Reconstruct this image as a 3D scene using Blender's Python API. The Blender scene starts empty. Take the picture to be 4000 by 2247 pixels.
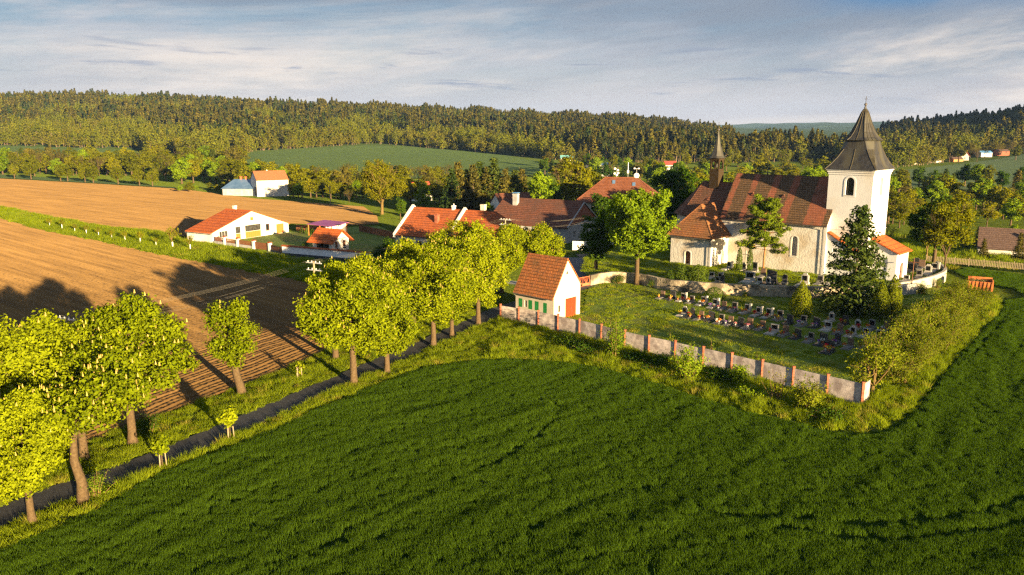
import bpy, bmesh, math, random
import numpy as np
from mathutils import Vector, Matrix
from mathutils.geometry import tessellate_polygon, delaunay_2d_cdt

# ------------------------------------------------------------------ scene, camera geometry
S = bpy.context.scene
COL = S.collection
rnd = random.Random(7)
CAM_H, PITCH, FPX = 25.0, math.radians(11.3), 3100.0
SP, CP = math.sin(PITCH), math.cos(PITCH)

def ray(px, py):
    """direction of a photo pixel (4000 x 2247) as (x per depth, z per depth)"""
    xc, yc = (px - 2000) / FPX, (1123.5 - py) / FPX
    d = CP + yc * SP
    return xc / d, (yc * CP - SP) / d

def G(px, py, z=0.0):
    """ground point seen at a photo pixel, for ground at height z"""
    a, s = ray(px, py)
    Y = (z - CAM_H) / s
    return (a * Y, Y)

def top_z(py, Y):
    return CAM_H + ray(2000, py)[1] * Y

# ------------------------------------------------------------------ terrain height
_YK = [110, 160, 200, 300, 430, 550, 700, 850, 1000, 1250, 1500, 1800, 2500, 4000, 7000, 12000]
_TB = {
 -1.6:  [0, 0, 0, 0, 0, 0, 4, 9, 20, 45, 70, 75, 60, 40, 60, 60],
 -.645: [0, 0, 0, 0, -1, -2, 4, 9, 20, 45, 68, 72, 55, 40, 60, 60],
 -.32:  [0, 0, 0, -1, -3, -3, 1, 5, 15, 38, 59, 60, 45, 40, 60, 60],
 -.16:  [0, 0, 0, -1, -4, -3, 1, 4, 13, 34, 53, 52, 40, 40, 60, 60],
 0:     [0, 0, 0, -1, -4, -4, -1, 1, 9, 29, 47, 44, 30, 30, 60, 60],
 .16:   [0, 0, 0, -2, -6, -6, -3, 0, 3, 12, 21, 18, 5, 10, 52, 60],
 .245:  [0, 0, 0, -2, -6, -6, -3, -2, 0, 2, 3, 0, -12, 0, 64, 60],
 .32:   [0, 0, -1, -2, -6, -6, -4, -3, -4, -6, -8, -10, -15, 0, 56, 60],
 .48:   [0, 0, -3, -4, -5, -4, -2, 0, 3, 8, 12, 12, -5, 0, 50, 60],
 .64:   [0, -1.5, -4, -4, -4, -3, -1, 6, 16, 33, 38, 32, 10, 10, 50, 60],
 1.0:   [0, -2, -4, -4, -3, 4, 34, 100, 150, 190, 195, 160, 80, 40, 50, 60],  # unseen hill right of the view, added and raised to shade the visible slope
 1.6:   [0, -2, -3, 0, 14, 80, 180, 210, 220, 220, 210, 170, 80, 40, 50, 60]}  # same unseen hill farther right, raised for its shadow
_ak = np.array(sorted(_TB)); _A = np.linspace(-1.6, 1.6, 129); _L = np.linspace(math.log(110), math.log(12000), 220)
_lk = np.log(np.array(_YK, float))
_rows = np.array([np.interp(_L, _lk, _TB[a]) for a in _ak])
_T = np.array([np.interp(_A, _ak, _rows[:, j]) for j in range(len(_L))]).T
for _ in range(3):
    p = np.pad(_T, ((2, 2), (3, 3)), mode='edge')
    _T = sum(p[i:i + _T.shape[0], 3:-3] for i in range(5)) / 5
    p = np.pad(_T, ((2, 2), (3, 3)), mode='edge')
    _T = sum(p[2:-2, j:j + _T.shape[1]] for j in range(7)) / 7
_T[:, :14] *= np.linspace(0, 1, 14)[None, :]

def hgt(x, y):
    x = np.asarray(x, float); y = np.asarray(y, float)
    yy = np.maximum(y, 60.0)
    a = np.clip(x / yy, -1.599, 1.599)
    l = np.clip(np.log(yy), _L[0], _L[-1] - 1e-6)
    u = (a + 1.6) / 3.2 * 128; v = (l - _L[0]) / (_L[-1] - _L[0]) * 219
    i = np.minimum(u.astype(int), 127); j = np.minimum(v.astype(int), 218)
    fu, fv = u - i, v - j
    z = (_T[i, j] * (1 - fu) * (1 - fv) + _T[i + 1, j] * fu * (1 - fv) + _T[i, j + 1] * (1 - fu) * fv + _T[i + 1, j + 1] * fu * fv)
    far = np.clip((yy - 900) / 600, 0, 1)
    z = z + far * (5 * np.sin(x / 170 + y / 260) + 3.5 * np.sin(x / 83 - y / 190))
    vf = np.clip((yy - 4500) / 2500, 0, 1)
    z = z + vf * (26 * np.sin(x / 520 + 1) + 15 * np.sin(x / 240 + 2) + 6 * np.sin(x / 97))
    return z

def h1(x, y):
    return float(hgt(np.array([x]), np.array([y]))[0])

def at(px, Y, py=700):
    x = ray(px, py)[0] * Y
    return (x, Y, h1(x, Y))

# ------------------------------------------------------------------ tags
def tag(o, label, cat, group=None):
    o['label'] = label; o['category'] = cat
    if group: o['group'] = group
    return o

def kind(o, k, label=None):
    o['kind'] = k
    if label: o['label'] = label
    return o

ORD = ['first', 'second', 'third', 'fourth', 'fifth', 'sixth', 'seventh', 'eighth', 'ninth', 'tenth', 'eleventh', 'twelfth',
       'thirteenth', 'fourteenth', 'fifteenth', 'sixteenth', 'seventeenth', 'eighteenth', 'nineteenth', 'twentieth',
       'twenty-first', 'twenty-second', 'twenty-third', 'twenty-fourth', 'twenty-fifth', 'twenty-sixth', 'twenty-seventh',
       'twenty-eighth', 'twenty-ninth', 'thirtieth'] + ['%d%s' % (n, {1: 'st', 2: 'nd', 3: 'rd'}.get(n % 10, 'th')) for n in range(31, 90)]

def empty(name, loc, rz=0.0):
    o = bpy.data.objects.new(name, None); COL.objects.link(o)
    o.location = loc; o.rotation_euler = (0, 0, rz); o.empty_display_size = .3
    return o

def link_mesh(name, me, parent=None):
    o = bpy.data.objects.new(name, me); COL.objects.link(o)
    if parent is not None: o.parent = parent
    return o

def copy_tree(o, parent=None):
    c = o.copy(); COL.objects.link(c); c.parent = parent
    if parent is not None: c.matrix_parent_inverse = o.matrix_parent_inverse.copy()
    for ch in list(o.children): copy_tree(ch, c)
    return c

# ------------------------------------------------------------------ mesh builder
class MB:
    def __init__(s): s.v = []; s.f = []; s.m = []
    def add(s, vs, fs, mi=0):
        b = len(s.v); s.v += [tuple(v) for v in vs]
        for f in fs: s.f.append(tuple(b + i for i in f)); s.m.append(mi)
    def box(s, x0, y0, z0, x1, y1, z1, mi=0):
        s.add([(x0, y0, z0), (x1, y0, z0), (x1, y1, z0), (x0, y1, z0), (x0, y0, z1), (x1, y0, z1), (x1, y1, z1), (x0, y1, z1)],
              [(3, 2, 1, 0), (4, 5, 6, 7), (0, 1, 5, 4), (1, 2, 6, 5), (2, 3, 7, 6), (3, 0, 4, 7)], mi)
    def hexa(s, b, t, mi=0):
        s.add(list(b) + list(t), [(3, 2, 1, 0), (4, 5, 6, 7), (0, 1, 5, 4), (1, 2, 6, 5), (2, 3, 7, 6), (3, 0, 4, 7)], mi)
    def bar(s, p, q, w, hh, mi=0):
        """box-section bar from p to q, w wide, hh high"""
        p, q = Vector(p), Vector(q); d = (q - p)
        d.normalize() if d.length > 1e-9 else None
        up = Vector((0, 0, 1)) if abs(d.z) < .95 else Vector((1, 0, 0))
        r = d.cross(up).normalized(); u = r.cross(d).normalized()
        r *= w / 2; u *= hh / 2
        s.hexa([p - r - u, p + r - u, q + r - u, q - r - u], [p - r + u, p + r + u, q + r + u, q - r + u], mi)
    def tube(s, pts, rad, n=7, mi=0, cap=True):
        pts = [Vector(p) for p in pts]; b = len(s.v); ref = Vector((.3, .9, .2))
        for k, p in enumerate(pts):
            d = (pts[min(k + 1, len(pts) - 1)] - pts[max(k - 1, 0)])
            d = d.normalized() if d.length > 1e-9 else Vector((0, 0, 1))
            r = d.cross(ref)
            if r.length < 1e-3: r = d.cross(Vector((1, 0, 0)))
            r.normalize(); u = d.cross(r)
            R = rad[k] if hasattr(rad, '__len__') else rad
            for i in range(n):
                t = 2 * math.pi * i / n
                s.v.append(tuple(p + (r * math.cos(t) + u * math.sin(t)) * R))
        for k in range(len(pts) - 1):
            for i in range(n):
                j = (i + 1) % n
                s.f.append((b + k * n + i, b + k * n + j, b + (k + 1) * n + j, b + (k + 1) * n + i)); s.m.append(mi)
        if cap:
            s.f.append(tuple(b + i for i in range(n))[::-1]); s.m.append(mi)
            e = b + (len(pts) - 1) * n
            s.f.append(tuple(e + i for i in range(n))); s.m.append(mi)
    def lathe(s, prof, c=(0, 0), n=12, mi=0, ph=0.0):
        """profile of (radius, z)"""
        b = len(s.v)
        for r, z in prof:
            for i in range(n):
                t = 2 * math.pi * i / n + ph
                s.v.append((c[0] + r * math.cos(t), c[1] + r * math.sin(t), z))
        for k in range(len(prof) - 1):
            for i in range(n):
                j = (i + 1) % n
                s.f.append((b + k * n + i, b + k * n + j, b + (k + 1) * n + j, b + (k + 1) * n + i)); s.m.append(mi)
        s.f.append(tuple(b + i for i in range(n))[::-1]); s.m.append(mi)
        e = b + (len(prof) - 1) * n
        s.f.append(tuple(e + i for i in range(n))); s.m.append(mi)
    def slab(s, q, th, mi=0):
        """quad or polygon q thickened by th along its (upward) normal"""
        q = [Vector(p) for p in q]
        nr = (q[1] - q[0]).cross(q[2] - q[0]).normalized()
        if nr.z < 0: q = q[::-1]; nr = -nr
        n = len(q); t = [p + nr * th for p in q]
        s.add(q + t, [tuple(range(n))[::-1], tuple(range(n, 2 * n))] + [(i, (i + 1) % n, n + (i + 1) % n, n + i) for i in range(n)], mi)
    def prism(s, poly, fn, d0, d1, mi=0):
        """2D polygon (s,z) extruded between depths d0,d1; fn(s,z,d)->xyz"""
        n = len(poly); a = [fn(x, z, d0) for x, z in poly]; c = [fn(x, z, d1) for x, z in poly]
        tri = tessellate_polygon([[Vector((x, z, 0)) for x, z in poly]])
        s.add(a + c, [tuple(t) for t in tri] + [tuple(n + i for i in t)[::-1] for t in tri] + [(i, (i + 1) % n, n + (i + 1) % n, n + i) for i in range(n)], mi)
    def mesh(s, name, mats, smooth=False):
        me = bpy.data.meshes.new(name); me.from_pydata(s.v, [], s.f); 
        for m in mats: me.materials.append(m)
        me.polygons.foreach_set('material_index', np.array(s.m, np.int32))
        if smooth: me.polygons.foreach_set('use_smooth', np.ones(len(s.f), bool))
        bm = bmesh.new(); bm.from_mesh(me); bmesh.ops.recalc_face_normals(bm, faces=bm.faces); bm.to_mesh(me); bm.free()
        me.update(); return me
    def obj(s, name, mats, parent=None, smooth=False):
        return link_mesh(name, s.mesh(name, mats if isinstance(mats, (list, tuple)) else [mats], smooth), parent)

def np_mesh(name, V, F, mats, mi=None):
    """V (n,3), F (m,k): all faces with k corners"""
    me = bpy.data.meshes.new(name); k = F.shape[1]
    me.vertices.add(len(V)); me.vertices.foreach_set('co', np.ascontiguousarray(V, np.float32).ravel())
    me.loops.add(F.size); me.loops.foreach_set('vertex_index', np.ascontiguousarray(F, np.int32).ravel())
    me.polygons.add(len(F))
    me.polygons.foreach_set('loop_start', np.arange(0, F.size, k, dtype=np.int32))
    for m in mats: me.materials.append(m)
    if mi is not None: me.polygons.foreach_set('material_index', np.asarray(mi, np.int32))
    me.update(calc_edges=True); me.validate()
    return me

# ------------------------------------------------------------------ materials
def _new(name):
    m = bpy.data.materials.new(name); m.use_nodes = True
    nt = m.node_tree; nt.nodes.clear()
    out = nt.nodes.new('ShaderNodeOutputMaterial')
    return m, nt, out

def N(nt, t, **kw):
    n = nt.nodes.new('ShaderNode' + t)
    for k, v in kw.items():
        if k.startswith('i_'): n.inputs[k[2:].replace('_', ' ')].default_value = v
        else: setattr(n, k, v)
    return n

def ramp(nt, stops, interp='LINEAR'):
    r = nt.nodes.new('ShaderNodeValToRGB'); cr = r.color_ramp; cr.interpolation = interp
    while len(cr.elements) < len(stops): cr.elements.new(.5)
    for e, (p, c) in zip(cr.elements, stops):
        e.position = p; e.color = (*c, 1) if len(c) == 3 else c
    return r

def mat(name, c1, c2=None, scale=2.0, rough=.8, bump=0.0, bscale=None, detail=5, lo=.35, hi=.65, metal=0.0, spec=.3, c3=None, s3=.15, coord='Object', stretch=None):
    """two-tone noise material with optional bump and an optional third large-scale tone"""
    m, nt, out = _new(name); L = nt.links.new
    b = N(nt, 'BsdfPrincipled'); L(b.outputs[0], out.inputs[0])
    b.inputs['Roughness'].default_value = rough; b.inputs['Metallic'].default_value = metal
    b.inputs['Specular IOR Level'].default_value = spec
    tc = N(nt, 'TexCoord'); v = tc.outputs[coord]
    if coord == 'World': pass
    mp = N(nt, 'Mapping'); mp.inputs['Scale'].default_value = stretch or (1, 1, 1); mp.inputs['Rotation'].default_value = (.5, .35, .2); mp.inputs['Location'].default_value = (3.1, 1.7, .43)
    L(v, mp.inputs[0]); v = mp.outputs[0]
    if c2 is None:
        b.inputs['Base Color'].default_value = (*c1, 1)
    else:
        n = N(nt, 'TexNoise'); n.inputs['Scale'].default_value = scale; n.inputs['Detail'].default_value = detail; n.inputs['Roughness'].default_value = .62; n.inputs['Lacunarity'].default_value = 2.17
        L(v, n.inputs['Vector'])
        r = ramp(nt, [(lo, c1), (hi, c2)]); L(n.outputs['Fac'], r.inputs[0]); col = r.outputs[0]
        if c3 is not None:
            n3 = N(nt, 'TexNoise'); n3.inputs['Scale'].default_value = s3; n3.inputs['Detail'].default_value = 6
            L(v, n3.inputs['Vector'])
            r3 = ramp(nt, [(.48, (0, 0, 0)), (.62, (1, 1, 1))]); L(n3.outputs['Fac'], r3.inputs[0])
            mx = N(nt, 'MixRGB'); L(r3.outputs[0], mx.inputs[0]); L(col, mx.inputs[1]); mx.inputs[2].default_value = (*c3, 1); col = mx.outputs[0]
        L(col, b.inputs['Base Color'])
    if bump:
        nb = N(nt, 'TexNoise'); nb.inputs['Scale'].default_value = bscale or scale * 3; nb.inputs['Detail'].default_value = 4
        L(v, nb.inputs['Vector'])
        bp = N(nt, 'Bump'); bp.inputs['Strength'].default_value = 1; bp.inputs['Distance'].default_value = bump
        L(nb.outputs['Fac'], bp.inputs['Height']); L(bp.outputs[0], b.inputs['Normal'])
    return m

def tile(name, c1, c2, cm, patch=None, lo=.45, hi=.6, ps=.35, row=.36, wid=.3, bump=.05, bands=None, skew=.6, mort=.035):
    """roof tiles in rows at constant height; patch = weathered colour, bands = [(pos in metres along x, width, colour)]"""
    m, nt, out = _new(name); L = nt.links.new
    b = N(nt, 'BsdfPrincipled'); L(b.outputs[0], out.inputs[0]); b.inputs['Roughness'].default_value = .85; b.inputs['Specular IOR Level'].default_value = .2
    tc = N(nt, 'TexCoord'); sp = N(nt, 'SeparateXYZ'); L(tc.outputs['Object'], sp.inputs[0])
    ax = N(nt, 'Math', operation='MULTIPLY_ADD'); L(sp.outputs[1], ax.inputs[0]); ax.inputs[1].default_value = skew; L(sp.outputs[0], ax.inputs[2])
    cb = N(nt, 'CombineXYZ'); L(ax.outputs[0], cb.inputs[0]); L(sp.outputs[2], cb.inputs[1])
    br = N(nt, 'TexBrick'); L(cb.outputs[0], br.inputs['Vector'])
    br.inputs['Color1'].default_value = (*c1, 1); br.inputs['Color2'].default_value = (*c2, 1); br.inputs['Mortar'].default_value = (*cm, 1)
    br.inputs['Scale'].default_value = 1; br.inputs['Brick Width'].default_value = wid; br.inputs['Row Height'].default_value = row; br.inputs['Mortar Size'].default_value = mort; br.inputs['Bias'].default_value = -.1
    col = br.outputs['Color']
    if bands:
        nz = N(nt, 'TexNoise'); nz.inputs['Scale'].default_value = 1.2; nz.inputs['Detail'].default_value = 5; L(tc.outputs['Object'], nz.inputs['Vector'])
        wx = N(nt, 'Math', operation='MULTIPLY_ADD'); L(nz.outputs['Fac'], wx.inputs[0]); wx.inputs[1].default_value = .7; L(sp.outputs[0], wx.inputs[2])
        for pos, w, bc in bands:
            d = N(nt, 'Math', operation='SUBTRACT'); L(wx.outputs[0], d.inputs[0]); d.inputs[1].default_value = pos + .35
            ab = N(nt, 'Math', operation='ABSOLUTE'); L(d.outputs[0], ab.inputs[0])
            mr = N(nt, 'MapRange'); L(ab.outputs[0], mr.inputs[0]); mr.inputs[1].default_value = w / 2 - .1; mr.inputs[2].default_value = w / 2 + .1; mr.inputs[3].default_value = .85; mr.inputs[4].default_value = 0
            mx = N(nt, 'MixRGB'); L(mr.outputs[0], mx.inputs[0]); L(col, mx.inputs[1]); mx.inputs[2].default_value = (*bc, 1); col = mx.outputs[0]
    if patch:
        n3 = N(nt, 'TexNoise'); n3.inputs['Scale'].default_value = ps; n3.inputs['Detail'].default_value = 7; n3.inputs['Roughness'].default_value = .68; L(tc.outputs['Object'], n3.inputs['Vector'])
        r3 = ramp(nt, [(lo, (0, 0, 0)), (hi, (.85, .85, .85))]); L(n3.outputs['Fac'], r3.inputs[0])
        mx = N(nt, 'MixRGB'); L(r3.outputs[0], mx.inputs[0]); L(col, mx.inputs[1]); mx.inputs[2].default_value = (*patch, 1); col = mx.outputs[0]
    n4 = N(nt, 'TexNoise'); n4.inputs['Scale'].default_value = 4; n4.inputs['Detail'].default_value = 4; L(tc.outputs['Object'], n4.inputs['Vector'])
    r4 = ramp(nt, [(.3, (.62, .62, .62)), (.7, (1.25, 1.2, 1.15))]); L(n4.outputs['Fac'], r4.inputs[0])
    mm = N(nt, 'MixRGB', blend_type='MULTIPLY'); mm.inputs[0].default_value = 1; L(col, mm.inputs[1]); L(r4.outputs[0], mm.inputs[2])
    L(mm.outputs[0], b.inputs['Base Color'])
    # each row of tiles steps up towards its lower edge
    fr = N(nt, 'Math', operation='DIVIDE'); L(sp.outputs[2], fr.inputs[0]); fr.inputs[1].default_value = row
    fc = N(nt, 'Math', operation='FRACT'); L(fr.outputs[0], fc.inputs[0])
    iv = N(nt, 'Math', operation='SUBTRACT'); iv.inputs[0].default_value = 1; L(fc.outputs[0], iv.inputs[1])
    ad = N(nt, 'Math', operation='MULTIPLY_ADD'); L(br.outputs['Fac'], ad.inputs[0]); ad.inputs[1].default_value = -.5; L(iv.outputs[0], ad.inputs[2])
    bp = N(nt, 'Bump'); bp.inputs['Distance'].default_value = bump; L(ad.outputs[0], bp.inputs['Height']); L(bp.outputs[0], b.inputs['Normal'])
    return m

def leafmat(name, ca, cb, trans=.35, ctr=None, nscale=.35, rw=.75, nw=1.5):
    """leaves: colour varies from plant to plant and from spray to spray; some light passes through"""
    m, nt, out = _new(name); L = nt.links.new
    oi = N(nt, 'ObjectInfo'); g = N(nt, 'NewGeometry')
    n = N(nt, 'TexNoise'); n.inputs['Scale'].default_value = nscale; n.inputs['Detail'].default_value = 5; n.inputs['Roughness'].default_value = .7; L(g.outputs['Position'], n.inputs['Vector'])
    a = N(nt, 'Math', operation='MULTIPLY_ADD'); L(n.outputs['Fac'], a.inputs[0]); a.inputs[1].default_value = nw; a.inputs[2].default_value = .13 - nw / 2
    a2 = N(nt, 'Math', operation='MULTIPLY_ADD'); L(oi.outputs['Random'], a2.inputs[0]); a2.inputs[1].default_value = rw; L(a.outputs[0], a2.inputs[2])
    ri = N(nt, 'Math', operation='MULTIPLY_ADD'); L(g.outputs['Random Per Island'], ri.inputs[0]); ri.inputs[1].default_value = .5; L(a2.outputs[0], ri.inputs[2])
    sb = N(nt, 'Math', operation='SUBTRACT', use_clamp=True); L(ri.outputs[0], sb.inputs[0]); sb.inputs[1].default_value = .2
    mx = N(nt, 'MixRGB'); L(sb.outputs[0], mx.inputs[0]); mx.inputs[1].default_value = (*ca, 1); mx.inputs[2].default_value = (*cb, 1)
    d = N(nt, 'BsdfDiffuse'); L(mx.outputs[0], d.inputs[0])
    t = N(nt, 'BsdfTranslucent')
    hs = N(nt, 'HueSaturation'); hs.inputs['Value'].default_value = 1.5; hs.inputs['Saturation'].default_value = 1.1; L(mx.outputs[0], hs.inputs['Color']); L(hs.outputs[0], t.inputs[0])
    ms = N(nt, 'MixShader'); ms.inputs[0].default_value = trans; L(d.outputs[0], ms.inputs[1]); L(t.outputs[0], ms.inputs[2])
    L(ms.outputs[0], out.inputs[0])
    return m
HAZE=1; EXPO=2.15
# ------------------------------------------------------------------ vegetation
M = {}
M['bark'] = mat('bark', (0.0620, 0.0387, 0.0182), (0.1116, 0.0744, 0.0365), 6, .9, .06, 9)
M['bark_dark'] = mat('bark_dark', (.06, .045, .03), (.13, .09, .055), 6, .9, .05, 9)
M['bark_pine'] = mat('bark_pine', (0.2550, 0.1125, 0.0450), (0.3600, 0.1800, 0.0750), 5, .9, .04, 9)
M['twig'] = mat('twig', (0.1056, 0.0704, 0.0200), (0.1632, 0.1056, 0.0320), 3, .9)
M['chestnut_leaf'] = leafmat('chestnut_leaf', (0.1078, 0.1429, 0.0040), (0.2250, 0.2613, 0.0066), .26)
M['fresh_leaf'] = leafmat('fresh_leaf', (0.1019, 0.1630, 0.0077), (0.1985, 0.2780, 0.0115), .34)
M['deep_leaf'] = leafmat('deep_leaf', (0.0237, 0.0574, 0.0054), (0.0675, 0.1148, 0.0081), .3)
M['olive_leaf'] = leafmat('olive_leaf', (0.0728, 0.0851, 0.0050), (0.1528, 0.1565, 0.0074), .3)
M['gold_leaf'] = leafmat('gold_leaf', (0.1127, 0.1225, 0.0050), (0.2000, 0.1905, 0.0074), .32)
M['brown_leaf'] = leafmat('brown_leaf', (0.0723, 0.0702, 0.0135), (0.1455, 0.1238, 0.0195), .3)
M['needle'] = leafmat('needle', (.022, .045, .010), (.075, .095, .015), .15)
M['needle_brown'] = leafmat('needle_brown', (.05, .052, .012), (.13, .11, .02), .15)
M['needle_blue'] = leafmat('needle_blue', (.03, .055, .03), (.085, .12, .04), .15)
M['pine_needle'] = leafmat('pine_needle', (0.0869, 0.1260, 0.0090), (0.1654, 0.2100, 0.0135), .2)
M['thuja_gold'] = leafmat('thuja_gold', (0.0766, 0.0980, 0.0056), (0.1812, 0.2030, 0.0084), .2, nscale=1.5)
M['hedge_leaf'] = leafmat('hedge_leaf', (0.0764, 0.1013, 0.0068), (0.1677, 0.1948, 0.0100), .32)
M['yew'] = leafmat('yew', (.03, .065, .010), (.085, .12, .012), .15)
M['blossom'] = mat('blossom', (0.3794, 0.2788, 0.0600), (0.4590, 0.3457, 0.1020), 2, .8)
M['white_paint'] = mat('white_paint', (.72, .71, .68), (.8, .79, .76), 3, .7)

def unit(a): return a / np.maximum(np.linalg.norm(a, axis=-1, keepdims=True), 1e-9)

def leaf_quads(rng, pos, out, size, up=.35, rnd_=.8, asp=.62, droop=.0):
    n = len(pos)
    nr = unit(out * .75 + np.array([0, 0, up]) + rng.normal(0, rnd_, (n, 3)))
    t = unit(np.cross(nr, rng.normal(0, 1, (n, 3)) + np.array([0, 0, droop])))
    b = np.cross(nr, t)
    s = (size * rng.uniform(.65, 1.3, n))[:, None]
    V = np.empty((n, 4, 3))
    bend = nr * s * .16
    V[:, 0] = pos - t * s * .55 - bend; V[:, 1] = pos - b * s * asp * .5 + bend; V[:, 2] = pos + t * s * .55 - bend; V[:, 3] = pos + b * s * asp * .5 + bend
    return V.reshape(-1, 3), np.arange(4 * n).reshape(n, 4)

def blob_points(rng, blobs, n, shell=.35):
    B = np.array(blobs, float); w = (B[:, 3] * B[:, 4] * B[:, 5]) ** (2 / 3); w /= w.sum()
    P = []; O = []; tot = 0
    while tot < n:
        k = rng.choice(len(B), n * 2, p=w); d = unit(rng.normal(0, 1, (n * 2, 3)))
        r = 1 - shell * rng.random(n * 2) ** 1.4
        p = B[k, :3] + d * B[k, 3:] * r[:, None]
        keep = np.ones(n * 2, bool)
        for j in range(len(B)):
            q = (p - B[j, :3]) / B[j, 3:]
            keep &= ~(((q ** 2).sum(1) < .36) & (k != j))
        P.append(p[keep]); O.append(d[keep]); tot += keep.sum()
    return np.concatenate(P)[:n], np.concatenate(O)[:n]

def crown_arrays(rng, blobs, nclump, per, leaf, clump, shell=.4, up=.35, flat=.7, rnd_=.75, droop=0.0):
    P, O = blob_points(rng, blobs, nclump, shell)
    off = rng.normal(0, 1, (nclump, per, 3)) * clump * np.array([1, 1, flat])
    pos = (P[:, None, :] + off).reshape(-1, 3)
    out = np.repeat(O, per, 0) * .8 + unit(off.reshape(-1, 3)) * .5
    return leaf_quads(rng, pos, out, leaf, up, rnd_, droop=droop), (P, O)

def join(parts):
    """[(V, F, mi)] -> V, F, mi"""
    Vs, Fs, Ms = [], [], []; b = 0
    for V, F, mi in parts:
        Vs.append(V); Fs.append(F + b); Ms.append(np.full(len(F), mi)); b += len(V)
    return np.concatenate(Vs), np.concatenate(Fs), np.concatenate(Ms)

def candles(rng, P, O, n, s=.13, hh=.30):
    """upright flower spikes: two crossed quads each"""
    ok = np.where(O[:, 2] > -.1)[0]; k = rng.choice(ok, min(n, len(ok)), replace=False)
    p = P[k] + O[k] * .35; V = []; n = len(k)
    for ax in ((1, 0, 0), (0, 1, 0)):
        a = np.array(ax) * s / 2; q = np.empty((n, 4, 3))
        q[:, 0] = p - a; q[:, 1] = p + a; q[:, 2] = p + a * .25 + np.array([0, 0, hh]); q[:, 3] = p - a * .25 + np.array([0, 0, hh])
        V.append(q.reshape(-1, 3))
    V = np.concatenate(V); return V, np.arange(len(V)).reshape(-1, 4)

def lobes(rng, c, R, nl, sub=(.26, .48), low=-.75):
    """main ellipsoid with smaller lobes on its surface"""
    B = [(c[0], c[1], c[2] - R[2] * .08, R[0] * .66, R[1] * .66, R[2] * .74)]
    for i in range(nl):
        d = unit(rng.normal(0, 1, 3));
        while d[2] < low: d = unit(rng.normal(0, 1, 3))
        k = rng.uniform(*sub); f = rng.uniform(.58, .86)
        B.append((c[0] + d[0] * R[0] * f, c[1] + d[1] * R[1] * f, c[2] + d[2] * R[2] * f, R[0] * k, R[0] * k, R[2] * k * .85))
    return B

def clumpy(rng, c, R, n, size=(.17, .31), core=.50, flat=.72, reach=(.55, 1.0)):
    """uneven crown: many leaf clumps round a thin core, wider than it is deep at the bottom"""
    B = [(c[0], c[1], c[2] - R[2] * .05, R[0] * core, R[1] * core, R[2] * core * 1.1)]; m = (R[0] + R[1]) / 2; ph = rng.uniform(0, 6.28, 3)
    for i in range(n):
        d = unit(rng.normal(0, 1, 3)); a = math.atan2(d[1], d[0]); f = rng.uniform(*reach) ** .6 * (1 + .13 * math.sin(2 * a + ph[0]) + .10 * math.sin(3 * a + ph[1]))
        z = d[2] if d[2] > 0 else d[2] * flat
        k = m * rng.uniform(*size); B.append((c[0] + d[0] * (R[0] - k) * f, c[1] + d[1] * (R[1] - k) * f, c[2] + z * (R[2] - k * .8) * f, k, k, k * rng.uniform(.7, .95)))
    return B

def trunk_mb(rng, path, rad, blobs=None, nl=6, mi=0, n=8):
    mb = MB(); mb.tube(path, rad, n, mi)
    if blobs is not None:
        top = Vector(path[-1]); low = Vector(path[max(len(path) - 2, 0)])
        for k in range(min(nl, len(blobs) - 1)):
            b = blobs[1 + k]; st = low.lerp(top, rng.uniform(.1, 1)); e = Vector(b[:3])
            mid = st.lerp(e, .5) + Vector(rng.normal(0, .25, 3)) + Vector((0, 0, .2))
            r0 = (rad[-1] if hasattr(rad, '__len__') else rad)
            mb.tube([st, st.lerp(mid, .5), mid, e], [r0 * .75, r0 * .55, r0 * .4, r0 * .12], 6, mi)
    return mb

def branch_skel(rng, mb, p, d, ln, r, depth, tips, spread=.55, kids=(3, 4), up=.25, ratio=.68, n=5, mi=0):
    p = Vector(p); d = Vector(d).normalized(); pts = [p]; q = p; dd = d.copy()
    for i in range(3):
        dd = (dd + Vector(rng.normal(0, .13, 3)) + Vector((0, 0, up * .2))).normalized(); q = q + dd * ln / 3; pts.append(q)
    mb.tube(pts, [r, r * .85, r * .7, r * .5], n if depth > 1 else 4, mi, cap=False)
    if depth == 0:
        tips += [(pts[1], dd), (pts[2], dd), (pts[3], dd)]; return
    for k in range(rng.integers(kids[0], kids[1] + 1)):
        t = rng.uniform(.35, 1.0); st = pts[1].lerp(pts[3], t)
        nd = (dd + Vector(rng.normal(0, spread, 3)) + Vector((0, 0, up))).normalized()
        branch_skel(rng, mb, st, nd, ln * rng.uniform(.75, 1.05) * ratio, r * .5, depth - 1, tips, spread, kids, up, ratio, n, mi)
    tips.append((pts[3], dd))

class Tree: pass

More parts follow.
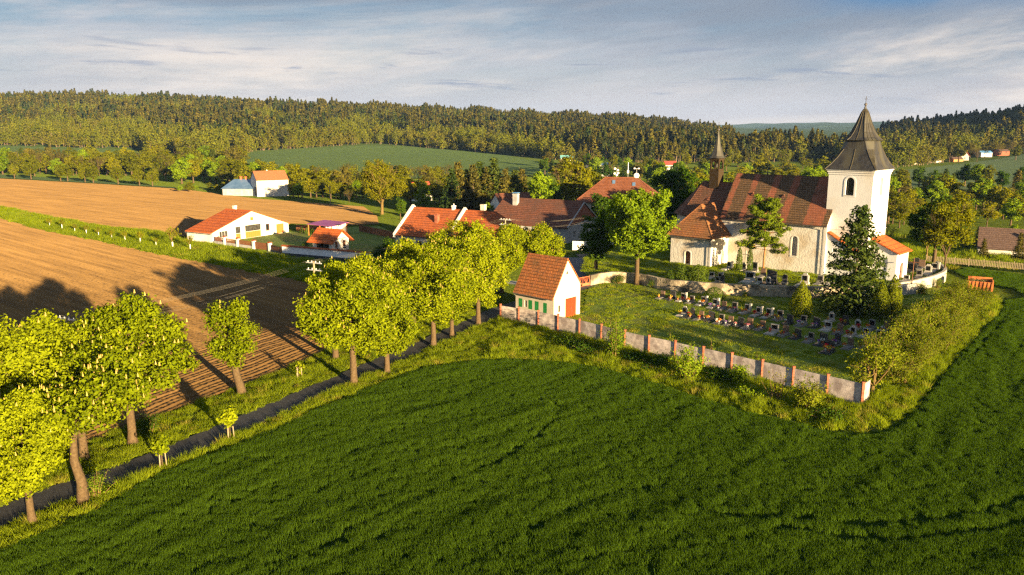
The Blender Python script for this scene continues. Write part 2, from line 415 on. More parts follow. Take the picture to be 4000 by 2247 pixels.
def airy(seed, H, R, leafm, n=1500, per=6, leaf=.34, bark='twig', tr=.5, trunk=2.6, nl=46, base=1.5, depth=2, lead=7):
    """spring tree: rounded crown of small clumps with the branches showing between them"""
    rng = np.random.default_rng(seed); t = Tree(); mb = MB(); tips = []
    c = (0, 0, base + (H - base) * .53); Rz = (H - base) / 2
    B = clumpy(rng, c, (R, R, Rz), nl, (.13, .25), .42, .8, (.35, 1.0))
    (V, F), _ = crown_arrays(rng, B, n, per, leaf, .42, shell=.85, up=.3)
    t.crown = np_mesh('crown', V, F, [M[leafm]])
    mb.tube([(0, 0, -.3), (0, 0, .6), (.1, 0, trunk)], [tr * 1.4, tr, tr * .8], 7, 0)
    for k in range(lead):
        a = 2 * math.pi * k / lead + rng.uniform(-.4, .4); s = rng.uniform(.3, .9)
        branch_skel(rng, mb, (.1, 0, trunk * rng.uniform(.75, 1)), (math.cos(a) * s, math.sin(a) * s, 1), H * .33, tr * .5, depth, tips, .55, (3, 4), .25)
    T = np.array([list(p) for p, d in tips]); k = np.array([R * .92 / np.percentile(np.hypot(T[:, 0], T[:, 1]), 96)] * 2 + [H * .96 / T[:, 2].max()])
    mb.v = [(x * k[0], y * k[1], z * k[2] if z > 0 else z) for x, y, z in mb.v]
    t.trunk = mb.mesh('trunk', [M[bark]], True); return t

def chestnut(seed, H=12.0, R=5.0, base=1.6, lean=(0, 0), nclump=1500, per=17, leaf=.275, rz=None, fl=95, leafm='chestnut_leaf', nl=15, trunk_r=.36, asym=0.0, path=None):
    rng = np.random.default_rng(seed); t = Tree()
    c = (lean[0], lean[1], base + (H - base) * .52); Rz = (H - base) / 2
    B = clumpy(rng, c, (R, R * (1 - asym), Rz), nl * 3)
    (V, F), (P, O) = crown_arrays(rng, B, nclump, per, leaf, .27, shell=.55, up=.3, droop=.3)
    parts = [(V, F, 0)]
    if fl: 
        Vc, Fc = candles(rng, P, O, fl); parts.append((Vc, Fc, 1))
    V, F, mi = join(parts)
    t.crown = np_mesh('crown', V, F, [M[leafm], M['blossom']], mi)
    if path is None:
        zt = base + (H - base) * .42
        path = [(0, 0, -.3), (.03, .02, .5), (lean[0] * .2, lean[1] * .2, base * .6 + .5), (lean[0] * .55, lean[1] * .55, zt * .75), (lean[0] * .85, lean[1] * .85, zt + 1.2)]
    rr = [trunk_r * 1.5, trunk_r * 1.1, trunk_r * .95, trunk_r * .75, trunk_r * .4][:len(path)]
    t.trunk = trunk_mb(rng, path, rr, B, 9).mesh('trunk', [M['bark']], True)
    return t

def twiggy(seed, H=17, R=7, leafm='gold_leaf', dens=5, leaf=.33, bark='twig', depth=3, trunk=2.6, tr=.4, up=.30, spread=.5, lead=5, fuzz=.5):
    """spring tree whose branches show through thin young leaves"""
    rng = np.random.default_rng(seed); t = Tree(); mb = MB(); tips = []
    mb.tube([(0, 0, -.3), (0, 0, .6), (.1, 0, trunk)], [tr * 1.4, tr, tr * .8], 7, 0)
    for k in range(lead):
        a = 2 * math.pi * k / lead + rng.uniform(-.4, .4); s = rng.uniform(.25, .75)
        branch_skel(rng, mb, (.1, 0, trunk * rng.uniform(.75, 1)), (math.cos(a) * s, math.sin(a) * s, 1), H * .36, tr * .55, depth, tips, spread, (3, 4), up)
    T = np.array([list(p) for p, d in tips]); z1 = T[:, 2].max(); r1 = np.percentile(np.hypot(T[:, 0], T[:, 1]), 96)
    k = np.array([R / r1, R / r1, H / z1])
    mb.v = [(x * k[0], y * k[1], z * k[2] if z > 0 else z) for x, y, z in mb.v]; T = T * k
    pos = np.repeat(T, dens, 0) + rng.normal(0, fuzz, (len(T) * dens, 3))
    out = unit(pos - np.array([0, 0, H * .5]))
    V, F = leaf_quads(rng, pos, out, leaf, .3, .8)
    t.crown = np_mesh('crown', V, F, [M[leafm]]); t.trunk = mb.mesh('trunk', [M[bark]], True)
    return t

def conifer(seed, H=15, R=4.4, whorls=26, br=9, per=12, leaf=.55, needle='needle', bare=.04, droop=.35, ragged=.3, tr=.22, power=.9, bark='bark_dark'):
    rng = np.random.default_rng(seed); t = Tree(); pos = []; out = []
    for w in range(whorls):
        f = (w + rng.uniform(-.3, .3)) / whorls; z = H * (bare + (1 - bare) * f)
        ln0 = R * max(1 - f, .03) ** power
        for b in range(br):
            a = rng.uniform(0, 2 * math.pi); ln = ln0 * rng.uniform(1 - ragged, 1 + ragged * .5) + .15
            n = max(3, int(per * (ln / R) + 2)); u = np.sqrt(np.linspace(.1, 1, n)) * ln
            rise = rng.uniform(-.15, .25)
            zz = z + u * rise - droop * (u / R) ** 1.5 * R * .5 + .35 * (u / max(ln, .1)) ** 3 * min(ln, 1.2)
            side = rng.normal(0, .17, n) * u
            pos.append(np.stack([np.cos(a) * u - np.sin(a) * side, np.sin(a) * u + np.cos(a) * side, zz], 1))
            out.append(np.repeat([[math.cos(a) * .6, math.sin(a) * .6, .5]], n, 0))
    pos = np.concatenate(pos); out = np.concatenate(out)
    pos = np.repeat(pos, 2, 0) + rng.normal(0, leaf * .28, (len(pos) * 2, 3)); out = np.repeat(out, 2, 0)
    V, F = leaf_quads(rng, pos, out, leaf, .2, .55, .42)
    t.crown = np_mesh('crown', V, F, [M[needle]])
    mb = MB(); mb.tube([(0, 0, -.3), (0, 0, H * .3), (0, 0, H * .98)], [tr, tr * .75, .03], 6); t.trunk = mb.mesh('trunk', [M[bark]], True)
    return t

def pine(seed, H=12.5, R=3.2, leafm='pine_needle'):
    rng = np.random.default_rng(seed); t = Tree(); mb = MB(); tips = []
    path = [(0, 0, -.2), (.1, 0, H * .3), (-.15, .1, H * .6), (.1, 0, H * .93)]; mb.tube(path, [.2, .16, .12, .04], 7)
    P = []; O = []
    for k in range(54):
        f = rng.uniform(.10, 1); z = H * (.22 + .74 * f); a = rng.uniform(0, 6.283); ln = R * (1.3 - .85 * f) * rng.uniform(.6, 1.15)
        p0 = Vector((0, 0, z)); p1 = p0 + Vector((math.cos(a) * ln, math.sin(a) * ln, rng.uniform(.1, .9)))
        mb.tube([p0, p0.lerp(p1, .5) + Vector((0, 0, -.1)), p1], [.06, .045, .02], 4)
        for j in range(4):
            c = p0.lerp(p1, rng.uniform(.5, 1.05)) + Vector(rng.normal(0, .3, 3)); n = 105
            d = unit(rng.normal(0, 1, (n, 3))); P.append(np.array(c) + d * np.array([.68, .68, .40]) * rng.uniform(.3, 1, (n, 1))); O.append(d)
    V, F = leaf_quads(rng, np.concatenate(P), np.concatenate(O), .34, .2, .5, .4)
    t.crown = np_mesh('crown', V, F, [M[leafm]]); t.trunk = mb.mesh('trunk', [M['bark_pine']], True); return t

def dense(seed, prof, leaf=.22, n=2600, leafm='thuja_gold', lump=.12, bark='bark_dark', ht=.2, per=1, tr=.1):
    """clipped or naturally dense plant: prof = [(z, radius)]"""
    rng = np.random.default_rng(seed); t = Tree(); pz = np.array([p[0] for p in prof]); pr = np.array([p[1] for p in prof])
    w = np.interp(np.linspace(pz[0], pz[-1], 200), pz, pr) + .05; zz = rng.choice(np.linspace(pz[0], pz[-1], 200), n, p=w / w.sum()) + rng.normal(0, .05, n)
    th = rng.uniform(0, 6.283, n); r = np.interp(zz, pz, pr)
    ph = rng.uniform(0, 6.28, 4)
    r = r * (1 + lump * (np.sin(th * 3 + ph[0] + zz * 1.3) + np.sin(th * 5 + ph[1] - zz * 2.1) * .7)) * (1 - .3 * rng.random(n) ** 2)
    pos = np.stack([np.cos(th) * r, np.sin(th) * r, zz], 1); out = np.stack([np.cos(th), np.sin(th), np.full(n, .35)], 1)
    V, F = leaf_quads(rng, pos, out, leaf, .2, .55, .6)
    t.crown = np_mesh('foliage', V, F, [M[leafm]]); mb = MB(); mb.tube([(0, 0, -.2), (0, 0, pz[-1] * .8)], [tr, tr * .4], 6); t.trunk = mb.mesh('stem', [M[bark]], True); return t

def shrub(seed, H=3.5, R=2.2, stems=26, leaf=.16, per=60, leafm='hedge_leaf', bark='twig', arch=.7, low=.15, fuzz=.2):
    """arching stems from the ground with leaves along them"""
    rng = np.random.default_rng(seed); t = Tree(); mb = MB(); P = []; O = []
    for k in range(stems):
        a = rng.uniform(0, 6.283); rr = R * rng.uniform(.15, 1) ; hh = H * rng.uniform(.55, 1.05) * (1 - .35 * (rr / R) ** 2)
        b = Vector((rng.normal(0, .22 * R), rng.normal(0, .22 * R), 0)); e = b + Vector((math.cos(a) * rr, math.sin(a) * rr, hh))
        m1 = b.lerp(e, .5) + Vector((0, 0, hh * .16 * arch)); 
        pts = [b, b.lerp(m1, .5) + Vector((0, 0, hh * .06)), m1, e]; mb.tube(pts, [.05, .04, .025, .01], 4, cap=False)
        u = rng.uniform(low, 1, per) ** .8
        q = np.array([list(pts[0].lerp(pts[2], x * 2) if x < .5 else pts[2].lerp(pts[3], x * 2 - 1)) for x in u])
        P.append(q + rng.normal(0, fuzz, (per, 3)) * np.array([1.2, 1.2, .8]))
    P = np.concatenate(P); P[:, 2] = np.maximum(P[:, 2], .05); out = unit(P - np.array([0, 0, H * .35]))
    V, F = leaf_quads(rng, P, out, leaf, .35, .7)
    t.crown = np_mesh('foliage', V, F, [M[leafm]]); t.trunk = mb.mesh('stem', [M[bark]], True); return t

def one_mesh(t, name):
    """trunk and crown of a far tree as one mesh"""
    bm = bmesh.new(); bm.from_mesh(t.crown); n0 = len(bm.faces); k = len(t.crown.materials); bm.from_mesh(t.trunk); bm.faces.ensure_lookup_table()
    for f in bm.faces[n0:]: f.material_index = k
    me = bpy.data.meshes.new(name); bm.to_mesh(me); bm.free()
    for m in list(t.crown.materials) + list(t.trunk.materials): me.materials.append(m)
    return me

def place(t, name, loc, label, cat, group=None, rz=0.0, s=(1, 1, 1), z=None, parts=('trunk', 'crown')):
    x, y = loc[0], loc[1]
    e = empty(name, (x, y, (h1(x, y) if z is None else z) - .05), rz); e.scale = s if hasattr(s, '__len__') else (s, s, s)
    tag(e, label, cat, group)
    link_mesh(parts[0], t.trunk, e); link_mesh(parts[1], t.crown, e)
    return e

# ------------------------------------------------------------------ sheets and scatter
def inside(poly, P):
    x, y = P[:, 0], P[:, 1]; r = np.zeros(len(P), bool); n = len(poly)
    for i in range(n):
        x0, y0 = poly[i]; x1, y1 = poly[(i + 1) % n]
        c = ((y0 > y) != (y1 > y)); xi = (x1 - x0) * (y - y0) / ((y1 - y0) if y1 != y0 else 1e-9) + x0
        r ^= c & (x < xi)
    return r

def edge_dist(poly, P, closed=True):
    d = np.full(len(P), 1e9); n = len(poly)
    for i in range(n if closed else n - 1):
        a = np.array(poly[i]); b = np.array(poly[(i + 1) % n]); ab = b - a
        t = np.clip(((P - a) @ ab) / max(ab @ ab, 1e-9), 0, 1)
        d = np.minimum(d, np.linalg.norm(P - (a + t[:, None] * ab), axis=1))
    return d

def smooth_poly(pts, closed=False, k=4):
    """Catmull-Rom through points"""
    P = [Vector((*p, 0)) for p in pts]; n = len(P); out = []
    for i in range(n if closed else n - 1):
        p0 = P[(i - 1) % n] if closed or i > 0 else P[0]; p1 = P[i]; p2 = P[(i + 1) % n]; p3 = P[(i + 2) % n] if closed or i + 2 < n else P[-1]
        for j in range(k):
            t = j / k
            q = .5 * ((2 * p1) + (p2 - p0) * t + (2 * p0 - 5 * p1 + 4 * p2 - p3) * t * t + (3 * p1 - p0 - 3 * p2 + p3) * t ** 3)
            out.append((q.x, q.y))
    if not closed: out.append((P[-1].x, P[-1].y))
    return out

def sheet(name, poly, step, zoff, m, zfn=None):
    P = np.array(poly); x0, y0 = P.min(0); x1, y1 = P.max(0)
    gx, gy = np.meshgrid(np.arange(x0 + step / 2, x1, step), np.arange(y0 + step / 2, y1, step)); g = np.stack([gx.ravel(), gy.ravel()], 1)
    g = g[inside(poly, g)]; g = g[edge_dist(poly, g) > step * .3]
    bd = []
    for i in range(len(poly)):
        a, b = np.array(poly[i]), np.array(poly[(i + 1) % len(poly)]); k = max(1, int(np.linalg.norm(b - a) / step))
        for j in range(k): bd.append(tuple(a + (b - a) * j / k))
    nb = len(bd)
    vs = [Vector(p) for p in bd] + [Vector(p) for p in g]
    r = delaunay_2d_cdt(vs, [(i, (i + 1) % nb) for i in range(nb)], [], 1, 1e-6)
    V = np.array([[v.x, v.y] for v in r[0]]); z = hgt(V[:, 0], V[:, 1]) + zoff if zfn is None else zfn(V)
    F = np.array([f for f in r[2] if len(f) == 3])
    a, b, c = V[F[:, 0]], V[F[:, 1]], V[F[:, 2]]; flip = ((b - a)[:, 0] * (c - a)[:, 1] - (b - a)[:, 1] * (c - a)[:, 0]) < 0
    F[flip] = F[flip][:, ::-1]
    me = np_mesh(name, np.column_stack([V, z]), F, [m]); o = link_mesh(name, me); kind(o, 'structure'); return o

def scatter(name, pts, idx, scl, rot, protos, label):
    """one object of kind stuff: plants nobody could count, set out on the ground"""
    me = bpy.data.meshes.new(name); n = len(pts)
    me.vertices.add(n); me.vertices.foreach_set('co', np.ascontiguousarray(pts, np.float32).ravel())
    for nm, ty, arr in (('idx', 'INT', idx), ('scl', 'FLOAT_VECTOR', scl), ('rot', 'FLOAT', rot)):
        at_ = me.attributes.new(nm, ty, 'POINT')
        if ty == 'FLOAT_VECTOR': at_.data.foreach_set('vector', np.ascontiguousarray(arr, np.float32).ravel())
        else: at_.data.foreach_set('value', np.asarray(arr, np.int32 if ty == 'INT' else np.float32))
    c = bpy.data.collections.new(name + '_plants')
    for i, me_p in enumerate(protos):
        po = bpy.data.objects.new('%s_plant_%02d' % (name, i), me_p); c.objects.link(po)
    ng = bpy.data.node_groups.new(name, 'GeometryNodeTree'); ng.interface.new_socket('Geometry', in_out='INPUT', socket_type='NodeSocketGeometry'); ng.interface.new_socket('Geometry', in_out='OUTPUT', socket_type='NodeSocketGeometry')
    gi = ng.nodes.new('NodeGroupInput'); go = ng.nodes.new('NodeGroupOutput')
    ci = ng.nodes.new('GeometryNodeCollectionInfo'); ci.inputs['Collection'].default_value = c; ci.inputs['Separate Children'].default_value = True; ci.inputs['Reset Children'].default_value = True
    ip = ng.nodes.new('GeometryNodeInstanceOnPoints'); ip.inputs['Pick Instance'].default_value = True
    def na(nm, ty):
        x = ng.nodes.new('GeometryNodeInputNamedAttribute'); x.data_type = ty; x.inputs['Name'].default_value = nm
        return [o for o in x.outputs if o.enabled][0]
    L = ng.links.new
    L(gi.outputs[0], ip.inputs['Points']); L(ci.outputs[0], ip.inputs['Instance']); L(na('idx', 'INT'), ip.inputs['Instance Index'])
    L(na('scl', 'FLOAT_VECTOR'), ip.inputs['Scale'])
    cx = ng.nodes.new('ShaderNodeCombineXYZ'); L(na('rot', 'FLOAT'), cx.inputs[2])
    er = ng.nodes.new('FunctionNodeEulerToRotation'); L(cx.outputs[0], er.inputs[0]); L(er.outputs[0], ip.inputs['Rotation'])
    L(ip.outputs[0], go.inputs[0])
    o = link_mesh(name, me); o.modifiers.new('plants', 'NODES').node_group = ng
    kind(o, 'stuff', label); return o

def tuft(seed, R=.5, n=110, hh=.42, w=.035, lean=.25, m=None, hv=.25, curve=.0):
    rng = np.random.default_rng(seed); r = R * np.sqrt(rng.random(n)); a = rng.uniform(0, 6.283, n)
    p = np.stack([r * np.cos(a), r * np.sin(a), np.full(n, -.03)], 1); d = rng.uniform(0, 6.283, n); H = hh * rng.uniform(1 - hv, 1 + hv, n)
    side = np.stack([np.cos(d), np.sin(d), 0 * d], 1) * w; tip = p + np.stack([rng.normal(0, lean, n) * H, rng.normal(0, lean, n) * H, H], 1)
    V = np.stack([p - side, p + side, tip], 1).reshape(-1, 3)
    return np_mesh('tuft', V, np.arange(3 * n).reshape(n, 3), [m])
# ------------------------------------------------------------------ fields and ground
M['ground'] = mat('meadow_ground', (.035, .062, .008), (.075, .105, .012), .25, .95, .15, 1.5, c3=(.10, .11, .015), s3=.02)
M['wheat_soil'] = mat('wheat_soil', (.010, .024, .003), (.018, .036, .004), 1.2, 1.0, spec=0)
M['lawn'] = mat('lawn', (0.0700, 0.1190, 0.0060), (0.1400, 0.1820, 0.0100), .5, .95, .12, 4, c3=(.10, .11, .012), s3=.12)
M['verge_soil'] = mat('verge_soil', (.04, .06, .006), (.09, .10, .010), .8, .95, .05, 4)
M['far_field'] = mat('far_field', (.085, .15, .018), (.105, .17, .02), .05, .95, .5, 14, stretch=(1, .35, 1))
M['far_field_dull'] = mat('far_field_dull', (.09, .145, .04), (.12, .175, .052), .03, .95, .4, 16, stretch=(.3, 1.4, 1))
M['asphalt'] = mat('asphalt', (.035, .035, .038), (.06, .058, .058), 3, .9, .01, 30)
M['gravel'] = mat('gravel', (.18, .18, .17), (.32, .31, .28), 3, .95, .03, 12)
M['yard'] = mat('yard_paving', (.07, .075, .085), (.11, .11, .12), 1, .9, .01, 8)

def plough(name, ang, sp1, sp2, amp1, amp2, c1, c2, c3):
    """tilled soil: ridges along a direction, clods on top"""
    m, nt, out = _new(name); L = nt.links.new
    b = N(nt, 'BsdfPrincipled'); L(b.outputs[0], out.inputs[0]); b.inputs['Roughness'].default_value = 1; b.inputs['Specular IOR Level'].default_value = .05
    b.inputs['Diffuse Roughness'].default_value = 1.0
    tc = N(nt, 'TexCoord'); mp = N(nt, 'Mapping'); mp.inputs['Rotation'].default_value = (0, 0, -ang); L(tc.outputs['Object'], mp.inputs[0])
    wob = N(nt, 'TexNoise'); wob.inputs['Scale'].default_value = .12; wob.inputs['Detail'].default_value = 3; L(mp.outputs[0], wob.inputs['Vector'])
    # ridges tilt the surface to either side of the row direction; clods tilt it every way
    s = N(nt, 'SeparateXYZ'); L(mp.outputs[0], s.inputs[0])
    ph = N(nt, 'Math', operation='MULTIPLY_ADD'); L(wob.outputs['Fac'], ph.inputs[0]); ph.inputs[1].default_value = sp1 * 1.2; L(s.outputs[1], ph.inputs[2])
    tot = None
    for sp_, amp in ((sp1, amp1), (sp2, amp2)):
        k = N(nt, 'Math', operation='MULTIPLY'); L(ph.outputs[0], k.inputs[0]); k.inputs[1].default_value = 2 * math.pi / sp_
        q = N(nt, 'Math', operation='COSINE'); L(k.outputs[0], q.inputs[0])
        g = N(nt, 'Math', operation='MULTIPLY'); L(q.outputs[0], g.inputs[0]); g.inputs[1].default_value = -amp * 2 * math.pi / sp_
        if tot is None: tot = g
        else:
            ad = N(nt, 'Math', operation='ADD'); L(tot.outputs[0], ad.inputs[0]); L(g.outputs[0], ad.inputs[1]); tot = ad
    cl = N(nt, 'TexNoise'); cl.inputs['Scale'].default_value = 2.6; cl.inputs['Detail'].default_value = 5; cl.inputs['Roughness'].default_value = .75; cmp = N(nt, 'Mapping'); cmp.inputs['Rotation'].default_value = (.5, .4, .7); cmp.inputs['Location'].default_value = (.3, .7, .41); L(tc.outputs['Object'], cmp.inputs[0]); L(cmp.outputs[0], cl.inputs['Vector']); cl.inputs['Lacunarity'].default_value = 2.17
    cs = N(nt, 'VectorMath', operation='MULTIPLY_ADD'); L(cl.outputs['Color'], cs.inputs[0]); cs.inputs[1].default_value = (1.1, 1.1, 0); cs.inputs[2].default_value = (-.55, -.55, 0)
    rv = N(nt, 'VectorMath', operation='SCALE'); rv.inputs[0].default_value = (-math.sin(ang), math.cos(ang), 0); L(tot.outputs[0], rv.inputs['Scale'])
    v1 = N(nt, 'VectorMath', operation='ADD'); L(cs.outputs[0], v1.inputs[0]); L(rv.outputs[0], v1.inputs[1])
    v2 = N(nt, 'VectorMath', operation='ADD'); L(v1.outputs[0], v2.inputs[0]); v2.inputs[1].default_value = (0, 0, 1)
    v3 = N(nt, 'VectorMath', operation='NORMALIZE'); L(v2.outputs[0], v3.inputs[0]); L(v3.outputs[0], b.inputs['Normal'])
    st = N(nt, 'Mapping'); st.inputs['Scale'].default_value = (.035, 1.5 / sp1, 1); L(mp.outputs[0], st.inputs[0])
    n = N(nt, 'TexNoise'); n.inputs['Scale'].default_value = 1.0; n.inputs['Detail'].default_value = 6; n.inputs['Roughness'].default_value = .65; L(st.outputs[0], n.inputs['Vector'])
    r = ramp(nt, [(.3, c1), (.5, c2), (.72, c3)]); L(n.outputs['Fac'], r.inputs[0])
    n2 = N(nt, 'TexNoise'); n2.inputs['Scale'].default_value = 5; n2.inputs['Detail'].default_value = 5; L(cmp.outputs[0], n2.inputs['Vector'])
    r2 = ramp(nt, [(.3, (.75, .74, .72)), (.7, (1.2, 1.2, 1.2))]); L(n2.outputs['Fac'], r2.inputs[0])
    mm = N(nt, 'MixRGB', blend_type='MULTIPLY'); mm.inputs[0].default_value = 1; L(r.outputs[0], mm.inputs[1]); L(r2.outputs[0], mm.inputs[2]); L(mm.outputs[0], b.inputs['Base Color'])
    return m

SOIL = ((.095, .056, .022), (.15, .088, .032), (.205, .122, .044))
M['plough'] = plough('plough_soil', math.atan2(-.653, .757), 1.9, .95, .045, .010, *SOIL)
M['plough_far'] = plough('plough_far_soil', math.atan2(-.58, .81), 2.2, 1.1, .04, .010, *SOIL)
M['headland'] = plough('headland_soil', math.atan2(.907, .42), 1.5, .75, .030, .022, *[(r * .92, g * .9, b * .9) for r, g, b in SOIL])

# one ground sheet to the horizon
tx = np.arange(-6.05, 6.06, .035); ty = np.arange(-2.0, 5.95, .03)
gx = 40 * np.sinh(tx); gy = 110 + 60 * np.sinh(ty)
X, Y = np.meshgrid(gx, gy); Z = hgt(X, Y) - .02 - .10 * np.clip((Y - 250) / 200, 0, 1)
nx, ny = len(gx), len(gy); ii = (np.arange(ny - 1)[:, None] * nx + np.arange(nx - 1)[None, :]).ravel()
F = np.stack([ii, ii + 1, ii + nx + 1, ii + nx], 1)

def forest_floor():
    """grass near by, woodland floor and far meadows by their place on the land"""
    m, nt, out = _new('countryside'); L = nt.links.new
    b = N(nt, 'BsdfDiffuse'); L(b.outputs[0], out.inputs[0]); b.inputs['Roughness'].default_value = 1
    tc = N(nt, 'TexCoord')
    n1 = N(nt, 'TexNoise'); n1.inputs['Scale'].default_value = .9; n1.inputs['Detail'].default_value = 6; L(tc.outputs['Object'], n1.inputs['Vector'])
    r1 = ramp(nt, [(.3, (.035, .058, .007)), (.7, (.085, .105, .013))]); L(n1.outputs['Fac'], r1.inputs[0])
    n2 = N(nt, 'TexNoise'); n2.inputs['Scale'].default_value = .0022; n2.inputs['Detail'].default_value = 4; L(tc.outputs['Object'], n2.inputs['Vector'])
    r2 = ramp(nt, [(.40, (.03, .045, .014)), (.47, (.028, .042, .012)), (.62, (.028, .042, .018)), (.70, (.05, .075, .03))]); L(n2.outputs['Fac'], r2.inputs[0])
    sp = N(nt, 'SeparateXYZ'); L(tc.outputs['Object'], sp.inputs[0])
    mr = N(nt, 'MapRange'); L(sp.outputs[1], mr.inputs[0]); mr.inputs[1].default_value = 600; mr.inputs[2].default_value = 820
    mx = N(nt, 'MixRGB'); L(mr.outputs[0], mx.inputs[0]); L(r1.outputs[0], mx.inputs[1]); L(r2.outputs[0], mx.inputs[2]); L(mx.outputs[0], b.inputs[0])
    bn = N(nt, 'TexNoise'); bn.inputs['Scale'].default_value = 2.5; bn.inputs['Detail'].default_value = 5; L(tc.outputs['Object'], bn.inputs['Vector'])
    bp = N(nt, 'Bump'); bp.inputs['Distance'].default_value = .2; L(bn.outputs['Fac'], bp.inputs['Height']); L(bp.outputs[0], b.inputs['Normal'])
    return m
gme = np_mesh('ground', np.column_stack([X.ravel(), Y.ravel(), Z.ravel()]), F, [forest_floor()]); gme.polygons.foreach_set('use_smooth', np.ones(len(gme.polygons), bool))
kind(link_mesh('ground', gme), 'structure')

# boundaries, in metres
WHEAT_EDGE = [(-36, 34), (-30.9, 43.9), (-29, 46.8), (-27.8, 49.8), (-25.2, 56.2), (-20.2, 63.7), (-11.5, 79), (-6.8, 82.6), (-2.6, 84.2), (2.2, 84.3), (8.3, 82), (11.5, 79.2), (15.6, 74.6), (19, 70.1),
              (24.1, 65.5), (28, 63), (31.5, 63.5), (36.5, 68.8), (48.7, 84.5), (61.5, 100.2), (67.2, 107.1), (71.5, 113.5)]
we = smooth_poly(WHEAT_EDGE, k=3)
WHEAT = we + [(78, 117), (80, 124), (78.5, 134), (80.5, 142), (86, 147.3), (91.4, 140), (125, 112), (125, 15), (-30, 15)]
ROAD_C = [(-46, 22), (-33.7, 48.2), (-27.5, 57.2), (-19.6, 72.5), (-6.2, 99.1), (-1.7, 109), (4.5, 117), (12, 127), (16, 140), (15, 160)]
rc = smooth_poly(ROAD_C, k=4)
def ribbon(c, w):
    l, r = [], []
    for i, p in enumerate(c):
        a = np.array(c[max(i - 1, 0)]); b = np.array(c[min(i + 1, len(c) - 1)]); d = (b - a) / np.linalg.norm(b - a); n = np.array([-d[1], d[0]])
        ww = w(i / (len(c) - 1)) if callable(w) else w
        l.append(tuple(np.array(p) + n * ww / 2)); r.append(tuple(np.array(p) - n * ww / 2))
    return l + r[::-1]
ROAD = ribbon(rc, lambda t: 3.0 + 1.2 * max(0, t - .75) * 4)
PL_EDGE = [(-48, 30), (-36.8, 53.2), (-35.3, 58.2), (-32, 66), (-27, 74.8), (-24.4, 80.7), (-22, 86.6), (-18.5, 97.5), (-20, 112), (-23.7, 119.8), (-36, 131.6)]
ple = smooth_poly(PL_EDGE[:8], k=3)
NEAR_PLOUGH = ple + PL_EDGE[8:] + [(-45.5, 138.9), (-72.1, 160.2), (-93.8, 179), (-114.8, 196), (-145.7, 225.3), (-230, 297), (-330, 297), (-330, 30)]
HEAD = ple + [(p[0] - 13.5, p[1] + 3) for p in ple][::-1]
FAR_PLOUGH = [(-250, 330), (-167.8, 260.2), (-134.3, 230), (-108.5, 207.7), (-85.6, 194), (-78.5, 186.5), (-59.9, 214), (-44.1, 209.4), (-35.8, 212.9), (-40, 235), (-50, 267.3), (-61.5, 276.9), (-97.3, 302.7), (-124.3, 332.3), (-150, 359.8), (-201.5, 390.2), (-274.2, 428.4), (-400, 500)]
sheet('ploughed_field', NEAR_PLOUGH, 6, .03, M['plough'])
sheet('ploughed_headland', HEAD, 4, .045, M['headland'])
sheet('far_ploughed_field', FAR_PLOUGH, 9, .10, M['plough_far'])
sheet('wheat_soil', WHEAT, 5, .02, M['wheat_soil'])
sheet('road', ROAD, 2.5, .05, M['asphalt'])
sheet('village_yard', [(9.2, 122), (12.8, 126), (17.5, 131.5), (21, 140), (22, 152), (10, 156), (8, 140), (4, 126)], 3, .06, M['yard'])
sheet('gravel_track', ribbon(smooth_poly([(-49.2, 161.5), (-49.5, 158.6), (-45, 155.2), (-37, 151), (-27, 145.5), (-14, 138), (2, 128), (8, 124)], k=4), 2.6), 2, .04, M['gravel'])
CEM = [(-1.2, 103.5), (5.8, 97.6), (13.1, 89), (20.6, 82.8), (27.6, 75), (32, 70.4), (37.5, 76), (49, 91), (60, 104), (69, 115), (74, 124), (72, 129), (66, 126), (60, 120), (47.6, 116.9), (25, 122.9), (17, 129), (12.5, 126.5), (9.8, 107.5), (4.5, 110)]
sheet('cemetery_lawn', CEM, 4, .03, M['lawn'])
sheet('garden_lawn', [(-66, 175.5), (-46.5, 158.8), (-26.5, 149), (-22, 160), (-24.5, 166), (-22, 178), (-35, 208), (-44, 206), (-54.5, 196)], 4, .04, M['lawn'])
FG = lambda pl, z: [at(px, Y)[:2] for px, Y in pl]
sheet('far_green_field', FG([(845, 690), (1000, 540), (1300, 470), (1700, 470), (2150, 520), (2160, 640), (1980, 760), (1800, 835), (1600, 880), (1450, 890), (1250, 850), (1050, 800)], 0), 14, .25, M['far_field'])
sheet('green_field_behind_belt', FG([(-500, 640), (520, 640), (560, 730), (400, 790), (0, 810), (-500, 815)], 0), 14, .25, M['far_field'])
sheet('green_strip', [(-420, 512), (-275, 431), (-203, 393), (-152, 363), (-158, 372), (-230, 425), (-310, 478), (-420, 545)], 8, .2, M['far_field'])
sheet('valley_field', FG([(3330, 470), (3560, 400), (3900, 385), (4400, 420), (4400, 800), (4000, 720), (3760, 640), (3500, 560), (3300, 520)], 0), 14, .25, M['far_field_dull'])

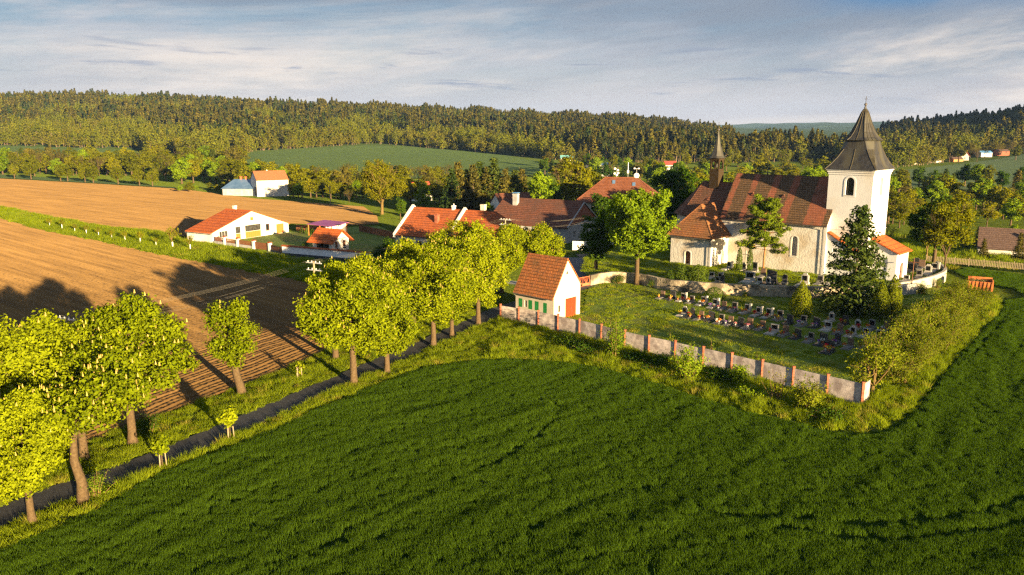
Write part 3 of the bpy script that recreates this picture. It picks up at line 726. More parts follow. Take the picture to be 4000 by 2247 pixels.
# ------------------------------------------------------------------ crop and grasses
def lf(m): return m
M['wheat'] = leafmat('wheat_blade', (0.0431, 0.0837, 0.0058), (0.0945, 0.1608, 0.0116), .25, nscale=.12, rw=.22, nw=1.0)
M['grass'] = leafmat('grass_blade', (0.1092, 0.1522, 0.0065), (0.2197, 0.2682, 0.0117), .35, nscale=.3)
M['dry_grass'] = leafmat('dry_grass_blade', (0.1428, 0.1530, 0.0122), (0.3060, 0.2652, 0.0408), .3, nscale=.5)
g = np.random.default_rng(11)
def cull(P, amax=.74, ymin=33): return P[(np.abs(P[:, 0] / np.maximum(P[:, 1], 1)) < amax) & (P[:, 1] > ymin)]
def fill(poly, dens, amax=.74, ymin=34, ymax=1e9):
    A = np.array(poly); x0, y0 = A.min(0); x1, y1 = A.max(0); y0 = max(y0, ymin); y1 = min(y1, ymax)
    n = int((x1 - x0) * (y1 - y0) * dens); P = g.uniform((x0, y0), (x1, y1), (n, 2)); P = cull(P, amax, ymin); return P[inside(poly, P)]
def vnoise(P, sx, sy, seed):
    """cheap smooth noise in -1..1"""
    r = np.random.default_rng(seed); v = np.zeros(len(P))
    for k in range(7):
        th = r.uniform(0, 6.283); w = r.uniform(.5, 1.6); v += np.sin((P[:, 0] * math.cos(th) / sx + P[:, 1] * math.sin(th) / sy) * w * 6.283 + r.uniform(0, 6.283))
    return v / 3.2

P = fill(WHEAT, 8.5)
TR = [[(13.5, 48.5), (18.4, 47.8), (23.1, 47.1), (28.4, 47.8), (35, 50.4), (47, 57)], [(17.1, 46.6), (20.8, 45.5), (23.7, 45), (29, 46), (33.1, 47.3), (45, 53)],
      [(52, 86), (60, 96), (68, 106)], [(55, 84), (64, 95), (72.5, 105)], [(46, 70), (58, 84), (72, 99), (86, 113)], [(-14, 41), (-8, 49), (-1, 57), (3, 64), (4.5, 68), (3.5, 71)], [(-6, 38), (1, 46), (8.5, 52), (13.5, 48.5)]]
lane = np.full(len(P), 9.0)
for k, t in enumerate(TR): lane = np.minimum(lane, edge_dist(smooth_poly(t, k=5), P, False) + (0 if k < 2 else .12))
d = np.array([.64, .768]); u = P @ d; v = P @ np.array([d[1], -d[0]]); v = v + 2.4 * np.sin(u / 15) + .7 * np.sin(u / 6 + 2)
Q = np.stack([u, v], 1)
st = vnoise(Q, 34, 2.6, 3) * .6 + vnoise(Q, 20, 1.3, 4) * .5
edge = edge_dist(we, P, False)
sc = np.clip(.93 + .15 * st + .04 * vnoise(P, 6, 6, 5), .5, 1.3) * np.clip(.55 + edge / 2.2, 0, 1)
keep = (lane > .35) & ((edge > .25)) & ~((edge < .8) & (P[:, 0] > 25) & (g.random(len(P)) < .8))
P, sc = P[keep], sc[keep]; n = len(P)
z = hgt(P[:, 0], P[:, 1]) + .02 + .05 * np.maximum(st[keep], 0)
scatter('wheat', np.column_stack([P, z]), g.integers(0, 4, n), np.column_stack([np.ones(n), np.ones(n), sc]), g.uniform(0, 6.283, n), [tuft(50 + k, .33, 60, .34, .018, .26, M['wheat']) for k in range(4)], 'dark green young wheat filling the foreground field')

# road verges and the rough strip along the concrete fence
VERGE_R = we[:40] + [(5.5, 96.8), (-1.5, 102.6), (-3.2, 103.6)] + [p for p in ROAD[len(rc):] if 25 < p[1] < 104]
VERGE_L = [p for p in ROAD[:len(rc)] if 25 < p[1] < 113] + [(-19, 112)] + ple[::-1]
FENCE = [(-1.5, 103), (.9, 101.2), (3.4, 99.2), (5.8, 97), (8.3, 94.6), (10.7, 92), (13.1, 89.2), (15.5, 86.8), (18, 84.5), (20.5, 82), (22.9, 79.6), (25.3, 77.1), (27.6, 74.7), (30, 72.2), (32.3, 69.8)]
ROUGH = [p for p in we if p[0] > -4 and p[0] < 72] + [(74, 119), (66, 112), (52, 95), (40, 79.5), (34, 71.5)] + FENCE[::-1]
def grass(name, poly, dens, hs, dry, label, protos, amax=.74):
    P = fill(poly, dens, amax); n = len(P); h = np.clip(hs * (1 + .45 * vnoise(P, 5, 5, 8) + .25 * g.normal(0, 1, n)), .3, 3)
    dn = vnoise(P, 4, 4, 9) + .8 * g.normal(0, 1, n); idx = np.where(dn > dry, 2 + g.integers(0, 2, n), g.integers(0, 2, n))
    return scatter(name, np.column_stack([P, hgt(P[:, 0], P[:, 1]) + .03]), idx, np.column_stack([np.ones(n), np.ones(n), h]), g.uniform(0, 6.283, n), protos, label)
GT = [tuft(60 + k, .45, 70, .45, .028, .45, M['grass'], .5) for k in range(2)] + [tuft(65 + k, .42, 60, .5, .024, .5, M['dry_grass'], .5) for k in range(2)]
grass('verge_grass', VERGE_R, 3.6, .55, 1.5, 'long sunlit grass on the verge between road and wheat', GT)
grass('meadow_grass', VERGE_L, 3.2, .5, 1.5, 'yellow green grass between the road and the ploughed field', GT)
grass('rough_grass', ROUGH, 3.0, .85, 1.4, 'rough grass and weeds below the concrete panel fence and hedge', GT)
LT = [tuft(70 + k, .7, 70, .16, .03, .5, M['grass'], .5) for k in range(2)] + [tuft(73 + k, .7, 60, .15, .03, .5, M['dry_grass'], .5) for k in range(2)]
grass('lawn_grass', CEM, 1.0, 1, 1.3, 'mown grass of the cemetery lawn', LT)
STRIP = [(-167.8, 260.2), (-134.3, 230), (-108.5, 207.7), (-85.6, 194), (-76, 181), (-67, 174), (-50, 160.5), (-46, 156.5), (-34, 150), (-20, 141), (-23.7, 119.8), (-36, 131.6), (-45.5, 138.9), (-72.1, 160.2), (-93.8, 179), (-114.8, 196), (-145.7, 225.3)]
BT = [tuft(80 + k, 1.1, 60, .7, .07, .5, M['grass'], .5) for k in range(2)] + [tuft(83 + k, 1.0, 50, .6, .07, .5, M['dry_grass'], .5) for k in range(2)]
grass('strip_grass', STRIP, .8, .6, 1.7, 'green grassy strip between the two ploughed fields', BT)
GAP = [(90, 148), (140, 120), (140, 200), (100, 210), (76, 160), (76, 146), (82, 146)]
grass('bank_grass', GAP, .3, .9, 1.3, 'rough grass beyond the wooden paling fence', BT)

# ------------------------------------------------------------------ far forest
def far_conifer(seed, needle, H=20, R=3.2, n=150, bare=.3):
    rng = np.random.default_rng(seed); f = rng.random(n) ** .8; z = H * (bare + (1 - bare) * f); r = R * (1 - f) ** .8 * rng.uniform(.5, 1.1, n) + .15; a = rng.uniform(0, 6.283, n)
    p = np.stack([r * np.cos(a), r * np.sin(a), z], 1); o = np.stack([np.cos(a), np.sin(a), np.full(n, .7)], 1)
    V, F_ = leaf_quads(rng, p, o, 1.7, .3, .4, .7)
    t = Tree(); t.crown = np_mesh('crown', V, F_, [M[needle]]); mb = MB(); mb.tube([(0, 0, -1), (0, 0, H * .9)], [.24, .06], 4); t.trunk = mb.mesh('trunk', [M['bark_far']]); return one_mesh(t, 'far_conifer')
def far_leafy(seed, leafm, H=16, R=4.6, n=270, leaf=1.5, base=3):
    rng = np.random.default_rng(seed); B = lobes(rng, (0, 0, base + (H - base) * .5), (R, R, (H - base) / 2), 7)
    (V, F_), _ = crown_arrays(rng, B, n // 3, 3, leaf, .6, .3); t = Tree(); t.crown = np_mesh('crown', V, F_, [M[leafm]])
    mb = MB(); mb.tube([(0, 0, -1), (0, 0, H * .6)], [.3, .12], 4); t.trunk = mb.mesh('trunk', [M['bark_far']]); return one_mesh(t, 'far_broadleaf')
M['bark_far'] = mat('bark_far', (.16, .11, .07), (.24, .17, .11), 2, .9)
M['far_pine'] = leafmat('far_pine_needle', (0.0425, 0.0500, 0.0099), (0.1313, 0.1125, 0.0165), .12)
M['far_spruce'] = leafmat('far_spruce_needle', (0.0216, 0.0405, 0.0121), (0.0702, 0.0810, 0.0162), .12)
M['far_green'] = leafmat('far_green_leaf', (0.0851, 0.1005, 0.0094), (0.1555, 0.1610, 0.0125), .25)
M['far_olive'] = leafmat('far_olive_leaf', (0.0838, 0.0867, 0.0099), (0.1530, 0.1388, 0.0143), .25)
PF = [far_conifer(1, 'far_pine', 19, 3.0, 130, .42), far_conifer(2, 'far_pine', 21, 2.8, 130, .48), far_conifer(3, 'far_spruce', 21, 3.3, 150, .16), far_conifer(4, 'far_spruce', 18, 3.0, 150, .1),
      far_leafy(5, 'far_green', 15, 5.4, base=1), far_leafy(6, 'far_green', 20, 5.0, base=2), far_leafy(7, 'far_olive', 18, 5.8, base=1), far_leafy(8, 'far_olive', 14, 4.8, base=.5)]
def pxof(P): return 2000 + FPX * (P[:, 0] / P[:, 1]) * 1.006
R_ = np.random.default_rng(21)
n = 125000; Yf = np.sqrt(R_.uniform(560 ** 2, 1720 ** 2, n)); af = R_.uniform(-.86, 1.15, n); P = np.stack([af * Yf, Yf], 1)
px = pxof(P)
low = np.interp(px, [-800, 540, 600, 840, 880, 1050, 1250, 1450, 1600, 1800, 2000, 2160, 2300, 2700, 3250, 3500, 3760, 4000, 4600, 9000], [812, 812, 700, 690, 730, 805, 856, 896, 886, 842, 770, 690, 670, 690, 690, 600, 690, 790, 870, 640])
low += 14 * np.sin(P[:, 0] / 31)
hi = np.where((px > 2850) & (px < 3420), 900 + 0 * px, np.where(px > 2300, 1600, 1720))
ok = (Yf > low) & (Yf < hi) & ~((P[:, 0] > 800) & (Yf < 500))
nz1 = vnoise(P, 210, 160, 31); nz2 = vnoise(P, 90, 70, 32); nz3 = vnoise(P, 420, 300, 33)
# meadows and cuttings between the stands
ok &= ~((px < 700) & (Yf < 1030) & (nz2 > .75)) & ~(nz3 + .3 * nz2 > 1.35)
ok &= R_.random(n) < np.clip(1.15 - .25 * (nz2 > .9), 0, 1)
P, Yf, px, nz1, nz2, low = P[ok], Yf[ok], px[ok], nz1[ok], nz2[ok], low[ok]; n = len(P)
fr = Yf - low
con = (np.clip((fr - 40) / 220, 0, 1) + .62 * nz1 + .42 * nz2 + .26 * R_.normal(0, 1, n) - .65 * (px < 800) * np.clip(1 - fr / 480, 0, 1) + .30 * (px > 2200)) > .86
con |= (px > 2250) & (px < 3250) & (fr > 12) & (nz2 > -.7)
spr = nz2 + .5 * R_.normal(0, 1, n) > .55
thin = R_.random(n) < np.where(con, .95, .55); idx = np.where(con, np.where(spr, 2, 0), np.where(nz2 * .7 + .5 * R_.normal(0, 1, n) > .0, 6, 4)) + R_.integers(0, 2, n)
stand = 1 + .22 * np.sign(vnoise(P, 130, 80, 34)) * (np.abs(vnoise(P, 130, 80, 34)) > .35)
s = np.where(con, stand, 1.0) * np.where(con, np.clip(R_.normal(.88, .14, n), .45, 1.2), R_.uniform(.5, 1.1, n)) * np.where(fr < 15, .8, 1)
P, idx, s = P[thin], idx[thin], s[thin]; n = len(P)
scatter('forest', np.column_stack([P, hgt(P[:, 0], P[:, 1]) - .1]), idx, np.column_stack([s * R_.uniform(.85, 1.2, n), s * R_.uniform(.85, 1.2, n), s]), R_.uniform(0, 6.283, n), PF, 'mixed pine, spruce and birch forest covering the hills behind the village')
print('forest', n)
# ------------------------------------------------------------------ buildings
M['plaster_white'] = mat('plaster_white', (0.6387, 0.6067, 0.5535), (0.7451, 0.7132, 0.6600), .6, .9, .01, 12, c3=(.56, .51, .44), s3=.3)
M['plaster_church'] = mat('plaster_church', (.57, .535, .475), (.67, .635, .575), .9, .92, .05, 3.4, c3=(.50, .42, .32), s3=.35, detail=7)
M['plaster_tower'] = mat('plaster_tower', (.58, .57, .56), (.65, .645, .63), .4, .9, .015, 6, c3=(.57, .53, .47), s3=.2)
M['plaster_cream'] = mat('plaster_cream', (0.4928, 0.4400, 0.3520), (0.5544, 0.5104, 0.4224), .7, .9, .012, 10, c3=(.48, .42, .33), s3=.4)
M['plaster_grey'] = mat('plaster_grey', (.26, .25, .25), (.42, .40, .38), 1.1, .9, .02, 8)
M['plinth_dark'] = mat('plinth_dark', (.035, .04, .05), (.06, .065, .075), 2, .8)
M['stone'] = mat('stone_rubble', (.24, .19, .13), (.46, .38, .27), 1.6, .95, .10, 4, c3=(.10, .085, .06), s3=.5, detail=8)
M['stone_pale'] = mat('stone_pale', (0.3312, 0.2952, 0.2376), (0.4464, 0.4104, 0.3456), 1.2, .95, .05, 5)
M['plinth_stone'] = mat('plinth_stone', (.28, .25, .2), (.40, .36, .28), 3, .95, .03, 8)
M['brick'] = tile('brick', (.26, .075, .04), (.34, .11, .06), (.25, .16, .12), row=.16, wid=.3, bump=.01, mort=.01)
M['copper'] = mat('roof_sheet_metal', (.016, .015, .014), (.042, .038, .032), 1.5, .55, .01, 4, spec=.5, stretch=(1.5, 1.5, .35), c3=(.055, .05, .032), s3=.4)
M['seam'] = mat('seam', (.06, .05, .03), (.10, .085, .05), 3, .5)
M['wood_shingle'] = mat('wood_dark', (0.0234, 0.0138, 0.0050), (0.0440, 0.0261, 0.0083), 3, .8, .02, 8, stretch=(1, 1, 3))
M['wood_brown'] = mat('wood_brown', (.12, .045, .018), (.19, .075, .03), 3, .7, .005, 10)
M['wood_orange'] = mat('wood_orange', (.36, .13, .025), (.46, .18, .04), 3, .6, .004, 10, stretch=(6, 6, .6))
M['wood_grey'] = mat('weathered_wood', (0.2160, 0.1656, 0.1008), (0.3240, 0.2592, 0.1584), 4, .9, .01, 10)
M['red_paint'] = mat('red_paint', (.52, .028, .006), (.60, .038, .008), 2, .6)
M['green_paint'] = mat('green_paint', (.012, .16, .035), (.02, .21, .05), 2, .6)
M['glass'] = mat('window_glass', (.012, .014, .018), None, rough=.08, spec=.5)
M['glass_pale'] = mat('window_glass_pale', (.03, .03, .028), (.07, .068, .06), 2, .2, spec=.5)
M['frame_white'] = mat('frame_white', (.66, .65, .62), None, rough=.6)
M['frame_dark'] = mat('frame_dark', (.03, .025, .02), None, rough=.6)
M['plaster_bright'] = mat('plaster_bright', (.74, .74, .74), (.80, .80, .80), .6, .9, .01, 12, c3=(.66, .65, .63), s3=.3)
M['niche'] = mat('niche_grey', (.30, .31, .34), (.38, .39, .42), 1, .8)
M['gutter'] = mat('gutter_metal', (.10, .09, .085), (.16, .14, .13), 3, .5, metal=.3)
M['zinc'] = mat('zinc_sheet', (.07, .14, .25), (.12, .20, .32), .5, .45, spec=.5, metal=.2)
M['purple_roof'] = mat('purple_sheet', (.24, .05, .16), (.32, .08, .22), .6, .5)
M['rust'] = mat('rusty_steel', (.34, .10, .025), (.48, .17, .05), 2.5, .85, .01, 12, c3=(.20, .06, .02), s3=1.2)
M['rust_red'] = mat('red_oxide_steel', (.42, .10, .04), (.5, .14, .06), 3, .7)
M['concrete'] = mat('concrete_panel', (0.2984, 0.2545, 0.2457), (0.6318, 0.5441, 0.5090), 1.4, .92, .012, 10, c3=(.30, .24, .225), s3=.9, detail=8)
M['steel'] = mat('galvanised_steel', (.45, .46, .47), (.55, .55, .56), 4, .4, metal=.4)
M['blue_cap'] = mat('blue_sheet', (.10, .26, .50), None, rough=.5)
M['roof_orange'] = tile('roof_orange', (.50, .115, .022), (.58, .15, .03), (.24, .055, .015), patch=(.33, .085, .03), ps=.7, lo=.46, hi=.72, row=.42)
M['roof_farm'] = tile('roof_farm', (.40, .10, .026), (.48, .13, .035), (.16, .04, .015), patch=(.25, .075, .032), ps=.8, lo=.44, hi=.68, row=.40)
M['roof_brown'] = tile('roof_brown', (.17, .065, .038), (.23, .09, .05), (.06, .025, .018), patch=(.11, .055, .038), row=.36)
M['roof_rectory'] = tile('roof_rectory', (0.1856, 0.0630, 0.0279), (0.2321, 0.0829, 0.0365), (.10, .035, .02), patch=(.20, .08, .045), row=.36)
M['roof_shed'] = tile('roof_shed', (.33, .115, .036), (.41, .15, .046), (.14, .05, .02), patch=(.15, .08, .035), ps=.9, lo=.46, hi=.66, row=.38)
M['roof_sacristy'] = tile('roof_sacristy', (.30, .12, .045), (.38, .16, .06), (.13, .055, .025), patch=(.21, .105, .045), ps=.5, row=.36)
RB = (.28, .095, .052)
M['roof_nave'] = tile('roof_nave', (.12, .075, .038), (.17, .10, .05), (.05, .03, .02), row=.36, skew=0,
                      bands=[(.5, 1.0, RB), (4.1, 1.1, RB), (8.0, 1.2, RB), (11.6, 1.3, RB), (16.9, 3.2, RB)], patch=(.095, .065, .036), ps=.5, lo=.5, hi=.72)
M['roof_choir'] = tile('roof_choir', (.16, .075, .045), (.24, .10, .055), (.07, .03, .02), row=.36, bands=[(3.0, 1.6, RB), (7.4, 1.2, RB)], patch=(.11, .06, .036), ps=.4)
M['roof_dull'] = tile('roof_dull', (0.1200, 0.0780, 0.0600), (0.1560, 0.1020, 0.0780), (.1, .06, .05), row=.4)
M['roof_far_red'] = mat('far_red_roof', (.36, .04, .03), (.44, .06, .045), 1, .8)
M['roof_far_teal'] = mat('far_teal_roof', (.12, .30, .30), None, rough=.7)
M['roof_barn'] = tile('roof_barn', (.36, .14, .06), (.42, .17, .075), (.2, .08, .035), patch=(.32, .13, .06), row=.5)

def arch(w, hh, rise, x=0.0, z=0.0, n=8, pointed=False):
    """outline of an opening of width w whose springing is at hh and whose top is rise above it, centred at x, sill at z"""
    p = [(x - w / 2, z), (x + w / 2, z), (x + w / 2, z + hh)]
    for k in range(1, n):
        t = math.pi * k / n
        p.append((x + w / 2 * math.cos(t), z + hh + rise * (math.sin(t) if not pointed else math.sin(t) ** .8)))
    return p + [(x - w / 2, z + hh)]
def rect(x0, z0, x1, z1): return [(x0, z0), (x1, z0), (x1, z1), (x0, z1)]

class Bld:
    def __init__(s, name, label, cat, o, u, z=0.0, group=None):
        s.u = Vector((u[0], u[1])).normalized(); s.e = empty(name, (o[0], o[1], z), math.atan2(s.u.y, s.u.x)); tag(s.e, label, cat, group)
        s.w = MB(); s.open = []
    def wall(s, p0, p1, outline, holes=(), into=None):
        """wall seen from outside with p0 at its left end; outline in (along, up); holes: (poly, depth, kind, options)"""
        p0, p1 = Vector(p0), Vector(p1); d = (p1 - p0).normalized(); nin = Vector((-d.y, d.x))
        fn = lambda x, z, dep: (p0.x + d.x * x + nin.x * dep, p0.y + d.y * x + nin.y * dep, z)
        mb = into or s.w
        loops = [outline] + [h[0] for h in holes]
        flat = [p for l in loops for p in l]
        tri = tessellate_polygon([[Vector((x, z, 0)) for x, z in l] for l in loops])
        mb.add([fn(x, z, 0) for x, z in flat], [tuple(t) for t in tri])
        for h in holes:
            n = len(h[0]); mb.add([fn(x, z, 0) for x, z in h[0]] + [fn(x, z, h[1] + .05) for x, z in h[0]], [(i, (i + 1) % n, n + (i + 1) % n, n + i) for i in range(n)])
            s.open.append((fn, h))
    def done(s, m, name='wall'):
        s.w.obj(name, m, s.e)
        for fn, h in s.open: s.opening(fn, *h)
        s.open = []; s.w = MB()
    def opening(s, fn, poly, dep, k, opt=None):
        opt = opt or {}
        cx = sum(p[0] for p in poly) / len(poly); zs = [p[1] for p in poly]; xs = [p[0] for p in poly]; cz = (min(zs) + max(zs)) / 2
        w, hh = max(xs) - min(xs), max(zs) - min(zs)
        if k in ('door', 'gate_door', 'shutter', 'hatch'):
            mb = MB(); mb.prism(poly, fn, dep - .04, dep + .03)
            if opt.get('planks'):
                for i in range(1, opt['planks']): 
                    x = min(xs) + w * i / opt['planks']; mb.prism(rect(x - .012, min(zs) + .03, x + .012, max(zs) - .03), fn, dep - .055, dep - .03, 1)
            o = mb.obj(k, [opt.get('m', M['wood_brown']), opt.get('m2', M['frame_dark'])], s.e)
            if opt.get('label'): o['label'] = opt['label']
            if opt.get('handle', k.endswith('door')):
                hb = MB(); x = max(xs) - .14 * w if not opt.get('double') else cx + .06; hb.prism(rect(x - .03, min(zs) + hh * .42, x + .03, min(zs) + hh * .50), fn, dep - .12, dep - .05); hb.obj('handle', [M['gutter']], o)
            return
        f = opt.get('fw', .07); mb = MB()
        inner = [(cx + (x - cx) * (1 - 2 * f / w), cz + (z - cz) * (1 - 2 * f / hh)) for x, z in poly]; n = len(poly)
        a = [fn(x, z, dep - .05) for x, z in poly] + [fn(x, z, dep - .05) for x, z in inner] + [fn(x, z, dep + .02) for x, z in inner]
        mb.add(a, [(i, (i + 1) % n, n + (i + 1) % n, n + i) for i in range(n)] + [(n + i, n + (i + 1) % n, 2 * n + (i + 1) % n, 2 * n + i) for i in range(n)])
        for i in range(1, opt.get('cols', 2)):
            x = min(xs) + w * i / opt.get('cols', 2); mb.prism(rect(x - .025, min(zs) + f, x + .025, max(zs) - f), fn, dep - .045, dep + .0)
        for i in range(1, opt.get('rows', 2)):
            z = min(zs) + hh * i / opt.get('rows', 2); mb.prism(rect(min(xs) + f, z - .02, max(xs) - f, z + .02), fn, dep - .04, dep + .003)
        o = mb.obj('window', [opt.get('m', M['frame_white'])], s.e)
        if opt.get('label'): o['label'] = opt['label']
        pb = MB(); pb.prism(poly, fn, dep + .02, dep + .04); pb.obj('pane', [opt.get('pm', M['glass'])], o)
        if opt.get('sill'):
            sb = MB(); sb.prism(rect(min(xs) - .08, min(zs) - .08, max(xs) + .08, min(zs)), fn, -.08, .003); sb.obj('sill', [opt['sill']], o)
    def part(s, name, mb, m, parent=None, smooth=False, label=None):
        o = mb.obj(name, m, parent or s.e, smooth)
        if label: o['label'] = label
        return o

def gable_roof(b, L0, L1, y0, y1, ym, ze0, ze1, zr, m, ov=.35, gov=.25, th=.16, ridge=None, name='roof'):
    """roof along x from L0 to L1; eaves at y0 (height ze0) and y1 (ze1), ridge at ym"""
    mb = MB(); k0 = (zr - ze0) / (ym - y0); k1 = (zr - ze1) / (y1 - ym)
    a, c = L0 - gov, L1 + gov
    mb.slab([(a, y0 - ov, ze0 - ov * k0), (c, y0 - ov, ze0 - ov * k0), (c, ym, zr), (a, ym, zr)], th)
    mb.slab([(a, ym, zr), (c, ym, zr), (c, y1 + ov, ze1 - ov * k1), (a, y1 + ov, ze1 - ov * k1)], th)
    mb.tube([(a + .02, ym, zr + th * .8), (c - .02, ym, zr + th * .8)], .13, 6)
    return b.part(name, mb, m)

def gutter(b, x0, x1, y, z, drop=None, zb=0.0):
    mb = MB(); mb.tube([(x0, y, z), (x1, y, z - .03)], .075, 6)
    g_ = b.part('gutter', mb, M['gutter'])
    if drop is not None:
        d = MB(); d.tube([(drop, y, z - .05), (drop, y + .35, z - .5), (drop, y + .35, zb)], .05, 6); d.obj('downpipe', [M['gutter']], g_)

def chimney(parent, x, y, z0, z1, w, m, cap=None, name='chimney', pots=0):
    mb = MB(); mb.box(x - w / 2, y - w / 2, z0, x + w / 2, y + w / 2, z1); mb.box(x - w / 2 - .07, y - w / 2 - .07, z1 - .22, x + w / 2 + .07, y + w / 2 + .07, z1 - .06)
    for k in range(pots): mb.lathe([(.11, z1), (.10, z1 + .35)], (x + (k - (pots - 1) / 2) * .35, y), 8)
    o = mb.obj(name, m, parent)
    if cap:
        c = MB(); c.box(x - w / 2 - .12, y - w / 2 - .12, z1 + .18, x + w / 2 + .12, y + w / 2 + .12, z1 + .28)
        for sx in (-1, 1):
            for sy in (-1, 1): c.box(x + sx * w * .4 - .03, y + sy * w * .4 - .03, z1 - .01, x + sx * w * .4 + .03, y + sy * w * .4 + .03, z1 + .2)
        c.obj('chimney_cap', cap, parent)
    return o

ZC = 1.2                                           # level of the churchyard
CU, CN = Vector((.72, -.694)), Vector((.694, .72))  # church axis (east to west) and inward direction
SWc = Vector((51.6, 129.4))
# ---- church: local x from the east end of the nave (0) to its west end (19.2), y inward, z from the churchyard
NL = 19.2; org = SWc - CU * NL
ch = Bld('church', 'white baroque village church with a tall tower and red brown tiled roofs', 'church', org, CU, ZC)
He, Hr, NW = 8.7, 15.6, 10.0
win = arch(1.0, 2.7, .65, 13.9, 2.7, pointed=True)
ch.wall((0, 0), (NL, 0), rect(0, -1.5, NL, He), [(win, .55, 'window', dict(cols=1, rows=1, fw=.06, pm=M['niche'], sill=M['plaster_tower']))])
gab = lambda W, e0, r, m_: [(0, -1.5), (W, -1.5), (W, e0), (m_, r), (0, e0)]
ch.wall((NL, 0), (NL, NW), gab(NW, He, Hr, NW / 2)); ch.wall((NL, NW), (0, NW), rect(0, -1.5, NL, He)); ch.wall((0, NW), (0, 0), gab(NW, He, Hr, NW / 2))
ch.done(M['plaster_church'], 'nave_wall')
mb = MB()  # smooth plaster surrounds and corner strips
fnS = lambda x, z, d: (x, d, z)
for wx in (13.9,):
    o_ = arch(1.5, 2.9, .85, wx, 2.4, pointed=True); i_ = arch(1.0, 2.7, .65, wx, 2.7, pointed=True); n = len(o_)
    mb.add([fnS(x, z, -.03) for x, z in o_] + [fnS(x, z, -.03) for x, z in i_] + [fnS(x, z, .01) for x, z in o_], [(i, (i + 1) % n, n + (i + 1) % n, n + i) for i in range(n)] + [(i, (i + 1) % n, 2 * n + (i + 1) % n, 2 * n + i) for i in range(n)])
mb.box(NL - .55, -.035, -1.4, NL + .035, .5, He - .1); mb.box(.05, -.035, He - .32, NL - .56, .02, He - .03)
ch.part('plaster_trim', mb, M['plaster_tower'])
ro = gable_roof(ch, 0, NL, 0, NW, NW / 2, He, He, Hr, M['roof_nave'], .45, .15, .2, name='nave_roof')
gutter(ch, -.1, NL + .1, -.55, He - .62, NL - .35, -1.2)
for x in (4.6, 10.3):   # small triangular dormer vents in the nave roof
    mb = MB(); zb = 11.9; yb = (zb - He) / (Hr - He) * 5
    mb.add([(x - .55, yb - .12, zb), (x + .55, yb - .12, zb), (x, yb - .02, zb + .85), (x, yb + .75, zb + .85)], [(0, 1, 2), (0, 2, 3), (1, 3, 2)])
    ch.part('roof_vent', mb, M['roof_brown'])
# choir with polygonal east end
CW0, CW1, CLn, CHe, CHr = 1.0, 9.0, 11.5, 8.1, 13.9
foot = [(0, CW0), (0, CW1), (-CLn + 3.0, CW1), (-CLn, CW1 - 2.6), (-CLn, CW0 + 2.6), (-CLn + 3.0, CW0)]
for i in range(1, 6):
    p, q = foot[i], foot[(i + 1) % 6]; ln = (Vector(q) - Vector(p)).length
    ch.wall(p, q, rect(0, -1.8, ln, CHe), [(arch(.9, 2.6, .6, ln / 2, 2.6, pointed=True), .4, 'window', dict(fw=.05, rows=4))] if i in (3, 4) else [])
ch.done(M['plaster_church'], 'choir_wall')
mb = MB(); ov = .4; cx_, cy_ = -3.5, 5.0
def outp(p): d = Vector((p[0] + 4, p[1] - 5)); d.normalize(); return (p[0] + d.x * ov if p[0] < -.1 else p[0], p[1] + (ov if p[1] > 5 else -ov), CHe - .3)
R0, R1 = (0, 5, CHr), (-CLn + 4.6, 5, CHr)
f = [outp(p) for p in foot]
for q in ([f[5], f[0], R0, R1], [f[1], f[2], R1, R0], [f[2], f[3], R1], [f[3], f[4], R1], [f[4], f[5], R1]): mb.slab(q, .18)
for p in f[2:6]: mb.tube([(p[0], p[1], p[2] + .2), (R1[0], R1[1], R1[2] + .16)], .12, 6)
mb.tube([(R0[0], 5, CHr + .16), (R1[0], 5, CHr + .16)], .13, 6)
cr = ch.part('choir_roof', mb, M['roof_choir'])
mb = MB(); e_ = []  # eyebrow dormer in the choir roof
yb, zb = 2.9, CHe + (2.9 - CW0) / 4 * (CHr - CHe)
for i in range(9):
    t = i / 8; x = -4.6 + (t - .5) * 3.0; e_.append((x, yb - .45, zb - .55 + .62 * math.sin(math.pi * t) ** 2)); 
bk = [(x, yb + 1.1, zb + 1.55) for x, y, z in e_]
mb.add(e_ + bk, [(i, i + 1, 10 + i, 9 + i) for i in range(8)])
dm = ch.part('dormer', mb, M['roof_brown']); mb = MB(); mb.box(-5.1, yb - .42, zb - .56, -4.1, yb - .38, zb - .12); mb.obj('dormer_opening', [M['frame_dark']], dm)
# ridge turret
tx_, ty_ = -4.3, 5.0; tu = MB(); hw = .78
for a in range(4):
    d0 = math.pi / 2 * a
for sx, sy in ((-1, -1), (1, -1), (1, 1), (-1, 1)): tu.box(tx_ + sx * hw - .13, ty_ + sy * hw - .13, CHr + 2.3, tx_ + sx * hw + .13, ty_ + sy * hw + .13, CHr + 4.5)
tu.box(tx_ - hw - .16, ty_ - hw - .16, CHr - 1.6, tx_ + hw + .16, ty_ + hw + .16, CHr + 2.3); tu.box(tx_ - hw - .16, ty_ - hw - .16, CHr + 4.25, tx_ + hw + .16, ty_ + hw + .16, CHr + 4.75)
for a in range(4):
    c_, s_ = math.cos(a * math.pi / 2), math.sin(a * math.pi / 2)
    fn = lambda x, z, d, c_=c_, s_=s_: (tx_ + c_ * x - s_ * -(hw + .1 - d), ty_ + s_ * x + c_ * -(hw + .1 - d), z)
    for sg in (-1, 1): tu.prism([(sg * .68, CHr + 3.5), (sg * .68, CHr + 4.3), (0, CHr + 4.3), (sg * .3, CHr + 4.0)], fn, 0, .12)
    tu.prism(rect(-.7, CHr + 2.25, .7, CHr + 2.62), fn, 0, .1)
tt = ch.part('turret', tu, M['wood_shingle'])
tb = MB(); tb.lathe([(.34, CHr + 2.9), (.30, CHr + 3.1), (.2, CHr + 3.5), (.05, CHr + 3.6)], (tx_, ty_), 10); tb.obj('bell', [M['copper']], tt)
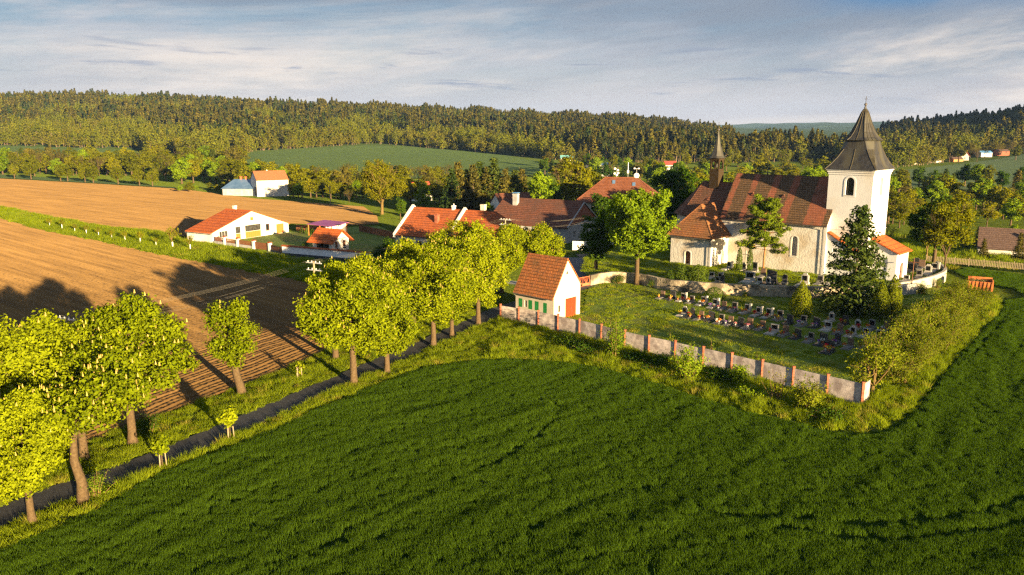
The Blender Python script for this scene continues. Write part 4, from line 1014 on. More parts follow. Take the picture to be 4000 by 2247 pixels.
sp_ = MB(); sp_.lathe([(1.55, CHr + 4.6), (1.22, CHr + 5.0), (.84, CHr + 6.0), (.5, CHr + 7.2), (.13, CHr + 9.2), (.07, CHr + 9.6)], (tx_, ty_), 8, 0, math.pi / 8)
spo = sp_.obj('turret_spire', [M['copper']], tt); fb = MB(); fb.lathe([(.03, CHr + 9.5), (.17, CHr + 9.72), (.17, CHr + 9.85), (.03, CHr + 10.05)], (tx_, ty_), 10); fb.box(tx_ - .03, ty_ - .03, CHr + 10, tx_ + .03, ty_ + .03, CHr + 11.2); fb.box(tx_ - .3, ty_ - .025, CHr + 10.6, tx_ + .3, ty_ + .025, CHr + 10.67); fb.obj('finial', [M['gutter']], tt)
# tower
T0, T1, TY0, TY1, TH = NL - .9, NL + 6.2, 1.3, 8.8, 17.3
w_ = arch(1.35, 2.15, .7, 3.55, 13.3); w2 = arch(1.15, 2.2, .6, 3.75, 13.3)
bell = dict(cols=2, rows=3, fw=.12, m=M['frame_dark'], pm=M['glass'], sill=M['stone_pale'])
ch.wall((T0, TY0), (T1, TY0), rect(0, -1.5, T1 - T0, TH), [(w_, .5, 'window', bell)])
ch.wall((T1, TY0), (T1, TY1), rect(0, -1.5, TY1 - TY0, TH), [(w2, .3, 'window', dict(cols=2, rows=3, fw=.12, m=M['plaster_cream'], pm=M['plaster_cream']))])
ch.wall((T1, TY1), (T0, TY1), rect(0, -1.5, T1 - T0, TH), [(w_, .5, 'window', bell)]); ch.wall((T0, TY1), (T0, TY0), rect(0, 5, TY1 - TY0, TH), [])
ch.done(M['plaster_tower'], 'tower_wall')
mb = MB()
o_ = arch(1.95, 2.4, .95, 3.55 + T0, 13.05); i_ = arch(1.35, 2.15, .7, 3.55 + T0, 13.3); n = len(o_); fT = lambda x, z, d: (x, TY0 + d, z)
mb.add([fT(x, z, -.05) for x, z in o_] + [fT(x, z, -.05) for x, z in i_] + [fT(x, z, .01) for x, z in o_], [(i, (i + 1) % n, n + (i + 1) % n, n + i) for i in range(n)] + [(i, (i + 1) % n, 2 * n + (i + 1) % n, 2 * n + i) for i in range(n)])
ch.part('window_surround', mb, M['plaster_tower']); mb = MB()
for k, (ex, z0, z1) in enumerate(((.10, TH - .75, TH - .4), (.22, TH - .4, TH - .1), (.36, TH - .1, TH + .12))): mb.box(T0 - ex, TY0 - ex, z0, T1 + ex, TY1 + ex, z1)
ch.part('tower_cornice', mb, M['plaster_tower'])
mb = MB(); mb.box(T0 - .06, TY0 - .06, 7.6, T1 + .06, TY1 + .06, 7.78); ch.part('string_course', mb, M['plaster_tower'])
tcx, tcy = (T0 + T1) / 2, (TY0 + TY1) / 2; hx, hy = (T1 - T0) / 2 + .55, (TY1 - TY0) / 2 + .55
def ring(f_, k, z):
    """square of half-size f_ with corners cut by k (0 none .. .586 regular octagon)"""
    ax, ay = hx * f_, hy * f_; c = k; P_ = []
    for sx, sy, o1 in ((1, -1, 0), (1, 1, 1), (-1, 1, 0), (-1, -1, 1)):
        a_ = (sx * ax * (1 - c), sy * ay); b_ = (sx * ax, sy * ay * (1 - c)); P_ += [a_, b_] if o1 == 0 else [b_, a_]
    return [(tcx + x, tcy + y, z) for x, y in P_]
def skin(rings, th=0):
    m_ = MB()
    for r in rings: m_.v += r
    for k in range(len(rings) - 1):
        for i in range(8): m_.f.append((k * 8 + i, k * 8 + (i + 1) % 8, k * 8 + 8 + (i + 1) % 8, k * 8 + 8 + i)); m_.m.append(0)
    m_.f.append(tuple(range(8))); m_.m.append(0); m_.f.append(tuple(range(len(rings) * 8 - 8, len(rings) * 8))); m_.m.append(0); return m_
z0 = TH + .1
low = [ring(1.0, .01, z0), ring(.86, .06, z0 + .85), ring(.74, .16, z0 + 1.9), ring(.635, .30, z0 + 3.2), ring(.56, .45, z0 + 4.55)]
l_o = ch.part('tower_roof', skin(low), M['copper'])
up = [ring(.64, .5, z0 + 4.55), ring(.66, .5, z0 + 4.68), ring(.53, .52, z0 + 5.15), ring(.41, .54, z0 + 5.95), ring(.27, .56, z0 + 7.3), ring(.13, .58, z0 + 9.0), ring(.045, .586, z0 + 9.6), ring(.03, .586, z0 + 10.0)]
u_o = skin(up).obj('spire', [M['copper']], l_o)
sm = MB()     # standing seams
for R_s, cnt in ((low, 5), (up[1:], 3)):
    for i in range(8):
        for k in range(cnt if i % 2 == 0 or R_s is not low else 2):
            t = k / cnt if i % 2 == 0 else k / 2
            pts = [Vector(r[i]).lerp(Vector(r[(i + 1) % 8]), t) for r in R_s[:-1] if True]
            sm.tube([p + (p - Vector((tcx, tcy, p.z))).normalized() * .015 for p in pts], .05, 4, cap=False)
sm.obj('standing_seam', [M['seam']], l_o)['kind'] = 'stuff'
fb = MB(); zt = z0 + 9.8; fb.lathe([(.05, zt), (.07, zt + .2), (.24, zt + .4), (.24, zt + .55), (.05, zt + .75)], (tcx, tcy), 10); fb.box(tcx - .035, tcy - .035, zt + .7, tcx + .035, tcy + .035, zt + 1.75); fb.box(tcx - .25, tcy - .03, zt + 1.3, tcx + .25, tcy + .03, zt + 1.36); fb.obj('finial', [M['gutter']], l_o)
# annexes at the foot of the tower
A1 = NL + 5.0
ch.wall((NL + .04, .35), (A1, .35), [(0, -1.5), (A1 - NL - .04, -1.5), (A1 - NL - .04, 4.2), (0, 7.0)], [(rect(1.0, 4.0, 1.75, 4.6), .2, 'window', dict(m=M['frame_dark'], cols=2, rows=1, fw=.05))])
ch.wall((A1, .35), (A1, TY0 - .02), rect(0, -1.5, TY0 - .37, 4.2)); ch.done(M['plaster_tower'], 'stair_annex_wall')
mb = MB(); mb.slab([(NL + .05, .05, 7.15), (A1 + .4, .05, 4.05), (A1 + .4, TY0 - .01, 4.05), (NL + .05, TY0 - .01, 7.15)], .16); ch.part('stair_annex_roof', mb, M['roof_orange'])
B0, B1, Y0_, Y1_ = T1 + .02, T1 + 4.2, 2.6, 8.0
ch.wall((B0, Y0_), (B1, Y0_), [(0, -1.5), (B1 - B0, -1.5), (B1 - B0, 4.4), (0, 6.3)]); ch.wall((B1, Y0_), (B1, Y1_), rect(0, -1.5, Y1_ - Y0_, 4.4), [(arch(1.5, 2.3, .6, 2.7, -.2), .3, 'door', dict(m=M['wood_brown'], planks=5))]); ch.wall((B1, Y1_), (B0, Y1_), [(0, -1.5), (B1 - B0, -1.5), (B1 - B0, 6.3), (0, 4.4)])
ch.done(M['plaster_tower'], 'porch_wall'); mb = MB(); mb.slab([(B0, Y0_ - .3, 6.45), (B1 + .45, Y0_ - .3, 4.3), (B1 + .45, Y1_ + .3, 4.3), (B0, Y1_ + .3, 6.45)], .18); ch.part('porch_roof', mb, M['roof_orange'])
# sacristy
SX0, SX1, SY0, SY1, SH = -6.6, 1.6, -6.0, .9, 5.2
sac = arch(1.15, 1.9, .5, 3.6, .0)
ch.wall((SX0, SY0), (SX1, SY0), rect(0, -1.8, SX1 - SX0, SH), [(sac, .6, 'door', dict(m=M['wood_brown'], planks=4))])
ch.wall((SX1, SY0), (SX1, -.02), rect(0, -1.5, -SY0 - .02, SH)); ch.wall((SX0, SY1), (SX0, SY0), rect(0, -1.8, SY1 - SY0, SH), [(arch(.8, 1.2, .4, 3.4, 2.2), .4, 'window', {})])
ch.done(M['plaster_church'], 'sacristy_wall')
mb = MB(); o_ = arch(1.55, 2.05, .62, 3.6, -.1); n = len(o_); fS = lambda x, z, d: (SX0 + x, SY0 + d, z)
mb.add([fS(x, z, -.04) for x, z in o_] + [fS(x, z, -.04) for x, z in sac] + [fS(x, z, .01) for x, z in o_], [(i, (i + 1) % n, n + (i + 1) % n, n + i) for i in range(n)] + [(i, (i + 1) % n, 2 * n + (i + 1) % n, 2 * n + i) for i in range(n)])
mb.box(SX1 - .4, SY0 - .03, -1.4, SX1 + .03, SY0 + .4, SH - .1); ch.part('door_surround', mb, M['plaster_tower'])
mb = MB(); o = .5; a, b_, c, d = (SX0 - o, SY0 - o, SH - .25), (SX1 + o, SY0 - o, SH - .25), (SX1 + o, .6, SH - .25), (SX0 - o, .6, SH - .25); r1, r2 = (SX0 + 4.1, -3.0, 10.3), (SX0 + 4.1, 1.4, 10.3)
for q in ([a, b_, r1], [b_, (c[0], 1.4, c[2]), r2, r1], [(d[0], 1.4, d[2]), a, r1, r2]): mb.slab(q, .18)
for p, q in ((a, r1), (b_, r1), (r1, r2)): mb.tube([(p[0], p[1], p[2] + .2), (q[0], q[1], q[2] + .18)], .13, 6)
ch.part('sacristy_roof', mb, M['roof_sacristy']); gutter(ch, SX0 - .4, SX1 + .45, SY0 - .55, SH - .32, SX1 - .15, -1.2)

# ---- fire shed with the red gate
sh = Bld('shed', 'small cream shed with steep red tiled roof, red gate and green shutters', 'shed', (5.5 - .73 * 6.85, 102.3 + .68 * 6.85), (.73, -.68), -.1)
Ls, Ws = 6.85, 5.6; gs = dict(m=M['green_paint'])
fnh = lambda x, w=.62, z=1.25, hh=1.05: rect(x, z, x + w, z + hh)
sh.wall((0, 0), (Ls, 0), rect(0, -.3, Ls, 3.5), [(rect(.55, 1.15, 1.25, 2.35), .04, 'shutter', gs), (rect(1.65, 1.3, 2.1, 2.2), .15, 'window', dict(m=M['frame_white'], cols=2, rows=2, fw=.05)),
        (rect(2.35, 1.1, 3.05, 2.35), .04, 'shutter', gs), (rect(3.5, 1.1, 4.2, 2.35), .04, 'shutter', gs), (rect(5.0, .95, 5.65, 2.35), .04, 'shutter', gs)])
sh.wall((Ls, 0), (Ls, Ws), [(0, -.3), (Ws, -.3), (Ws, 4.4), (2.75, 8.0), (0, 3.5)], [(rect(2.45, .1, 4.75, 2.75), .12, 'gate_door', dict(m=M['red_paint'], planks=2, double=True, m2=M['red_paint'])),
        (rect(.95, 1.15, 1.35, 2.05), .15, 'window', dict(m=M['frame_dark'], pm=M['glass_pale'], cols=1, rows=1, fw=.06)), ([(2.5, 6.1), (3.0, 6.1), (2.75, 6.6)], .15, 'hatch', dict(m=M['frame_dark']))])
sh.wall((Ls, Ws), (0, Ws), rect(0, -.3, Ls, 4.4)); sh.wall((0, Ws), (0, 0), [(0, -.3), (Ws, -.3), (Ws, 3.5), (Ws - 2.75, 8.0), (0, 4.4)])
sh.done(M['plaster_cream']); gable_roof(sh, 0, Ls, 0, Ws, 2.75, 3.5, 4.4, 8.0, M['roof_shed'], .35, .12, .16); gutter(sh, -.1, Ls, -.42, 3.02, .1, 0)
mb = MB(); mb.box(Ls + .01, 2.2, -.2, Ls + 1.3, 5.0, .12); sh.part('doorstep', mb, M['plinth_stone'])

# ---- white bungalow at the field
bu = Bld('house', 'wide white bungalow with a bright orange roof beside the ploughed fields', 'house', (-66.7 - .87 * 8.5, 175.7 + .5 * 8.5), (.87, -.5), 0)
Lb, Wb, yr = 8.5, 22.9, 11.4; 
bu.wall((0, 0), (Lb, 0), rect(0, -.3, Lb, 2.3))
wo = dict(m=M['wood_orange']); ww = dict(m=M['frame_dark'], pm=M['glass_pale'], fw=.06)
bu.wall((Lb, 0), (Lb, Wb), [(0, -.3), (Wb, -.3), (Wb, 2.1), (yr, 6.1), (0, 2.3)], [(rect(1.9, .9, 4.4, 2.35), .25, 'window', dict(m=M['frame_white'], pm=M['glass_pale'], cols=3, rows=1, fw=.06)),
        (rect(6.5, 0, 7.9, 1.35), .12, 'door', dict(m=M['wood_orange'], planks=4, handle=True)), (rect(6.5, 1.42, 7.9, 2.9), .12, 'window', dict(cols=1, rows=1, **ww)),
        (rect(9.3, 0, 14.0, 1.45), .12, 'gate_door', dict(m=M['wood_orange'], planks=8)), (rect(9.3, 1.52, 14.0, 2.95), .12, 'window', dict(cols=4, rows=1, **ww)),
        (rect(15.6, 1.1, 16.8, 2.7), .2, 'window', dict(m=M['wood_brown'], cols=1, rows=1, fw=.1, sill=M['brick'])), (rect(18.9, 0, 21.3, 2.3), .12, 'gate_door', dict(m=M['wood_orange'], planks=6)),
        (rect(11.0, 4.0, 11.9, 4.75), .1, 'hatch', dict(m=M['wood_orange']))])
bu.wall((Lb, Wb), (0, Wb), rect(0, -.3, Lb, 2.1)); bu.wall((0, Wb), (0, 0), [(0, -.3), (Wb, -.3), (Wb, 2.3), (Wb - yr, 6.1), (0, 2.1)])
bu.done(M['plaster_white']); br_ = gable_roof(bu, 0, Lb, 0, Wb, yr, 2.3, 2.1, 6.1, M['roof_orange'], .45, .12, .16); chimney(br_, 2.2, yr + .7, 5.6, 7.1, .7, [M['plaster_white']])
mb = MB(); mb.box(-.03, -.04, -.3, Lb + .04, -.001, .12); bu.part('plinth', mb, M['plinth_stone']); gutter(bu, -.2, Lb + .1, -.52, 2.02, .12, 0)
for k in range(7):
    mb = MB(); mb.box(.9 + k * 1.0, yr - 1.35, 5.75, 1.05 + k * 1.0, yr - 1.15, 5.98)
    bu.part('snow_guard', mb, M['roof_brown'])

# ---- garden house, carport, garden wall, fence
gh = Bld('garden_house', 'small white garden house with overhanging orange roof and brown shutters', 'garden house', (-37.1 - .87 * 5.2, 161.9 + .49 * 5.2), (.87, -.49), 0)
Lg, Wg = 5.2, 5.2; wb = dict(m=M['wood_brown'])
gh.wall((0, 0), (Lg, 0), rect(0, -.2, Lg, 2.35), [(rect(1.0, .55, 4.4, 2.0), .2, 'window', dict(m=M['wood_brown'], cols=5, rows=1, fw=.08))])
gh.wall((Lg, 0), (Lg, Wg), [(0, -.2), (Wg, -.2), (Wg, 2.35), (Wg / 2, 4.3), (0, 2.35)], [(rect(1.0, .8, 1.75, 2.1), .05, 'shutter', wb), (rect(3.4, .8, 4.15, 2.1), .05, 'shutter', wb)])
gh.wall((Lg, Wg), (0, Wg), rect(0, -.2, Lg, 2.35)); gh.wall((0, Wg), (0, 0), [(0, -.2), (Wg, -.2), (Wg, 2.35), (Wg / 2, 4.3), (0, 2.35)]); gh.done(M['plaster_white'])
gr_ = gable_roof(gh, 0, Lg, 0, Wg, Wg / 2, 2.35, 2.35, 4.35, M['roof_orange'], .75, .95, .16); chimney(gr_, 4.3, 3.3, 3.6, 5.1, .75, [M['plaster_white']], [M['frame_dark']])
for k, yy in enumerate((1.37, 3.77)):
    mb = MB(); mb.box(Lg + .05, yy - .4, .5, Lg + .28, yy + .4, .68); gh.part('flower_box', mb, M['frame_dark'])
mb = MB(); mb.box(Lg + .02, -.3, 2.45, Lg + .85, -.18, 2.57); mb.box(Lg + .02, 1.0, 2.6, Lg + .12, 4.2, 2.72); gh.part('roof_beam', mb, M['wood_brown'])
cp = Bld('carport', 'open timber carport with a flat purple sheet roof behind the garden house', 'carport', (-48.6, 188.6), (.87, -.49), 0)
mb = MB(); mb.slab([(-.3, -.3, 2.7), (7.6, -.3, 2.55), (7.6, 5.8, 2.95), (-.3, 5.8, 3.1)], .10); cp.part('roof', mb, M['purple_roof'])
for px_, py_ in ((0, 0), (7.2, 0), (0, 5.4), (7.2, 5.4), (3.6, 0)):
    mb = MB(); mb.box(px_ - .09, py_ - .09, -.1, px_ + .09, py_ + .09, 2.62); cp.part('post', mb, M['wood_orange'])
mb = MB(); mb.box(.25, 5.25, 0, 7.0, 5.35, 2.75); mb.box(5.2, .3, 0, 5.3, 5.2, 2.4); cp.part('back_wall', mb, M['plaster_white'])
gw = Bld('garden_wall', 'long white garden wall with red tile coping and dark base', 'wall', (-46.3, 158.2), (20, -9.7), 0)
Lw = 22.2; mb = MB(); mb.box(0, 0, .55, Lw, .35, 1.85); gw.part('wall', mb, M['plaster_bright']); mb = MB(); mb.box(-.02, -.05, -.3, Lw + .02, .40, .55); gw.part('plinth', mb, M['plinth_dark'])
mb = MB(); mb.slab([(-.1, -.22, 1.86), (Lw + .1, -.22, 1.86), (Lw + .1, .175, 2.06), (-.1, .175, 2.06)], .09); mb.slab([(-.1, .175, 2.06), (Lw + .1, .175, 2.06), (Lw + .1, .57, 1.86), (-.1, .57, 1.86)], .09); gw.part('coping', mb, M['roof_farm'])
ge = Bld('garden_fence', 'brown picket fence with white pillars in front of the bungalow', 'fence', (-66.2, 175.2), (15.8, -11.6), 0)
Lf = 19.6; PX = [3.9, 8.6, 14.2, Lf]
mb = MB(); mb.box(0, -.12, -.3, 14.0, .25, .6); ge.part('plinth', mb, M['plaster_grey'])
for x in PX:
    mb = MB(); mb.box(x - .3, -.25, -.2, x + .3, .35, 1.75); p_ = ge.part('pillar', mb, M['plaster_white']); mb = MB(); mb.slab([(x - .42, -.37, 1.76), (x + .42, -.37, 1.76), (x + .42, .05, 2.0), (x - .42, .05, 2.0)], .06); mb.slab([(x - .42, .05, 2.0), (x + .42, .05, 2.0), (x + .42, .47, 1.76), (x - .42, .47, 1.76)], .06); mb.obj('coping', [M['roof_farm']], p_)
def pickets(x0, x1, z0, z1, m, y=.05, gap=.2, w=.11):
    mb = MB(); k = x0
    while k < x1: mb.box(k, y - .015, z0, k + w, y + .015, z1); k += gap
    mb.box(x0, y + .016, z0 + .15, x1, y + .06, z0 + .23); mb.box(x0, y + .016, z1 - .25, x1, y + .06, z1 - .17); return mb
for a, c in ((0.05, 3.6), (4.25, 8.3), (8.95, 13.9)): ge.part('picket_panel', pickets(a, c, .62, 1.55, M['wood_brown']), M['wood_brown'])
gt = Bld('garden_gate', 'brown double gate with diagonal braces between white pillars', 'gate', (-66.2 + .806 * 14.55, 175.2 - .592 * 14.55), (15.8, -11.6), 0)
for a, c in ((.05, 2.3), (2.36, 4.65)):
    mb = pickets(a, c, .12, 1.6, M['wood_brown'], gap=.17, w=.13); mb.bar((a, .08, .3), (c, .08, 1.4), .1, .04); gt.part('gate_leaf', mb, M['wood_brown'])
g2 = Bld('picket_fence', 'short brown picket fence joining the gate to the white garden wall', 'fence', (-50.1, 163.2), (3.7, -4.9), 0)
g2.part('picket_panel', pickets(.05, 6.0, .5, 1.5, M['wood_brown']), M['wood_brown']); mb = MB(); mb.box(0, -.1, -.3, 6.1, .22, .5); g2.part('plinth', mb, M['plinth_dark'])
g3 = Bld('garden_paling', 'dark brown paling fence along the back of the garden', 'fence', (-38, 196), (14, -18), 0)
g3.part('picket_panel', pickets(0, 22, .1, 1.7, M['wood_brown'], gap=.16, w=.12), M['wood_brown'])
for k in range(8): mb = MB(); mb.box(k * 3.1 - .07, .07, -.2, k * 3.1 + .07, .2, 1.6); g3.part('post', mb, M['wood_brown'])
g4 = Bld('field_paling', 'dark paling fence between bungalow and carport at the field edge', 'fence', (-54, 197.5), (.87, -.35), 0)
g4.part('picket_panel', pickets(0, 7, .1, 1.6, M['wood_brown'], gap=.16, w=.12), M['wood_brown'])

# ---- farmhouse with the long orange roof
fa = Bld('farmhouse', 'long white farmhouse with orange red roof divided by a white fire wall', 'farmhouse', (-24.0, 162.6), (.87, -.49), 0)
La, Wa, ea, ra = 24.5, 12.6, 3.85, 8.6
fa.wall((0, 0), (La, 0), rect(0, -.3, La, ea), [(rect(1.2, 1.0, 2.9, 2.9), .2, 'window', dict(m=M['wood_brown'], cols=2, rows=2, fw=.1)), (rect(5.2, 1.0, 6.6, 2.7), .2, 'window', dict(m=M['wood_brown'], cols=2, rows=2, fw=.1)), (rect(9.0, 0, 10.2, 2.4), .2, 'door', {}), (rect(15, 1, 16.4, 2.7), .2, 'window', dict(m=M['wood_brown'], cols=2, rows=2, fw=.1))])
fa.wall((La, 0), (La, Wa), rect(0, -.3, Wa, ea)); fa.wall((La, Wa), (0, Wa), rect(0, -.3, La, ea)); fa.wall((0, Wa), (0, 0), [(0, -.3), (Wa, -.3), (Wa, ea), (Wa / 2, ra), (0, ea)], [(rect(4, 4.6, 5, 5.8), .2, 'window', {})]); fa.done(M['plaster_white'])
mb = MB(); ov = .4; k = (ra - ea) / (Wa / 2); hp = 4.0; a, b_ = (.2, -ov, ea - ov * k), (La + ov, -ov, ea - ov * k); c, d = (La + ov, Wa + ov, ea - ov * k), (.2, Wa + ov, ea - ov * k); r1, r2 = (.2, Wa / 2, ra), (La - hp, Wa / 2, ra)
for q in ([a, b_, r2, r1], [b_, c, r2], [c, d, r1, r2]): mb.slab(q, .16)
mb.tube([(r1[0], r1[1], ra + .14), (r2[0], r2[1], ra + .14)], .14, 6); mb.tube([(b_[0], b_[1], b_[2] + .14), (r2[0], r2[1], ra + .14)], .13, 6)
fr_ = fa.part('roof', mb, M['roof_farm'])
for x0, nm in ((-.3, 'gable_parapet'), (12.7, 'fire_wall')):
    mb = MB(); fn = lambda y, z, dd, x0=x0: (x0 + dd, y, z); mb.prism([(-.5, ea - .8), (Wa / 2, ra - .1), (Wa + .5, ea - .8), (Wa + .5, ea + .1), (Wa / 2, ra + .75), (-.5, ea + .1)], fn, 0, .5); fa.part(nm, mb, M['plaster_white'])
chimney(fr_, 8.2, 3.2, 5.6, 7.9, .75, [M['brick']], pots=1); chimney(fr_, 10.2, 6.4, 8.2, 9.6, .6, [M['plaster_white']], pots=1); chimney(fr_, 16.6, 7.6, 7.6, 10.0, .9, [M['plaster_cream']])
gutter(fa, 0, La, -.5, ea - .42, .5, 0)

# ---- dark-roofed barn with brick gable, small white gable house, rectory
ba = Bld('barn', 'long old barn with dark brown tiled roof and a brick gable', 'barn', (12.4 - .87 * 21, 175.7 + .49 * 21), (.87, -.49), 0)
Lb_, Wb_, yb_ = 21, 15.4, 8.5
ba.wall((0, 0), (Lb_, 0), rect(0, -.5, Lb_, 3.6)); ba.wall((Lb_, 0), (Lb_, Wb_), [(0, -.5), (Wb_, -.5), (Wb_, 4.5), (0, 3.6)], [(rect(3, .8, 4.2, 2.3), .2, 'window', {}), (rect(8, .8, 9.2, 2.3), .2, 'window', {})])
ba.wall((Lb_, Wb_), (0, Wb_), rect(0, -.5, Lb_, 4.5)); ba.wall((0, Wb_), (0, 0), [(0, -.5), (Wb_, -.5), (Wb_, 3.6), (Wb_ - yb_, 8.5), (0, 4.5)]); ba.done(M['plaster_grey'])
mb = MB(); fn = lambda y, z, dd: (Lb_ - .02 + dd, y, z); mb.prism([(.6, 3.75), (Wb_ - .5, 4.55), (yb_, 8.1)], fn, -.2, .03); ba.part('brick_gable', mb, M['brick'])
mb = MB(); mb.bar((Lb_ + .1, -.4, 3.45), (Lb_ + .1, yb_, 8.45), .25, .22); mb.bar((Lb_ + .1, yb_, 8.45), (Lb_ + .1, Wb_ + .4, 4.3), .25, .22); ba.part('gable_coping', mb, M['plaster_grey'])
rr_ = gable_roof(ba, 0, Lb_ - .25, 0, Wb_, yb_, 3.6, 4.5, 8.5, M['roof_brown'], .5, .2, .18); chimney(rr_, 4.2, 6.4, 6.2, 9.9, 1.15, [M['plaster_grey']], [M['blue_cap']])
wh = Bld('small_house', 'small white gabled house with dark roof behind the barn', 'house', (-2.6, 208.5), (.87, .5), 0)
wh.wall((0, 7), (0, 0), [(0, -.5), (7, -.5), (7, 5.0), (3.5, 7.9), (0, 5.0)], [(rect(4.3, 2.4, 4.8, 3.6), .15, 'window', dict(m=M['frame_dark'], cols=1, rows=1))]); wh.wall((0, 0), (10, 0), rect(0, -.5, 10, 5.0)); wh.wall((10, 0), (10, 7), [(0, -.5), (7, -.5), (7, 5.0), (3.5, 7.9), (0, 5.0)]); wh.wall((10, 7), (0, 7), rect(0, -.5, 10, 5.0)); wh.done(M['plaster_white'])
gable_roof(wh, 0, 10, 0, 7, 3.5, 5, 5, 7.95, M['roof_brown'], .4, .25)
def hip_roof(b, x0, x1, y0, y1, ze, zr, hip, m, ov=.5, th=.18):
    mb = MB(); a, c, d, e = (x0 - ov, y0 - ov, ze), (x1 + ov, y0 - ov, ze), (x1 + ov, y1 + ov, ze), (x0 - ov, y1 + ov, ze); ym = (y0 + y1) / 2; r1, r2 = (x0 + hip, ym, zr), (x1 - hip, ym, zr)
    for q in ([a, c, r2, r1], [c, d, r2], [d, e, r1, r2], [e, a, r1]): mb.slab(q, th)
    for p, q in ((a, r1), (c, r2), (d, r2), (e, r1), (r1, r2)): mb.tube([(p[0], p[1], p[2] + .18), (q[0], q[1], q[2] + .16)], .13, 6)
    return b.part('roof', mb, m)
re = Bld('rectory', 'large rectory with hipped red brown roof carrying white antennas', 'house', (17.0, 211.5), (.985, -.17), 0)
for p, q, ln in (((0, 0), (23, 0), 23), ((23, 0), (23, 16), 16), ((23, 16), (0, 16), 23), ((0, 16), (0, 0), 16)):
    re.wall(p, q, rect(0, -1, ln, 6.0), [(rect(ln * f - .55, 1.0, ln * f + .55, 2.6), .2, 'window', {}) for f in (.2, .5, .8)] + [(rect(ln * f - .55, 3.9, ln * f + .55, 5.4), .2, 'window', {}) for f in (.2, .5, .8)])
re.done(M['plaster_cream']); rr = hip_roof(re, 0, 23, 0, 16, 5.8, 11.9, 7.2, M['roof_rectory'])
for x, z in ((9.2, 10.6), (14.6, 10.1)):
    y = (z - 5.8) / 6.1 * 8; mb = MB(); mb.slab([(x, y - .5, z - .18), (x + .8, y - .5, z - .18), (x + .8, y + .5, z + .62), (x, y + .5, z + .62)], .24); mb.obj('skylight', [M['zinc']], rr)
def antenna(x, hh, kind_, lab):
    w_ = re.e.matrix_world if False else Matrix.Translation(re.e.location) @ Matrix.Rotation(re.e.rotation_euler.z, 4, 'Z'); p = w_ @ Vector((x, 8.0, 11.95)); e = empty('antenna', p, re.e.rotation_euler.z); tag(e, lab, 'antenna', 'antennas on the rectory ridge')
    mb = MB(); mb.tube([(0, 0, -.2), (0, 0, hh)], .05, 6); mb.obj('mast', [M['steel']], e)
    if kind_ == 'drums':
        for k, (dx, z) in enumerate(((-.45, hh * .95), (.35, hh * .8), (.45, hh * .5), (-.5, hh * .45), (.1, hh * .3))):
            m_ = MB(); m_.lathe([(.02, -.12), (.28, -.1), (.32, .08), (.1, .14)], (0, 0), 12); m_.v = [(dx + v[0], -.15 + v[2], z + v[1]) for v in m_.v]; m_.obj('dish', [M['frame_white']], e)
    elif kind_ == 'dish':
        m_ = MB(); m_.lathe([(.05, -.16), (.4, -.12), (.72, .02), (.75, .08)], (0, 0), 16); m_.v = [(v[0], -.15 + v[2], hh * .25 + v[1]) for v in m_.v]; m_.obj('dish', [M['frame_white']], e)
        for sx in (-1, 1): m_ = MB(); m_.box(sx * .55 - .22, -.12, hh - .2, sx * .55 + .22, .12, hh + .15); m_.obj('sector_box', [M['frame_white']], e)
        m_ = MB(); m_.box(-.7, -.04, hh - .1, .7, .04, hh - .02); m_.obj('crossarm', [M['steel']], e)
    else:
        m_ = MB(); m_.tube([(0, 0, hh * .45), (0, 0, hh)], .11, 8); m_.obj('whip', [M['frame_white']], e); m_ = MB(); m_.box(-.25, -.2, hh * .3, .25, .15, hh * .5); m_.obj('radio_box', [M['frame_white']], e)
antenna(10.2, 2.6, 'drums', 'cluster of round white radio drums on a short mast, left on the rectory ridge'); antenna(13.3, 4.2, 'whip', 'tall white whip antenna in the middle of the rectory ridge'); antenna(15.6, 2.6, 'dish', 'white dish below two box aerials, right on the rectory ridge')

# ---- far white barn and zinc shed
fb_ = Bld('white_barn', 'white barn with red roof standing beyond the upper ploughed field', 'barn', (-100.4, 314), (.85, .53), -1)
fb_.wall((0, 0), (12.5, 0), rect(0, -1, 12.5, 6.2), [(rect(2.6, 2.2, 3.5, 3.0), .15, 'window', dict(cols=1, rows=1, m=M['plaster_grey'], pm=M['plaster_grey'])), (rect(2.8, .2, 3.8, 2), .1, 'door', dict(m=M['plaster_grey'], handle=False))]); fb_.wall((12.5, 0), (12.5, 9), [(0, -1), (9, -1), (9, 6.2), (4.5, 9.4), (0, 6.2)]); fb_.wall((12.5, 9), (0, 9), rect(0, -1, 12.5, 6.2)); fb_.wall((0, 9), (0, 0), [(0, -1), (9, -1), (9, 6.2), (4.5, 9.4), (0, 6.2)], [(rect(4.5, 0, 8, 3.4), .3, 'door', dict(m=M['frame_dark'], handle=False))]); fb_.done(M['plaster_white'])
r_ = gable_roof(fb_, 0, 12.5, 0, 9, 4.5, 6.2, 6.2, 9.4, M['roof_barn'], .3, .15); chimney(r_, 5.5, 5.0, 8.8, 9.9, .5, [M['plaster_white']])
zs = Bld('zinc_shed', 'low shed with blue grey sheet roof beside the white barn', 'shed', (-116, 319.5), (.93, -.05), -1)
for p, q, ln in (((0, 0), (14, 0), 14), ((14, 0), (14, 10), 10), ((14, 10), (0, 10), 14), ((0, 10), (0, 0), 10)): zs.wall(p, q, rect(0, -1, ln, 2.4))
zs.done(M['plaster_grey']); mb = MB(); mb.slab([(-.4, -.6, 2.5), (14.3, -.6, 2.5), (14.3, 6, 5.9), (-.4 + 3, 6, 5.9)], .12); mb.slab([(2.6, 6, 5.9), (14.3, 6, 5.9), (14.3, 10.6, 3.2), (-.4, 10.6, 3.2)], .12); zr = zs.part('roof', mb, M['zinc'])
